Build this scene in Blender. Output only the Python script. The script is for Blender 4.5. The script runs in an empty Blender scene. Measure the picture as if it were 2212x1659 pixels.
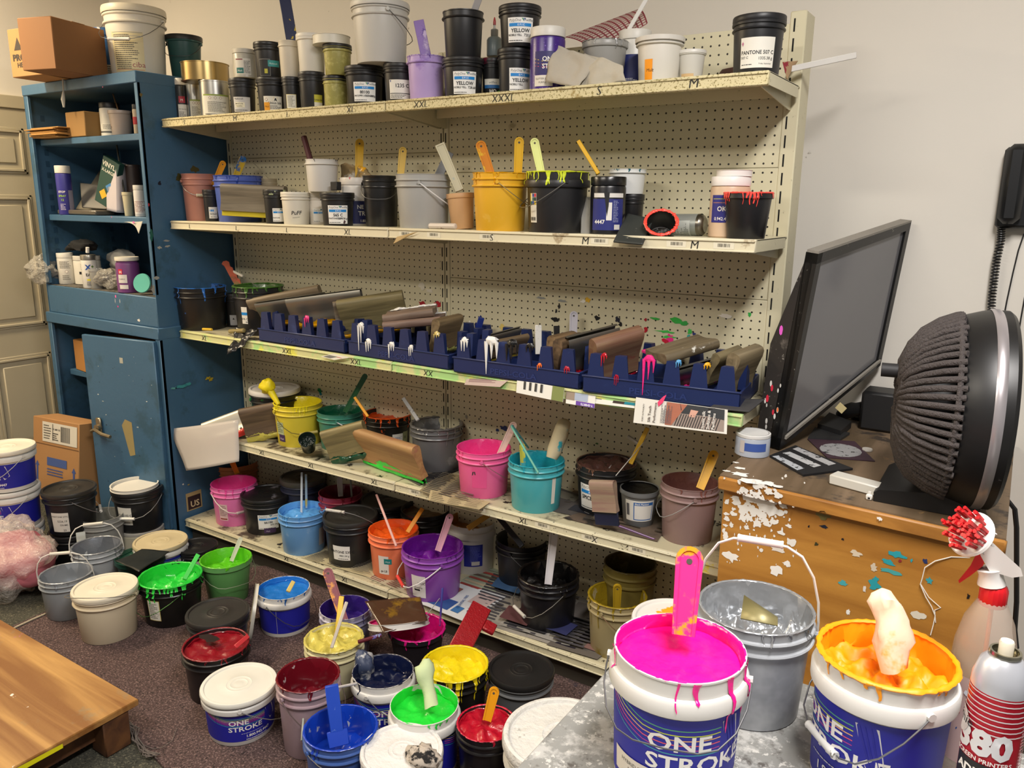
import bpy, bmesh, math, random
from mathutils import Vector, Matrix, Euler, noise
random.seed(7)
PI = math.pi
scene = bpy.context.scene
COL = scene.collection
# ---------------------------------------------------------------- camera
# Units are metres. x runs right along the back wall, y towards the wall, z up; the shelf
# pegboard is the plane y = 0, the carpet is z = FL.
FL = -1.25
IW, IH, FPX = 2212, 1659, 1702.1
YAW, PITCH, ROLL = math.radians(32.797), math.radians(-12.909), math.radians(-0.572)
CAM = Vector((1.775, -2.3589, 0.2618))
_R = Matrix.Rotation(YAW, 3, 'Z') @ Matrix.Rotation(PITCH, 3, 'X') @ Matrix.Rotation(ROLL, 3, 'Y')
RT, FW, UP = _R.col[0].copy(), _R.col[1].copy(), _R.col[2].copy()
cam_data = bpy.data.cameras.new('camera')
cam_data.sensor_width = 36.0
cam_data.lens = FPX / IW * 36.0
cam_data.clip_start = 0.02
cam = bpy.data.objects.new('camera', cam_data)
COL.objects.link(cam)
cam.matrix_world = Matrix(((RT.x, UP.x, -FW.x, CAM.x), (RT.y, UP.y, -FW.y, CAM.y), (RT.z, UP.z, -FW.z, CAM.z), (0, 0, 0, 1)))
scene.camera = cam
# ---------------------------------------------------------------- light
vs = scene.view_settings
vs.view_transform = 'Standard'; vs.look = 'None'; vs.gamma = 1.0; vs.use_curve_mapping = False
vs.exposure = 0.0
world = bpy.data.worlds.new('room_air'); scene.world = world
world.use_nodes = True
world.node_tree.nodes['Background'].inputs[0].default_value = (1.0, 0.95, 0.88, 1)
world.node_tree.nodes['Background'].inputs[1].default_value = 0.28
def tube_light(name, loc, size, power, color, label, rz=0.0):
    ld = bpy.data.lights.new(name, 'AREA')
    ld.shape = 'RECTANGLE'; ld.size, ld.size_y = size; ld.energy = power; ld.color = color
    o = bpy.data.objects.new(name, ld); COL.objects.link(o); o.location = loc
    o.rotation_euler = (0, 0, rz)
    o['label'] = label; o['category'] = 'light'
    return o
tube_light('ceiling_light', (-2.0, -1.5, 1.5), (0.25, 1.1), 66, (1.0, 0.82, 0.56), 'warm ceiling tube light over the cabinet side')
tube_light('ceiling_light', (1.95, -1.75, 1.5), (0.3, 1.2), 80, (1.0, 0.96, 0.93), 'cool ceiling tube light over the chest side')
tube_light('ceiling_light', (0.15, -2.6, 1.5), (1.1, 0.3), 46, (1.0, 0.92, 0.80), 'ceiling tube light behind the camera')
# ---------------------------------------------------------------- where a measured image point lies on a known plane of the room
def ray(px, py): return RT * ((px - 1106) / FPX) + FW + UP * ((829.5 - py) / FPX)
def onx(px, py, x): d = ray(px, py); return CAM + d * ((x - CAM.x) / d.x)
def ony(px, py, y): d = ray(px, py); return CAM + d * ((y - CAM.y) / d.y)
def onz(px, py, z): d = ray(px, py); return CAM + d * ((z - CAM.z) / d.z)
def pix(p):
    q = Vector(p) - CAM; w = q.dot(FW)
    return 1106 + FPX * q.dot(RT) / w, 829.5 - FPX * q.dot(UP) / w
def circ(x, y, z, r):
    ps = [pix((x + r * math.cos(a * PI / 12), y + r * math.sin(a * PI / 12), z)) for a in range(24)]
    xs = [p[0] for p in ps]; ys = [p[1] for p in ps]
    return min(xs), max(xs), min(ys), max(ys)
def fit(xl, xr, yc, z0, yb=None, y=None, k=.85, H=None):
    """axis x, y, radius and height of a round vessel that stands on z0"""
    def solve(yy):
        p = ony((xl + xr) / 2, yc, yy); x, zt = p.x, p.z
        r = .09
        for _ in range(5):
            a = circ(x, yy, zt, r)
            r *= (xr - xl) / (a[1] - a[0])
            a = circ(x, yy, zt, r)
            dep = (Vector((x, yy, zt)) - CAM).dot(FW)
            x += ((xl + xr) / 2 - (a[0] + a[1]) / 2) * dep / FPX
            zt -= (yc - (a[2] + a[3]) / 2) * dep / FPX
        return x, zt, r
    if y is None:
        lo, hi = -2.0, 0.2
        for _ in range(30):
            m = (lo + hi) / 2; x, zt, r = solve(m)
            if (zt - z0 < H) if H else circ(x, m, z0, r * k)[3] < yb: hi = m
            else: lo = m
        y = (lo + hi) / 2
    x, zt, r = solve(y)
    return x, y, r, zt - z0
# ---------------------------------------------------------------- materials
def lin(h):
    h = h.lstrip('#'); v = [int(h[i:i + 2], 16) / 255 for i in (0, 2, 4)]
    return tuple(c / 12.92 if c <= .04045 else ((c + .055) / 1.055) ** 2.4 for c in v) + (1,)
_mc = {}
def M(h, rough=.45, metal=0., var=.10, vs_=7., bump=0., bs=60., splat=(), alpha=1., trans=0., coat=0., stretch=None, bd=.002):
    """procedural principled material: colour h with noise variation, patches of other colours, fine bump"""
    key = (h, rough, metal, var, vs_, bump, bs, tuple(splat), alpha, trans, coat, stretch, bd)
    if key in _mc: return _mc[key]
    m = bpy.data.materials.new('m_%d' % len(_mc)); m.use_nodes = True
    nt = m.node_tree; N = nt.nodes; L = nt.links
    b = N['Principled BSDF']
    b.inputs['Roughness'].default_value = rough; b.inputs['Metallic'].default_value = metal
    b.inputs['Alpha'].default_value = alpha; b.inputs['Transmission Weight'].default_value = trans
    b.inputs['Coat Weight'].default_value = coat
    col = lin(h); m.diffuse_color = col
    tc = N.new('ShaderNodeTexCoord'); oi = N.new('ShaderNodeObjectInfo')
    ad = N.new('ShaderNodeVectorMath'); ad.operation = 'MULTIPLY_ADD'
    ad.inputs[1].default_value = stretch or (1, 1, 1)
    L.new(tc.outputs['Object'], ad.inputs[0])
    ml = N.new('ShaderNodeMath'); ml.operation = 'MULTIPLY'; ml.inputs[1].default_value = 37.
    L.new(oi.outputs['Random'], ml.inputs[0]); L.new(ml.outputs[0], ad.inputs[2])
    def nz(scale, detail=3., ro=.6):
        n = N.new('ShaderNodeTexNoise'); n.inputs['Scale'].default_value = scale
        n.inputs['Detail'].default_value = detail; n.inputs['Roughness'].default_value = ro
        L.new(ad.outputs[0], n.inputs['Vector']); return n.outputs['Fac']
    cur = None
    if var > 0:
        mx = N.new('ShaderNodeMix'); mx.data_type = 'RGBA'
        L.new(nz(vs_, 4), mx.inputs['Factor'])
        mx.inputs[6].default_value = tuple(min(1, c * (1 - var)) for c in col[:3]) + (1,)
        mx.inputs[7].default_value = tuple(min(1, c * (1 + var)) for c in col[:3]) + (1,)
        cur = mx.outputs[2]
    for s in splat:
        h2, th, sc = s[:3]
        r = N.new('ShaderNodeValToRGB'); r.color_ramp.elements[0].position = th; r.color_ramp.elements[1].position = th + (s[3] if len(s) > 3 else .025)
        L.new(nz(sc, 5, .65), r.inputs[0])
        mx = N.new('ShaderNodeMix'); mx.data_type = 'RGBA'
        L.new(r.outputs[0], mx.inputs['Factor'])
        if cur: L.new(cur, mx.inputs[6])
        else: mx.inputs[6].default_value = col
        mx.inputs[7].default_value = lin(h2); cur = mx.outputs[2]
    if cur: L.new(cur, b.inputs['Base Color'])
    else: b.inputs['Base Color'].default_value = col
    if bump > 0:
        bm = N.new('ShaderNodeBump'); bm.inputs['Strength'].default_value = bump; bm.inputs['Distance'].default_value = bd
        L.new(nz(bs, 3), bm.inputs['Height']); L.new(bm.outputs[0], b.inputs['Normal'])
    _mc[key] = m
    return m
def ink_m(h, rough=.33, var=.12): return M(h, rough, var=var, vs_=14, bump=.6, bs=38, coat=.25, bd=.005)
def wood(c1, c2, scale=1.0, axis=0, rough=.5, splat=(), ring=18):
    key = ('w', c1, c2, scale, axis, rough, tuple(splat), ring)
    if key in _mc: return _mc[key]
    m = M(c1, rough, var=0.0001, vs_=3 + len(_mc) * 1e-6, splat=splat, bump=.15, bs=90)
    nt = m.node_tree; N = nt.nodes; L = nt.links
    tc = N.new('ShaderNodeTexCoord'); mp = N.new('ShaderNodeMapping')
    sc = [ring, ring, ring]; sc[axis] = ring * .08
    mp.inputs['Scale'].default_value = [s * scale for s in sc]
    L.new(tc.outputs['Object'], mp.inputs['Vector'])
    n = N.new('ShaderNodeTexNoise'); n.inputs['Scale'].default_value = 1.; n.inputs['Detail'].default_value = 6; n.inputs['Distortion'].default_value = .8
    L.new(mp.outputs[0], n.inputs['Vector'])
    r = N.new('ShaderNodeValToRGB'); r.color_ramp.elements[0].position = .35; r.color_ramp.elements[1].position = .66
    r.color_ramp.elements[0].color = lin(c2); r.color_ramp.elements[1].color = lin(c1)
    L.new(n.outputs['Fac'], r.inputs[0])
    first = [x for x in N if x.type == 'MIX'][0]
    L.new(r.outputs[0], first.inputs[6]); L.new(r.outputs[0], first.inputs[7])
    _mc[key] = m
    return m
# ---------------------------------------------------------------- mesh building
class MB:
    def __init__(s): s.v = []; s.f = []; s.m = []; s.mats = []
    def mi(s, mat):
        if mat not in s.mats: s.mats.append(mat)
        return s.mats.index(mat)
    def add(s, vs, fs, mat):
        b = len(s.v); i = s.mi(mat)
        s.v += [tuple(v) for v in vs]; s.f += [tuple(b + k for k in f) for f in fs]; s.m += [i] * len(fs)
    def box(s, a, b, mat, mtx=None):
        (x0, y0, z0), (x1, y1, z1) = a, b
        vs = [Vector(p) for p in ((x0, y0, z0), (x1, y0, z0), (x1, y1, z0), (x0, y1, z0), (x0, y0, z1), (x1, y0, z1), (x1, y1, z1), (x0, y1, z1))]
        if mtx: vs = [mtx @ v for v in vs]
        s.add(vs, [(0, 3, 2, 1), (4, 5, 6, 7), (0, 1, 5, 4), (1, 2, 6, 5), (2, 3, 7, 6), (3, 0, 4, 7)], mat)
    def rbox(s, a, b, mat, r=.004, mtx=None):
        """box with chamfered edges"""
        (x0, y0, z0), (x1, y1, z1) = a, b
        vs = []; idx = {}
        for X in (0, 1):
            for Y in (0, 1):
                for Z in (0, 1):
                    c = [(x0, x1)[X], (y0, y1)[Y], (z0, z1)[Z]]; d = [1 - 2 * X, 1 - 2 * Y, 1 - 2 * Z]
                    for ax in range(3):
                        p = [c[i] + (0 if i == ax else d[i] * r) for i in range(3)]
                        idx[X, Y, Z, ax] = len(vs); vs.append(Vector(p))
        fs = []
        for ax in range(3):
            o = [i for i in range(3) if i != ax]
            for sd in (0, 1):
                def K(a_, b_):
                    t = [0, 0, 0]; t[ax] = sd; t[o[0]] = a_; t[o[1]] = b_; return idx[t[0], t[1], t[2], ax]
                q = (K(0, 0), K(1, 0), K(1, 1), K(0, 1)); fs.append(q)
        for ax in range(3):      # edge strips along ax
            o = [i for i in range(3) if i != ax]
            for a_ in (0, 1):
                for b_ in (0, 1):
                    def K2(e, w):
                        t = [0, 0, 0]; t[ax] = e; t[o[0]] = a_; t[o[1]] = b_; return idx[t[0], t[1], t[2], w]
                    fs.append((K2(0, o[0]), K2(1, o[0]), K2(1, o[1]), K2(0, o[1])))
        for X in (0, 1):
            for Y in (0, 1):
                for Z in (0, 1): fs.append((idx[X, Y, Z, 0], idx[X, Y, Z, 1], idx[X, Y, Z, 2]))
        if mtx: vs = [mtx @ v for v in vs]
        cen = sum(vs, Vector()) / len(vs); out = []
        for f in fs:
            a_, b_, c_ = vs[f[0]], vs[f[1]], vs[f[2]]
            n = (b_ - a_).cross(c_ - a_)
            out.append(f if n.dot(a_ - cen) > 0 else tuple(reversed(f)))
        s.add(vs, out, mat)
    def lathe(s, prof, mat, n=40, mats=None, wob=None, c=(0, 0)):
        """prof: (radius, z); mats: optional material per segment"""
        b = len(s.v); rings = []
        for j, (r, z) in enumerate(prof):
            if r < 1e-6:
                rings.append([len(s.v)]); s.v.append((c[0], c[1], z)); continue
            row = []
            for i in range(n):
                a = 2 * PI * i / n; rr = r
                if wob: rr += wob(j, i)
                row.append(len(s.v)); s.v.append((c[0] + rr * math.cos(a), c[1] + rr * math.sin(a), z))
            rings.append(row)
        for j in range(len(prof) - 1):
            A, B = rings[j], rings[j + 1]; k = s.mi(mats[j] if mats else mat)
            for i in range(n):
                i2 = (i + 1) % n
                if len(A) == 1 and len(B) == 1: continue
                if len(A) == 1: f = (A[0], B[i2], B[i])
                elif len(B) == 1: f = (A[i], A[i2], B[0])
                else: f = (A[i], A[i2], B[i2], B[i])
                s.f.append(f); s.m.append(k)
    def tube(s, pts, r, mat, n=8, cap=True, rs=None):
        pts = [Vector(p) for p in pts]; b = len(s.v); k = s.mi(mat)
        t0 = (pts[1] - pts[0]).normalized()
        u = t0.orthogonal().normalized()
        for i, p in enumerate(pts):
            t = (pts[min(i + 1, len(pts) - 1)] - pts[max(i - 1, 0)]).normalized()
            u = (u - t * u.dot(t))
            u = u.normalized() if u.length > 1e-6 else t.orthogonal().normalized()
            w = t.cross(u); rr = rs[i] if rs else r
            for j in range(n):
                a = 2 * PI * j / n; s.v.append(tuple(p + (u * math.cos(a) + w * math.sin(a)) * rr))
        for i in range(len(pts) - 1):
            for j in range(n):
                j2 = (j + 1) % n
                s.f.append((b + i * n + j, b + i * n + j2, b + (i + 1) * n + j2, b + (i + 1) * n + j)); s.m.append(k)
        if cap:
            s.f.append(tuple(b + j for j in reversed(range(n)))); s.m.append(k)
            e = b + (len(pts) - 1) * n
            s.f.append(tuple(e + j for j in range(n))); s.m.append(k)
    def prism(s, poly, y0, y1, mat, mtx=None, taper=1.0):
        """poly in (x,z), extruded along y"""
        n = len(poly)
        vs = [Vector((x, y0, z)) for x, z in poly] + [Vector((x * taper, y1, z * taper)) for x, z in poly]
        fs = [tuple(range(n)), tuple(reversed(range(n, 2 * n)))] + [(i, i + n, (i + 1) % n + n, (i + 1) % n) for i in range(n)]
        if mtx: vs = [mtx @ v for v in vs]
        s.add(vs, fs, mat)
    def grid(s, fn, nu, nv, mat, closed=False):
        b = len(s.v); k = s.mi(mat)
        for j in range(nv + 1):
            for i in range(nu + 1): s.v.append(tuple(fn(i / nu, j / nv)))
        for j in range(nv):
            for i in range(nu):
                a = b + j * (nu + 1) + i
                s.f.append((a, a + 1, a + nu + 2, a + nu + 1)); s.m.append(k)
    def build(s, name, parent=None, smooth=True, ang=38, solid=0, loc=None, rot=None):
        me = bpy.data.meshes.new(name); me.from_pydata(s.v, [], s.f); me.update()
        for mt in s.mats: me.materials.append(mt)
        me.polygons.foreach_set('material_index', s.m)
        if smooth:
            me.polygons.foreach_set('use_smooth', [True] * len(s.f))
            me.set_sharp_from_angle(angle=math.radians(ang))
        o = bpy.data.objects.new(name, me); COL.objects.link(o)
        if parent: o.parent = parent
        if solid:
            md = o.modifiers.new('solid', 'SOLIDIFY'); md.thickness = solid; md.offset = 0
        if loc is not None: o.location = loc
        if rot is not None: o.rotation_euler = rot
        return o
def tag(o, label, cat, group=None):
    o['label'] = label; o['category'] = cat
    if group: o['group'] = group
    return o
def thing(name, label, cat, loc=(0, 0, 0), group=None, rot=None):
    o = bpy.data.objects.new(name, None); o.empty_display_size = .02; COL.objects.link(o); o.location = loc
    if rot: o.rotation_euler = rot
    return tag(o, label, cat, group)
def struct(o): o['kind'] = 'structure'; return o
def basis(o, x, y, z):
    """4x4 matrix with the given axes and origin"""
    return Matrix(((x[0], y[0], z[0], o[0]), (x[1], y[1], z[1], o[1]), (x[2], y[2], z[2], o[2]), (0, 0, 0, 1)))
# ---------------------------------------------------------------- lettering
_tc = {}
def glyphs(txt, bold=0.0, step=0):
    key = (txt, bold, round(step, 2))
    if key not in _tc:
        cu = bpy.data.curves.new('t', 'FONT'); cu.body = txt; cu.size = 1; cu.resolution_u = 2; cu.offset = bold
        ob = bpy.data.objects.new('t', cu)
        me = ob.to_mesh()
        if step:      # slice wide letters so that they can follow a round wall
            bm = bmesh.new(); bm.from_mesh(me); W = max([v.co.x for v in bm.verts] or [0]); q = step
            while q < W:
                bmesh.ops.bisect_plane(bm, geom=bm.verts[:] + bm.edges[:] + bm.faces[:], plane_co=(q, 0, 0), plane_no=(1, 0, 0)); q += step
            bm.to_mesh(me); bm.free()
        vs_ = [(v.co.x, v.co.y) for v in me.vertices]; fs = [tuple(p.vertices) for p in me.polygons]
        fs = [f if ((vs_[f[1]][0] - vs_[f[0]][0]) * (vs_[f[2]][1] - vs_[f[0]][1]) - (vs_[f[2]][0] - vs_[f[0]][0]) * (vs_[f[1]][1] - vs_[f[0]][1])) > 0 else tuple(reversed(f)) for f in fs]
        w = max([v[0] for v in vs_] or [0])
        ob.to_mesh_clear(); bpy.data.objects.remove(ob); bpy.data.curves.remove(cu)
        _tc[key] = (vs_, fs, w)
    return _tc[key]
def draw(mb, els, wrap, mk):
    """els: list of flat label elements; wrap(u, v, layer) -> point; mk(hex) -> material"""
    lay, pk = 0., None
    for e in els:
        k = e[0]
        if pk is not None and (k != pk or k == 'r'): lay += 1.
        pk = k
        if k in ('r', 'r0'):
            _, u0, v0, u1, v1, h = e[:6]
            nu = max(1, int(abs(u1 - u0) / .007)); nv = 2 if abs(v1 - v0) > .04 else 1
            mb.grid(lambda a, b: wrap(u0 + (u1 - u0) * a, v0 + (v1 - v0) * b, lay), nu, nv, mk(h))
        elif k == 't':     # text, u, v, size, colour, align, bold, shear, slope, xscale
            _, txt, u, v, sz, h = e[:6]; al = e[6] if len(e) > 6 else 'l'; bo = e[7] if len(e) > 7 else 0
            sh = e[8] if len(e) > 8 else 0; sl = e[9] if len(e) > 9 else 0; xs = e[10] if len(e) > 10 else 1
            vs_, fs, w = glyphs(txt, bo, .0045 / (sz * xs) if sz > .011 else 0); w *= sz * xs
            du = {'l': 0, 'c': -w / 2, 'r': -w}[al]
            mb.add([wrap(u + du + x * sz * xs + y * sz * sh, v + y * sz + (x * sz * xs) * sl, lay) for x, y in vs_], fs, mk(h))
        elif k == 'p':
            _, ps, h = e
            mb.add([wrap(u, v, lay) for u, v in ps], [tuple(range(len(ps)))], mk(h))
        elif k == 'l':     # lines of small print
            _, u0, v0, u1, v1, n, h = e
            rnd = random.Random(n * 7 + int(u1 * 1e4))
            for i in range(n):
                y = v1 - (v1 - v0) * (i + .5) / n; t = (v1 - v0) / n * .22; x = u0
                end = u0 + (u1 - u0) * rnd.uniform(.6, 1)
                while x < end - .001:
                    w = min(rnd.uniform(.003, .009), end - x)
                    mb.add([wrap(x, y - t, lay), wrap(x + w, y - t, lay), wrap(x + w, y + t, lay), wrap(x, y + t, lay)], [(0, 1, 2, 3)], mk(h)); x += w + .0012
        elif k == 'b':     # barcode
            _, u0, v0, u1, v1, h = e
            rnd = random.Random(5); x = u0
            while x < u1:
                w = rnd.choice((.0006, .001, .0016)); mb.add([wrap(x, v0, lay), wrap(x + w, v0, lay), wrap(x + w, v1, lay), wrap(x, v1, lay)], [(0, 1, 2, 3)], mk(h)); x += w + rnd.choice((.0006, .0012))
        elif k == 'a':     # stroke path: points, width, colour
            _, ps, wd, h = e
            for i in range(len(ps) - 1):
                (a0, b0), (a1, b1) = ps[i], ps[i + 1]; L_ = math.hypot(a1 - a0, b1 - b0) or 1e-6
                nx, ny = -(b1 - b0) / L_ * wd / 2, (a1 - a0) / L_ * wd / 2
                ex, ey = (a1 - a0) / L_ * wd * .35, (b1 - b0) / L_ * wd * .35
                n = max(1, int(L_ / .009))
                for q in range(n):
                    s0, s1 = q / n, (q + 1) / n
                    xa, ya = a0 + (a1 - a0) * s0 - (ex if q == 0 else 0), b0 + (b1 - b0) * s0 - (ey if q == 0 else 0)
                    xb, yb = a0 + (a1 - a0) * s1 + (ex if q == n - 1 else 0), b0 + (b1 - b0) * s1 + (ey if q == n - 1 else 0)
                    mb.add([wrap(xa + nx, ya + ny, lay), wrap(xa - nx, ya - ny, lay), wrap(xb - nx, yb - ny, lay), wrap(xb + nx, yb + ny, lay)], [(0, 1, 2, 3)], mk(h))
def pm(h): return M(h, .5, var=.04, vs_=20)
K_ = '#16161a'
def lab_poly(big, sub='', wt='', w=.085, h=.075, v=.02, small=None, split=0):
    e = [('r', -w / 2, v, w / 2, v + h, '#e9e8e4'),
         ('t', 'PolyOne', -w * .45, v + h * .84, h * .15, '#4a4a4c', 'l', -.004, .25), ('a', [(-w * .45, v + h * .815), (-w * .2, v + h * .815)], .0004, '#5b7d99'),
         ('p', [(w * .04, v + h * .97), (w * .09, v + h * .97), (w * .12, v + h * .84)], '#3f9a4b'), ('p', [(w * .10, v + h * .97), (w * .15, v + h * .97), (w * .12, v + h * .84)], '#1f5d8e'), ('p', [(w * .15, v + h * .97), (w * .20, v + h * .97), (w * .16, v + h * .84)], '#1f3d7e'),
         ('t', 'wilflex', w * .20, v + h * .85, h * .15, '#6a7178'),
         ('r', -w * .44, v + h * .64, w * .42, v + h * .77, '#1583cf'), ('t', 'E P I C', w * .02, v + h * .665, h * .11, '#eef4fa', 'c', .015),
         ('t', big, 0, v + h * .40, h * .22, K_, 'c', .02, 0, 0, .95)]
    if sub: e.append(('t', sub, -w * .48, v + h * .25, h * .12, K_, 'l', .012, 0, 0, .9))
    if wt: e.append(('t', wt, w * .48, v + h * .24, h * .15, K_, 'r', .012))
    e.append(('l', -w * .46, v + h * .04, w * .2, v + h * .10, 1, '#303034'))
    return e
def lab_os(circum, v0, v1, txt=True, phone=True, dl=0.0):
    """blue wrap band with colour stripes, ONE STROKE lettering, squeegee mark and phone number"""
    H = v1 - v0; c = circum
    e = [('r', -c / 2 + .001, v0, c / 2 - .001, v1, '#1c1f96')]
    cols = ['#5aa878', '#c3d23c', '#e8b070', '#e2556a', '#b03a8e', '#3f9aa8']
    for i, h in enumerate(cols):
        vv = v1 - H * (.10 + .055 * i)
        e.append(('a', [(-.115, vv + H * .20), (-.085, vv + H * .09), (-.05, vv), (-.02, vv - H * .02), (.06, vv - H * .02)], .0016, h))
    if txt:
        e.append(('t', 'ONE', -.043, v1 - H * .36, H * .25, '#eceae6', 'l', .02, 0, 0, 1.25))
        e.append(('t', 'STROKE', -.045, v1 - H * .60, H * .25, '#eceae6', 'l', .02, 0, 0, 1.25))
        lx = .062
        e.append(('p', [(lx, v1 - H * .06), (lx + .030, v1 - H * .06), (lx + .042, v1 - H * .48), (lx + .022, v1 - H * .62)], '#c9c9cf'))
        for q in (.006, .013, .021): e.append(('a', [(lx + q, v1 - H * .08), (lx + .022 + q * .7, v1 - H * .55)], .0012, '#1c1f96'))
    if phone:
        e.append(('l', -.01, v0 + H * .275, .075, v0 + H * .305, 1, '#d9d9e2'))
        e.append(('t', '1.800.942.4447', .002, v0 + H * .13, H * .14, '#f0efec', 'l', .02))
        e.append(('t', 'www.onestrokeinks.com', .002, v0 + H * .03, H * .075, '#f0efec', 'l', .01))
    return e
def lab_plain(w, h, v, lines=8, bg='#e6e3d8', u=0):
    return [('r', u - w / 2, v, u + w / 2, v + h, bg), ('l', u - w * .42, v + h * .06, u + w * .42, v + h * .94, lines, '#55524c')]
def lab_num(a, b, w=.06, h=.05, v=.03, u=0, c=None):
    e = [('r', u - w / 2, v, u + w / 2, v + h, '#ebe9e2'), ('t', a, u, v + h * .5, h * .24, K_, 'c', .02), ('t', b, u + w * .45, v + h * .26, h * .17, K_, 'r', .01), ('l', u - w * .2, v + h * .06, u + w * .45, v + h * .14, 1, '#44444a')]
    if c: e.append(('t', c, u, v + h * .08, h * .15, K_, 'c'))
    return e
# ---------------------------------------------------------------- vessels
STY = {
 'gal': ([(.83, 0), (.845, .012), (.925, .755), (.99, .762), (1, .775), (.985, .79), (.94, .797), (.945, .87), (.99, .877), (1, .89), (.985, .903), (.948, .91), (.955, .982), (.972, .99), (.972, 1), (.945, 1)], (.925, .955, .93)),
 'os': ([(.85, 0), (.862, .014), (.915, .735), (.935, .745), (.995, .75), (1, .765), (1, .845), (.975, .868), (.925, .875), (.925, .98), (.94, .988), (.94, 1), (.915, 1)], (.90, .9, .90)),
 'qt': ([(.80, 0), (.815, .012), (.90, .83), (.985, .835), (1, .85), (.985, .865), (.925, .872), (.935, .97), (.955, .98), (.955, 1), (.93, 1)], (.91, .9, .90)),
 'cup': ([(.74, 0), (.76, .012), (.925, .86), (.985, .867), (1, .88), (.99, .93), (.985, 1), (.955, 1)], (.93, .93, .93)),
 'jar': ([(.94, 0), (1, .02), (1, .80), (.97, .835), (.90, .845), (.90, 1), (.875, 1)], (.87, .87, .87)),
 'can': ([(.99, 0), (1, .005), (1, .03), (.97, .035), (.97, .955), (1, .96), (1, .99), (.96, 1)], (.95, .95, .95)),
}
PM = {}
def plastic(h, rough=.38, var=.10, splat=()): return M(h, rough, var=var, vs_=9, splat=splat)
def face(x, y, off): return math.atan2(CAM.y - y, CAM.x - x) + math.radians(off)
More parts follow.
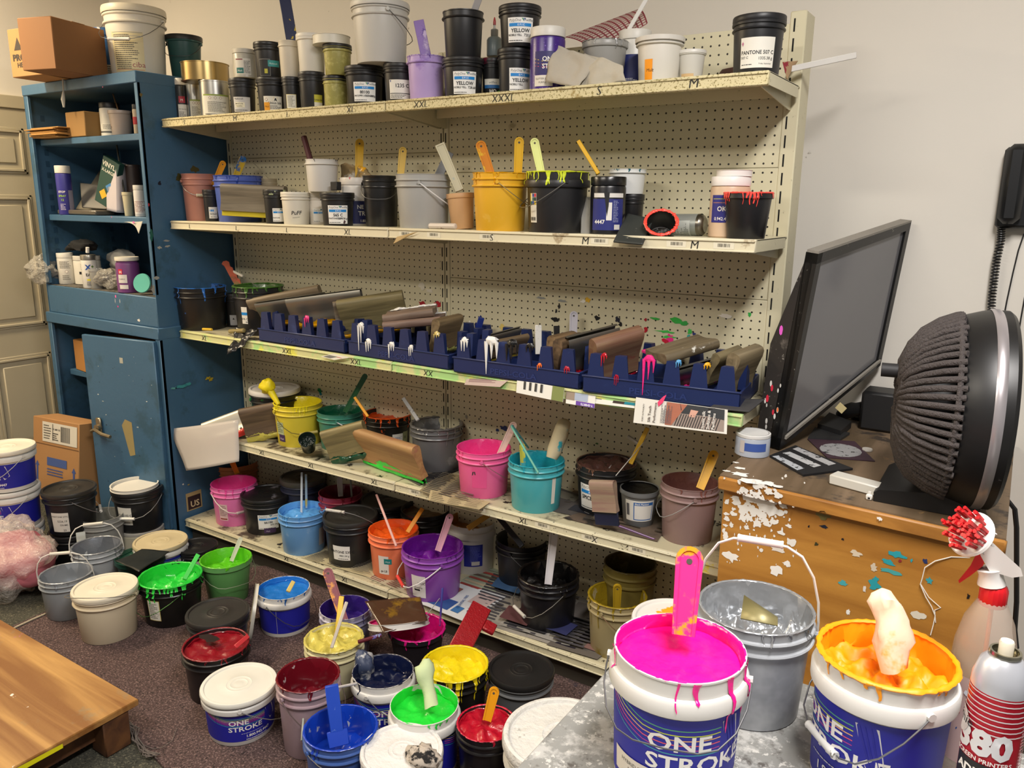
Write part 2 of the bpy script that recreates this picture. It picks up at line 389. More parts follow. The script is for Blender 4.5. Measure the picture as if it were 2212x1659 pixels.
def vessel(name, label, cat, x, y, z0, r, h, sty='gal', col='#202022', cm=None, ink=None, fill=.8, amp=.006, climb=.06, gunk=0, drips=0, lid=None,
           lidcol='#1d1d20', lab=None, lo=0, hand=None, hcol='#c9c9c9', gcol='#e6e4de', group=None, rot=None, seed=0, dcol=None, lidm=None, dlen=.25, inm=None, wall=None, handph=-37, labm=None, hfl=False, hS=0):
    rnd = random.Random(seed * 13 + int(abs(x * 1000)) + int(abs(z0 * 777)))
    t = thing(name, label, cat, (x, y, z0), group, rot)
    prof, (ri_t, _, _) = STY[sty]
    pm_ = cm or plastic(col)
    rb_i = prof[1][0] - .03
    O = [(a * r, b * h) for a, b in prof]
    Ri = lambda zf: r * (rb_i + (prof[-1][0] - .02 - rb_i) * zf)
    mb = MB()
    inner = [(Ri(.985), h * .985), (Ri(.5), h * .5), (Ri(.03), h * .03), (0, h * .03)]
    if lid and not ink: inner = [(Ri(.985), h * .985), (Ri(.9), h * .9), (0, h * .9)]
    if ink and not wall and climb >= .05:
        pc = '#' + ''.join('%02x' % int(255 * min(1, max(0, c)) ** (1 / 2.2)) for c in pm_.diffuse_color[:3])
        wall = M(ink, .3, var=.12, vs_=12, bump=.5, bs=30, splat=((pc, .57, 7, .03),), coat=.2, bd=.004) if not inm else inm
    allp = [(0, 0)] + O + inner
    n = 56 if r > .07 else 36
    mb.lathe(allp, pm_, n, mats=[pm_] * (len(O)) + [wall or pm_] * len(inner) if wall else None)
    mb.build('body', t)
    def rad(zf, pad=0.0):
        for i in range(len(prof) - 1):
            if prof[i][1] <= zf <= prof[i + 1][1] and prof[i + 1][1] > prof[i][1]:
                q = (zf - prof[i][1]) / (prof[i + 1][1] - prof[i][1])
                return r * (prof[i][0] + (prof[i + 1][0] - prof[i][0]) * q) + pad
        return r * prof[-2][0] + pad
    fa = face(x, y, 0)
    if ink:
        im = inm or ink_m(ink); mi = MB()
        zl = h * fill; R0 = Ri(fill) - .0006; nr, na = (9, 56) if (Vector((x, y, z0)) - CAM).length > 1.6 else (30, 110)
        s0 = Vector((rnd.uniform(0, 50), rnd.uniform(0, 50), 3.1))
        def zz(a, q):
            p = Vector((math.cos(a) * q * 2.2, math.sin(a) * q * 2.2, 0)) + s0
            return noise.noise(p * 1.3) * amp * 1.5 + noise.noise(p * 3.1) * amp * .7 + (noise.ridged_multi_fractal(p * 1.1, .9, 2.1, 3, 1, 2) - 1.0) * amp * .35
        rows = []
        cen = len(mi.v); mi.v.append((0, 0, zl + zz(0, 0)))
        for j in range(1, nr + 1):
            q = j / nr; rows.append(len(mi.v))
            for i in range(na):
                a = 2 * PI * i / na; mi.v.append((R0 * q * math.cos(a), R0 * q * math.sin(a), zl + zz(a, q)))
        cl = []
        for i in range(na):
            a = 2 * PI * i / na; c_ = noise.noise(Vector((math.cos(a) * 2.1, math.sin(a) * 2.1, 9)) + s0)
            c2 = noise.noise(Vector((math.cos(a) * 6, math.sin(a) * 6, 2)) + s0)
            cl.append(min(.985 * h, max(zl + .003, zl + climb * h * (1 + 1.6 * c_ + .9 * c2))))
        for j in (1, 2):
            rows.append(len(mi.v))
            for i in range(na):
                a = 2 * PI * i / na; zc = zl + (cl[i] - zl) * (j / 2)
                rr = Ri(min(1, zc / h)) - (.0022 if j == 1 else .0002)
                mi.v.append((rr * math.cos(a), rr * math.sin(a), zc))
        k = mi.mi(im)
        for i in range(na): mi.f.append((cen, rows[0] + i, rows[0] + (i + 1) % na)); mi.m.append(k)
        for j in range(len(rows) - 1):
            for i in range(na):
                i2 = (i + 1) % na; mi.f.append((rows[j] + i, rows[j + 1] + i, rows[j + 1] + i2, rows[j] + i2)); mi.m.append(k)
        dm = ink_m(dcol) if dcol else im
        if gunk:      # lumpy ring of ink on the rim
            ng = 90; b = len(mi.v); k2 = mi.mi(dm); rr0 = r * prof[-2][0] - .002
            for i in range(ng):
                a = 2 * PI * i / ng
                w = gunk * (.55 + .9 * abs(noise.noise(Vector((math.cos(a) * 7, math.sin(a) * 7, 5)) + s0)) + rnd.uniform(0, .35))
                for j in range(6):
                    c = 2 * PI * j / 6; mi.v.append(((rr0 + w * math.cos(c) * 1.1) * math.cos(a), (rr0 + w * math.cos(c) * 1.1) * math.sin(a), h - .001 + w * math.sin(c) * .8))
            for i in range(ng):
                for j in range(6):
                    i2, j2 = (i + 1) % ng, (j + 1) % 6
                    mi.f.append((b + i * 6 + j, b + i2 * 6 + j, b + i2 * 6 + j2, b + i * 6 + j2)); mi.m.append(k2)
        for q in range(drips):
            a = fa + rnd.uniform(-1.5, 1.5) ; L_ = dlen * rnd.uniform(.25, 1.0) ** 1.6 + .03; w = r * rnd.uniform(.02, .07); ph = rnd.uniform(0, 9)
            b = len(mi.v); k2 = mi.mi(dm); nn = 10
            for i in range(nn + 1):
                tt = i / nn; zf = 1.0 - L_ * tt; ww = w * (1 - .75 * tt) * (1.5 if i == nn - 1 else 1) * (0.2 if i == nn else 1)
                rr = rad(zf, .0015); aw = ww / r; ac = a + .02 * math.sin(tt * 5 + ph)
                if i == 0: rr = r * prof[-2][0] + .001
                for da, up in ((-1, 0), (-.5, .8), (.5, .8), (1, 0)):
                    ra = rr + up * ww * .35
                    mi.v.append((ra * math.cos(ac + da * aw), ra * math.sin(ac + da * aw), zf * h))
            for i in range(nn):
                for j in range(3):
                    p0 = b + i * 4 + j; mi.f.append((p0, p0 + 4, p0 + 5, p0 + 1)); mi.m.append(k2)
        mi.build('ink', t, ang=60)
    if lid:
        ml = MB(); lm = lidm or plastic(lidcol, .42, .12)
        if lid == 'pail':
            rr = r * 1.0
            P_ = [(rr * .985, h * .915), (rr * 1.01, h * .915), (rr * 1.02, h * .93), (rr * 1.015, h * .985), (rr * .995, h * 1.012), (rr * .94, h * 1.018), (rr * .915, h * 1.012), (rr * .895, h * .985),
                  (rr * .6, h * .985), (rr * .36, h * .987), (rr * .34, h * .994), (rr * .32, h * .987), (rr * .25, h * .987), (rr * .23, h * .994), (rr * .21, h * .987), (rr * .12, h * .987), (rr * .1, h * .991), (0, h * .991)]
        elif lid == 'qt':
            rr = r
            P_ = [(rr * .96, h * .845), (rr * 1.0, h * .85), (rr * 1.005, h * .885), (rr * .97, h * .895), (rr * .985, h * .90), (rr * 1.0, h * .915), (rr * .995, h * .985), (rr * .975, h * 1.0), (rr * .93, h * 1.003), (rr * .9, h * .985), (0, h * .985)]
        elif lid == 'screw':
            rr = r
            P_ = [(rr * .93, h * .845), (rr * .995, h * .85), (rr * 1.0, h * .86), (rr * 1.0, h * .985), (rr * .97, h * 1.0), (rr * .85, h * 1.0), (rr * .8, h * .995), (0, h * .995)]
        elif lid == 'cap':      # wide flat lid of a cup
            rr = r
            P_ = [(rr * .99, h * .90), (rr * 1.03, h * .905), (rr * 1.035, h * .99), (rr * 1.01, h * 1.005), (0, h * 1.005)]
        elif lid == 'tin':
            rr = r
            P_ = [(rr * .99, h * .97), (rr * .97, h * 1.0), (rr * .9, h * .985), (rr * .82, h * .985), (rr * .8, h * .965), (0, h * .965)]
        ml.lathe(P_, lm, n)
        ml.build('lid', t)
    if lab:
        ml = MB(); f0 = face(x, y, lo)
        zA, zB = prof[1][1] * h, prof[2][1] * h; rA, rB = prof[1][0] * r, prof[2][0] * r
        rm = (rA + rB) / 2 + .001
        def wrap(u, v, ly):
            vv = min(max(v, 0), zB); rr = rA + (rB - rA) * (vv - zA) / (zB - zA) + .0007 + .00016 * ly
            a = f0 + u / rm; return (rr * math.cos(a), rr * math.sin(a), v)
        draw(ml, lab, wrap, labm or pm); ml.build('label', t)
    if hand is not None:
        up = 'up' if handph > 20 else 'dn'
        mh = MB(); wire = M(hcol, .4, .0 if hcol in ('#e9e6df', '#4fa9ae', '#d9cfc4', '#dadada', '#8a8a8a') else .8, var=.1)
        th = face(x, y, hand); u = Vector((math.cos(th), math.sin(th), 0)); w = Vector((-math.sin(th), math.cos(th), 0))
        if w.dot(CAM - Vector((x, y, 0))) < 0: w = -w
        if hfl: w = -w
        ph = math.radians(handph); d = w * math.cos(ph) + Vector((0, 0, 1)) * math.sin(ph)
        R_ = r * 1.02; c0 = Vector((0, 0, h * .84)); S = hS or 1.26
        sh = [(1, 0), (1.0, .15), (.97, .4), (.86, .7), (.66, .93), (.42, 1.02), (0, 1.04), (-.42, 1.02), (-.66, .93), (-.86, .7), (-.97, .4), (-1.0, .15), (-1, 0)]
        pts = [c0 + u * (a * R_) + d * (b * R_ * S) for a, b in sh]
        mh.tube(pts, .0022 if hcol in ('#e9e6df', '#4fa9ae', '#d9cfc4', '#dadada') else .0013, wire, 6)
        for s_ in (1, -1): mh.tube([c0 + u * (R_ * s_ * .93), c0 + u * (R_ * s_ * 1.02)], .006, pm_, 8)
        ho = mh.build('handle', t)
        if gcol:
            mg = MB(); g0, g1 = c0 + u * (.36 * R_) + d * (1.035 * R_ * S), c0 - u * (.36 * R_) + d * (1.035 * R_ * S)
            mg.tube([g0 + (g1 - g0) * q for q in (0, .03, .06, .5, .94, .97, 1)], .006, M(gcol, .45, splat=(('#8c8a84', .62, 30),)), 10, rs=[.006, .0068, .006, .006, .006, .0068, .006])
            mg.build('grip', ho)
    t['_r'] = r; t['_h'] = h
    return t
def bbx(*a, **k): return None
def V(label, xl, xr, yc, z0, yb=None, y=None, name='ink_pail', cat='bucket', **kw):
    k = STY[kw.get('sty', 'gal')][0][0][0]
    x, yy, r, h = fit(xl, xr, yc, z0, yb, y, k, kw.pop('H', None))
    if kw.get('hh'): h = kw.pop('hh')
    return vessel(name, label, cat, x, yy, z0, r, h, **kw)
# ---------------------------------------------------------------- spatulas, sticks
def spatula(label, tip, base, w, col, ty, by, group=None, facing=0., t=.008, rim=True, hole=True, splat=(), name='ink_spatula', cat='spatula', blade=None, round_=True):
    """tip, base: image points; ty, by: their distance from the pegboard; w: width in metres"""
    A = ony(*tip, ty); B = ony(*base, by); return spat3(label, A, B, w, col, group, facing, t, rim, hole, splat, name, cat, blade, round_)
def spat3(label, A, B, w, col, group=None, facing=0., t=.008, rim=True, hole=True, splat=(), name='ink_spatula', cat='spatula', blade=None, round_=True, bw=1.35):
    zax = (A - B).normalized(); L_ = (A - B).length
    tocam = (CAM - (A + B) / 2).normalized()
    yax = (tocam - zax * tocam.dot(zax)).normalized()
    yax = Matrix.Rotation(math.radians(facing), 3, zax) @ yax
    xax = yax.cross(zax).normalized() * 1
    M4 = basis(B, xax, yax, zax)
    th = thing(name, label, cat, B, group); th.matrix_world = M4
    m = M(col, .4, var=.08, splat=splat); mb = MB()
    hw = w / 2; top = []
    if round_:
        for i in range(9): a = PI * i / 8; top.append((hw * math.cos(a), L_ - hw + hw * math.sin(a)))
    else: top = [(hw, L_), (-hw, L_)]
    out = [(hw * .82, 0)] + top + [(-hw * .82, 0)]
    mb.prism(out, -t / 2, t / 2, m)
    if rim:       # raised border round a sunk panel
        inn = [(a * .68, b if b > L_ - hw * 1.2 else b) for a, b in out]
        inn = [(a, L_ - hw + (b - L_ + hw) * .68 if b > L_ - hw - 1e-6 else b) for a, b in inn]
        n = len(out); vs = []
        for (a, b), (c, d) in zip(out, inn): vs += [(a, t / 2, b), (a * .97, t / 2 + .0022, b), (c, t / 2 + .0022, d), (c * .97, t / 2 + .0002, d)]
        fs = []
        for i in range(n - 1):
            for j in range(3): p = i * 4 + j; q = p + 4; fs.append((p, q, q + 1, p + 1))
        mb.add(vs, fs, m)
    mb.build('handle', th)
    if hole:
        mh = MB(); c = L_ - hw * 1.1; rr = hw * .22
        mh.add([(rr * math.cos(a * PI / 6), t / 2 + .0006, c + rr * math.sin(a * PI / 6)) for a in range(12)], [tuple(range(12))], M('#4a463c', .7))
        mh.build('hanging_hole', th)
    if blade:
        mb2 = MB(); mb2.box((-hw * bw, -.0015, -.06), (hw * bw, .0015, .004), M(blade, .35, .3)); mb2.build('blade', th)
    return th
def stick(label, A, B, r, col, name='mixing_stick', cat='stick', group=None, flat=None, splat=()):
    t = MB(); m = M(col, .45, var=.1, splat=splat)
    if flat:
        zax = (A - B).normalized(); tc = (CAM - A).normalized(); yax = (tc - zax * tc.dot(zax)).normalized(); xax = yax.cross(zax)
        t.rbox((-flat / 2, -r, 0), (flat / 2, r, (A - B).length), m, min(r, .002) * .8, basis((0, 0, 0), xax, yax, zax))
    else:
        t.tube([(A - B) * q for q in (0, .02, .5, .98, 1)], r, m, 8, rs=[r * .7, r, r, r, r * .7])
    o = t.build(name, loc=B); return tag(o, label, cat, group)
# ---------------------------------------------------------------- squeegees
WP = [(0, .5), (.16, .485), (.25, .42), (.25, .30), (.20, .12), (.15, -.08), (.15, -.25), (.2, -.42), (.21, -.5), (-.21, -.5), (-.2, -.42), (-.15, -.25), (-.15, -.08), (-.20, .12), (-.25, .30), (-.25, .42), (-.16, .485)]
def squeegee(label, A, B, h, lean, kind='wood', col='#8d7a5c', col2='#6d5c44', ink=None, blade='#8f8a2a', group='squeegees for pushing ink', splat=(), bl=.022, both=False):
    """A, B: ends of the handle's top edge in the room; h: handle height; lean: degrees from upright, towards the camera positive"""
    xax = (B - A).normalized(); L_ = (B - A).length
    up = Vector((0, 0, 1)); up = (up - xax * up.dot(xax)).normalized(); yax = up.cross(xax).normalized()   # away from camera
    Rm = Matrix.Rotation(math.radians(lean), 3, xax); up = Rm @ up; yax = Rm @ yax
    O = A - up * h
    t = thing('ink_squeegee', label, 'squeegee', O, group); t.matrix_world = basis(O, xax, yax, up)
    mb = MB(); th = h * .30
    if kind == 'wood':
        m = wood(col, col2, 1.5, 0, .55, splat, 30)
        poly = [(b * th * 1.9 + 0, (c + .5) * h) for b, c in WP]
        T = Matrix(((0, 1, 0, 0), (1, 0, 0, 0), (0, 0, 1, 0), (0, 0, 0, 1)))
        mb.prism(poly, 0, L_, m, T)
        for i in range(len(mb.f)): mb.f[i] = tuple(reversed(mb.f[i]))
        mb.build('handle', t, ang=50)
    else:
        m = M('#9a978e', .42, .85, var=.12, vs_=5, splat=splat, stretch=(.3, 1, 1))
        pr = [(0.0, 1.0), (.13, .985), (.2, .92), (.21, .82), (.16, .62), (.08, .42), (.05, .26), (.09, .18), (.09, 0)]
        outl = [(a * h * .62, b * h) for a, b in pr] + [(-a * h * .62, b * h) for a, b in reversed(pr[1:])]
        n = len(outl); tk = .0016
        vs_ = []; 
        for x in (0, L_):
            for a, b in outl: vs_.append((x, a, b))
            for a, b in outl: vs_.append((x, a * (1 - tk / max(abs(a), .004)), b - (tk if b > h * .9 else 0)))
        fs = []
        for i in range(n - 1):
            fs += [(i, i + 1, 2 * n + i + 1, 2 * n + i), (n + i + 1, n + i, 3 * n + i, 3 * n + i + 1), (i + 1, i, n + i, n + i + 1), (2 * n + i, 2 * n + i + 1, 3 * n + i + 1, 3 * n + i)]
        mb.add(vs_, fs, m); mb.build('handle', t, ang=50)
        for q in (.1, .9):
            mc = MB(); mc.lathe([(.0045, 0), (.0045, .0015), (.002, .003), (0, .003)], M('#b9b7b0', .3, 1), 10)
            b_ = mc.build('bolt', t); b_.location = (L_ * q, -.07 * h, h * .12); b_.rotation_euler = (PI / 2, 0, 0)
    mb = MB(); bt = .004
    mb.rbox((.001, -bt, -bl), (L_ - .001, bt, h * .06), M(blade, .4, splat=((ink, .5, 14),) if ink else ()), .001)
    mb.build('blade', t)
    if ink:
        mi = MB(); im = ink_m(ink); s0 = Vector((L_ * 31, h * 7, 2)); sides = (-1, 1) if both else (-1,)
        for sd in sides:
            def fn(a, b):
                n_ = noise.noise(Vector((a * 4, b * 1.5, 0)) + s0) + .35 * noise.noise(Vector((a * 16, b * 3, 0)) + s0); bul = math.sin(PI * b)
                lo = -bl - .004 - .009 * max(0, n_); hi = h * .05 + .03 * n_
                return (L_ * a, sd * (bt + .0012 + .010 * bul * (1 + n_) + (h * .09 if b > .75 else 0) * (b - .75) * 4 * .9), lo + (hi - lo) * b)
            mi.grid(fn, 36, 6, im)
        mi.build('ink', t)
    return t
# ---------------------------------------------------------------- loose shapes
def blob(mb, c, r, mat, n=7, sz=(1, 1, 1), rough=.25, seed=0):
    """lumpy closed ball"""
    s0 = Vector((seed * 3.7, c[0] * 9, c[2] * 9)); b = len(mb.v); k = mb.mi(mat); nu, nv = n * 2, n
    for j in range(nv + 1):
        for i in range(nu):
            th, ph = PI * j / nv, 2 * PI * i / nu
            d = Vector((math.sin(th) * math.cos(ph), math.sin(th) * math.sin(ph), math.cos(th)))
            q = 1 + rough * (noise.noise(d * 1.7 + s0) + .6 * noise.noise(d * 4.1 + s0))
            mb.v.append((c[0] + d.x * r * sz[0] * q, c[1] + d.y * r * sz[1] * q, c[2] + d.z * r * sz[2] * q))
    for j in range(nv):
        for i in range(nu):
            i2 = (i + 1) % nu; mb.f.append((b + j * nu + i, b + (j + 1) * nu + i, b + (j + 1) * nu + i2, b + j * nu + i2)); mb.m.append(k)
def cloth(label, name, cat, pts, mat, th=.0012, crumple=.006, n=16, group=None, fs=6., els=None, sub=None):
    """a sheet through four corner points (room), crumpled"""
    a, b, c, d = [Vector(p) for p in pts]; o = (a + b + c + d) / 4
    nrm = (b - a).cross(d - a).normalized(); s0 = Vector((a.x * 5, a.y * 7, a.z * 3))
    def fn(u, v, ly=0.):
        p = (a * (1 - u) + b * u) * (1 - v) + (d * (1 - u) + c * u) * v
        q = noise.noise(p * fs + s0) + .5 * noise.noise(p * fs * 2.7 + s0)
        return p + nrm * (crumple * q + .0004 * ly) - o
    mb = MB(); mb.grid(fn, n, n, mat)
    if els: draw(mb, els, lambda u, v, ly: fn(u, v, ly + 2), pm)
    ob = mb.build(name, loc=o, solid=0 if els else th)
    return tag(ob, label, cat, group)
def splats(mb, items, wrap, seed=1):
    """flat paint marks: (u, v, size, colour, stretch_u)"""
    rnd = random.Random(seed)
    for u, v, s_, h, st in items:
        n = 14; ps = []
        ph = rnd.uniform(0, 6)
        for i in range(n):
            a = 2 * PI * i / n; q = s_ * (.45 + .55 * rnd.random())
            ps.append(wrap(u + math.cos(a) * q * st, v + math.sin(a) * q, 1))
        c = wrap(u, v, 1.2); mb.add([c] + ps, [(0, 1 + i, 1 + (i + 1) % n) for i in range(n)], M(h, .4))
# ================================================================ room
WALL = .28
LW = -2.5
mb = MB(); wm = M('#ddd8ce', .85, var=.05, vs_=1.2, bump=.12, bs=45, splat=(('#a8a196', .69, 9, .03),), bd=.003)
mb.grid(lambda a, b: (LW + 7.0 * a, WALL, FL + 2.76 * b), 40, 16, wm)
mb.f = [tuple(f) for f in mb.f]
struct(mb.build('wall_back'))
mb = MB(); mb.grid(lambda a, b: (LW, WALL - 6 * a, FL + 2.76 * b), 30, 16, wm); struct(mb.build('wall_left'))
mb = MB(); cm_ = M('#45443a', .95, var=.3, vs_=60, bump=.8, bs=260, splat=(('#76725f', .54, 170, .08), ('#2b2a24', .56, 130, .06)), bd=.005)
mb.grid(lambda a, b: (LW + 7.0 * a, -5.6 + (5.6 + WALL) * b, FL), 30, 30, cm_); struct(mb.build('floor'))
mb = MB(); mb.grid(lambda a, b: (LW + 7.0 * a, -5.6 + (5.6 + WALL) * b, FL + 2.76), 6, 6, M('#d8d2c6', .9)); struct(mb.build('ceiling'))
# dust specks and smudges on the wall are in its material; a door in the left wall
dm = M('#b5ab92', .5, var=.05, bump=.05, bs=120)
dy0, dy1, dz1 = -1.0, -.13, .69
mb = MB(); mb.rbox((LW + .002, dy0, FL + .01), (LW + .022, dy1, dz1), dm, .003); d_ = mb.build('door_1'); struct(d_)
for (a, b) in ((.12, .41), (.47, .76)):
    for (z0, z1) in ((-1.10, -.52), (-.38, .28), (.38, .60)):
        mb = MB()
        y0, y1 = dy1 - b, dy1 - a
        for w, hgt in ((0, .004), (.012, .010)):
            x = LW + .022
            for (p, q) in (((y0 + w, z0 + w), (y1 - w, z0 + w + .012)), ((y0 + w, z1 - w - .012), (y1 - w, z1 - w)), ((y0 + w, z0 + w), (y0 + w + .012, z1 - w)), ((y1 - w - .012, z0 + w), (y1 - w, z1 - w))):
                mb.rbox((x - .004, p[0], p[1]), (x + hgt, q[0], q[1]), dm, .002)
        mb.rbox((LW + .018, y0 + .05, z0 + .05), (LW + .028, y1 - .05, z1 - .05), dm, .004)
        mb.build('door_panel', d_)
mb = MB(); mb.rbox((LW, dy1, FL), (LW + .03, dy1 + .06, dz1 + .06), dm, .003); mb.rbox((LW, dy0, dz1), (LW + .03, dy1 + .06, dz1 + .06), dm, .003); struct(mb.build('trim_1'))
# carpet mat over the floor
mb = MB(); rm_ = M('#54413f', .97, var=.25, vs_=60, bump=1., bs=260, splat=(('#8a716c', .52, 170, .08), ('#332826', .56, 130, .06), ('#29283a', .69, 4, .04), ('#d8d0c8', .775, 24, .01)), bd=.006)
c_ = [onz(a, b, FL + .006) for a, b in ((30, 1352), (98, 1322), (300, 1255))]
poly = [c_[0], c_[1], c_[2], Vector((-.5, -.02, 0)), Vector((1.0, -.02, 0)), Vector((2.2, -1.2, 0)), Vector((2.2, -2.6, 0)), onz(520, 1800, FL), onz(352, 1660, FL), onz(262, 1562, FL), Vector((-1.1, -1.28, 0))]
poly = [(p.x, p.y) for p in poly]
n = len(poly)
mb.add([(x, y, FL + .001) for x, y in poly] + [(x, y, FL + .008) for x, y in poly], [tuple(reversed(range(n, 2 * n)))] + [(i, i + n, (i + 1) % n + n, (i + 1) % n) for i in range(n)], rm_)
o = mb.build('carpet_mat', smooth=False); tag(o, 'worn purple-brown carpet mat lying on the grey floor', 'mat')
mb = MB(); pts = [onz(a, b, FL + .012) for a, b in ((20, 1362), (40, 1352), (70, 1338), (98, 1326))]
mb.tube(pts, .0035, M('#b3a890', .9, var=.3, vs_=90), 6); tag(mb.build('binding_strip'), 'frayed pale binding cord along the carpet mat edge', 'trim')
mb = MB(); lint = M('#6b625c', 1, var=.3); rnd = random.Random(3)
pts0 = [onz(a, b, FL + .014) for a, b in ((272, 1560), (290, 1578), (296, 1600), (306, 1622), (318, 1632), (336, 1636))]
for q in range(9):
    mb.tube([p + Vector((rnd.uniform(-.012, .012), rnd.uniform(-.012, .012), rnd.uniform(0, .01))) for p in pts0], .0016, lint, 5)
mb.tube([onz(a, b, FL + .012) for a, b in ((312, 1610), (330, 1618), (352, 1614), (372, 1600), (382, 1572))], .001, lint, 5)
tag(mb.build('lint_tangle'), 'tangle of grey carpet fibres on the mat by the platform', 'lint')
# ================================================================ shelving
GOND = thing('shelving_unit', 'long cream pegboard shelving unit with five shelf levels against the wall', 'shelf', (0, 0, FL))
GZ = -FL
def gpart(mb, name, parent=None, **k):
    for i, v in enumerate(mb.v): mb.v[i] = (v[0], v[1], v[2] + (GZ if parent is None else GZ))
    return mb.build(name, parent or GOND, **k)
CREAM = '#cdc6a8'
def peg_mat():
    m = M(CREAM, .5, var=.04, vs_=3, splat=(('#a39a7c', .70, 5, .06),))
    m = m.copy(); nt = m.node_tree; N = nt.nodes; L = nt.links
    b = N['Principled BSDF']; tc = N.new('ShaderNodeTexCoord')
    f = N.new('ShaderNodeVectorMath'); f.operation = 'FRACTION'
    sc = N.new('ShaderNodeVectorMath'); sc.operation = 'MULTIPLY_ADD'; sc.inputs[1].default_value = (1 / .0254, 0, 1 / .0254); sc.inputs[2].default_value = (100.5, 0, 100.5)
    L.new(tc.outputs['Object'], sc.inputs[0]); L.new(sc.outputs[0], f.inputs[0])
    d = N.new('ShaderNodeVectorMath'); d.operation = 'DISTANCE'; d.inputs[1].default_value = (.5, 0, .5); L.new(f.outputs[0], d.inputs[0])
    lt = N.new('ShaderNodeMath'); lt.operation = 'LESS_THAN'; lt.inputs[1].default_value = .118; L.new(d.outputs['Value'], lt.inputs[0])
    mx = N.new('ShaderNodeMix'); mx.data_type = 'RGBA'; L.new(lt.outputs[0], mx.inputs['Factor'])
    src = b.inputs['Base Color'].links[0].from_socket
    L.new(src, mx.inputs[6]); mx.inputs[7].default_value = lin('#221d14'); L.new(mx.outputs[2], b.inputs['Base Color'])
    return m
PEG = peg_mat()
def panel(x0, x1, z0, z1):
    mb = MB(); cx, cz = x0 + .0254 * .5, z1 - .0127
    mb.rbox((x0 - cx, 0, z0 - cz), (x1 - cx, .012, z1 - cz), PEG, .0015)
    o = mb.build('pegboard_panel', GOND, loc=(cx, 0, cz + GZ))
def bay(x0, x1, seams):
    for a, b in zip(seams[1:], seams[:-1]): panel(x0, x1, a + .0006, b - .0006)
bay(-1.225, -.068, [.749, .441, -.455, -1.21])
bay(-.025, 1.148, [.749, .368, -.010, -.388, -.769, -1.21])
shm = M(CREAM, .45, var=.06, vs_=4, splat=(('#9d9478', .64, 60, .08), ('#6f6954', .72, 160, .03)))
slot = M('#0c0b0a', .9)
for xs, (xa, xb) in (((-1.239,), (-1.256, -1.226)), ((-.0585, -.038), (-.069, -.024)), ((1.161,), (1.148, 1.192))):
    mb = MB()
    if len(xs) == 2:
        mb.rbox((xa, -.003, -1.2), (-.050, .05, .779), shm, .002); mb.rbox((-.0465, -.003, -1.2), (xb, .05, .779), shm, .002)
    else: mb.rbox((xa, -.003, -1.2), (xb, .09 if xa > 1 else .05, .779), shm, .003)
    z = .76
    while z > -1.15:
        for x in xs: mb.box((x - .0022, -.0036, z - .034), (x + .0022, -.0030, z), slot)
        z -= .0508
    gpart(mb, 'upright_post')
LV = {1: .583, 2: .177, 3: -.285, 4: -.73, 5: -1.135}
FY = {1: -.312, 2: -.312, 3: -.312, 4: -.312, 5: -.365}
top5 = M('#b9b296', .5, var=.1, splat=(('#4b4238', .52, 7, .1), ('#241f1c', .60, 16, .03), ('#8a4b3c', .74, 12, .02), ('#e9e4d8', .74, 20, .02)))
railm = {1: M('#cfc49a', .55, var=.1, vs_=9, splat=(('#8b8052', .55, 150, .03), ('#a08c58', .66, 6, .03))), 2: M('#d6ceb2', .5, var=.06, splat=(('#a8987a', .60, 9, .04), ('#5d5648', .70, 120, .02))),
         3: M('#d2d29a', .5, var=.1, splat=(('#a9d48a', .50, 5, .06), ('#ddda62', .56, 7, .06), ('#8a8064', .70, 90, .02))), 4: M('#d2ccb0', .5, var=.08, splat=(('#d8c832', .63, 4, .03), ('#423c33', .66, 34, .02), ('#6b6554', .64, 110, .02), ('#c96a35', .76, 22, .02))),
         5: M('#c9c2a4', .5, var=.08, splat=(('#2b2823', .72, 26, .02), ('#7d775f', .62, 130, .02), ('#57884c', .78, 20, .02)))}
RL = {}
for lv in LV:
    zt, fy = LV[lv], FY[lv]
    for si, (xa, xb) in enumerate(((-1.25, -.049), (-.045, 1.19))):
        if lv == 4 and si == 0: xa = -1.0 if False else -1.25
        mb = MB(); tm = top5 if lv in (3, 4, 5) else shm
        mb.rbox((xa, fy + .012, zt - .004), (xb, -.004, zt), tm, .001)
        mb.box((xa, fy + .012, zt - .032), (xa + .0015, -.02, zt), shm); mb.box((xb - .0015, fy + .012, zt - .032), (xb, -.02, zt), shm)
        mb.box((xa + .02, -.07, zt - .034), (xb - .02, -.066, zt - .004), shm)
        o = gpart(mb, 'shelf')
        mb = MB(); mb.rbox((xa, fy, zt - .034), (xb, fy + .014, zt + .001), railm[lv], .002)
        mb.rbox((xa + .001, fy - .004, zt - .033), (xb - .001, fy, zt - .028), railm[lv], .0015)
        mb.rbox((xa + .001, fy - .004, zt - .007), (xb - .001, fy, zt - .002), railm[lv], .0015)
        RL[lv, si] = gpart(mb, 'price_rail', GOND)
    if lv < 5:      # brackets
        for x in (-1.236, -.062, -.036, 1.168):
            mb = MB(); mb.prism([(-.30, -.004), (0, -.004), (0, -.062), (-.02, -.062), (-.29, -.034)], -.0015, .0015, shm, basis((x, 0, zt), (0, 1, 0), (1, 0, 0), (0, 0, 1)))
            gpart(mb, 'bracket')
mb = MB()
mb.box((-1.25, FY[5] + .03, -1.249), (1.19, FY[5] + .04, -1.17), M('#3a352c', .7)); gpart(mb, 'kick_plate')
def rail_text(lv, items):
    fy = FY[lv] - .0008
    for txt, px, py, s_ in items:
        p = ony(px, py, fy); mb = MB()
        draw(mb, [('t', txt, p.x, LV[lv] - .029, s_ * 1.3, '#1b1a18', 'c', .0, .12)], lambda u, v, l: (u, fy, v), pm)
        gpart(mb, 'size_lettering', GOND)
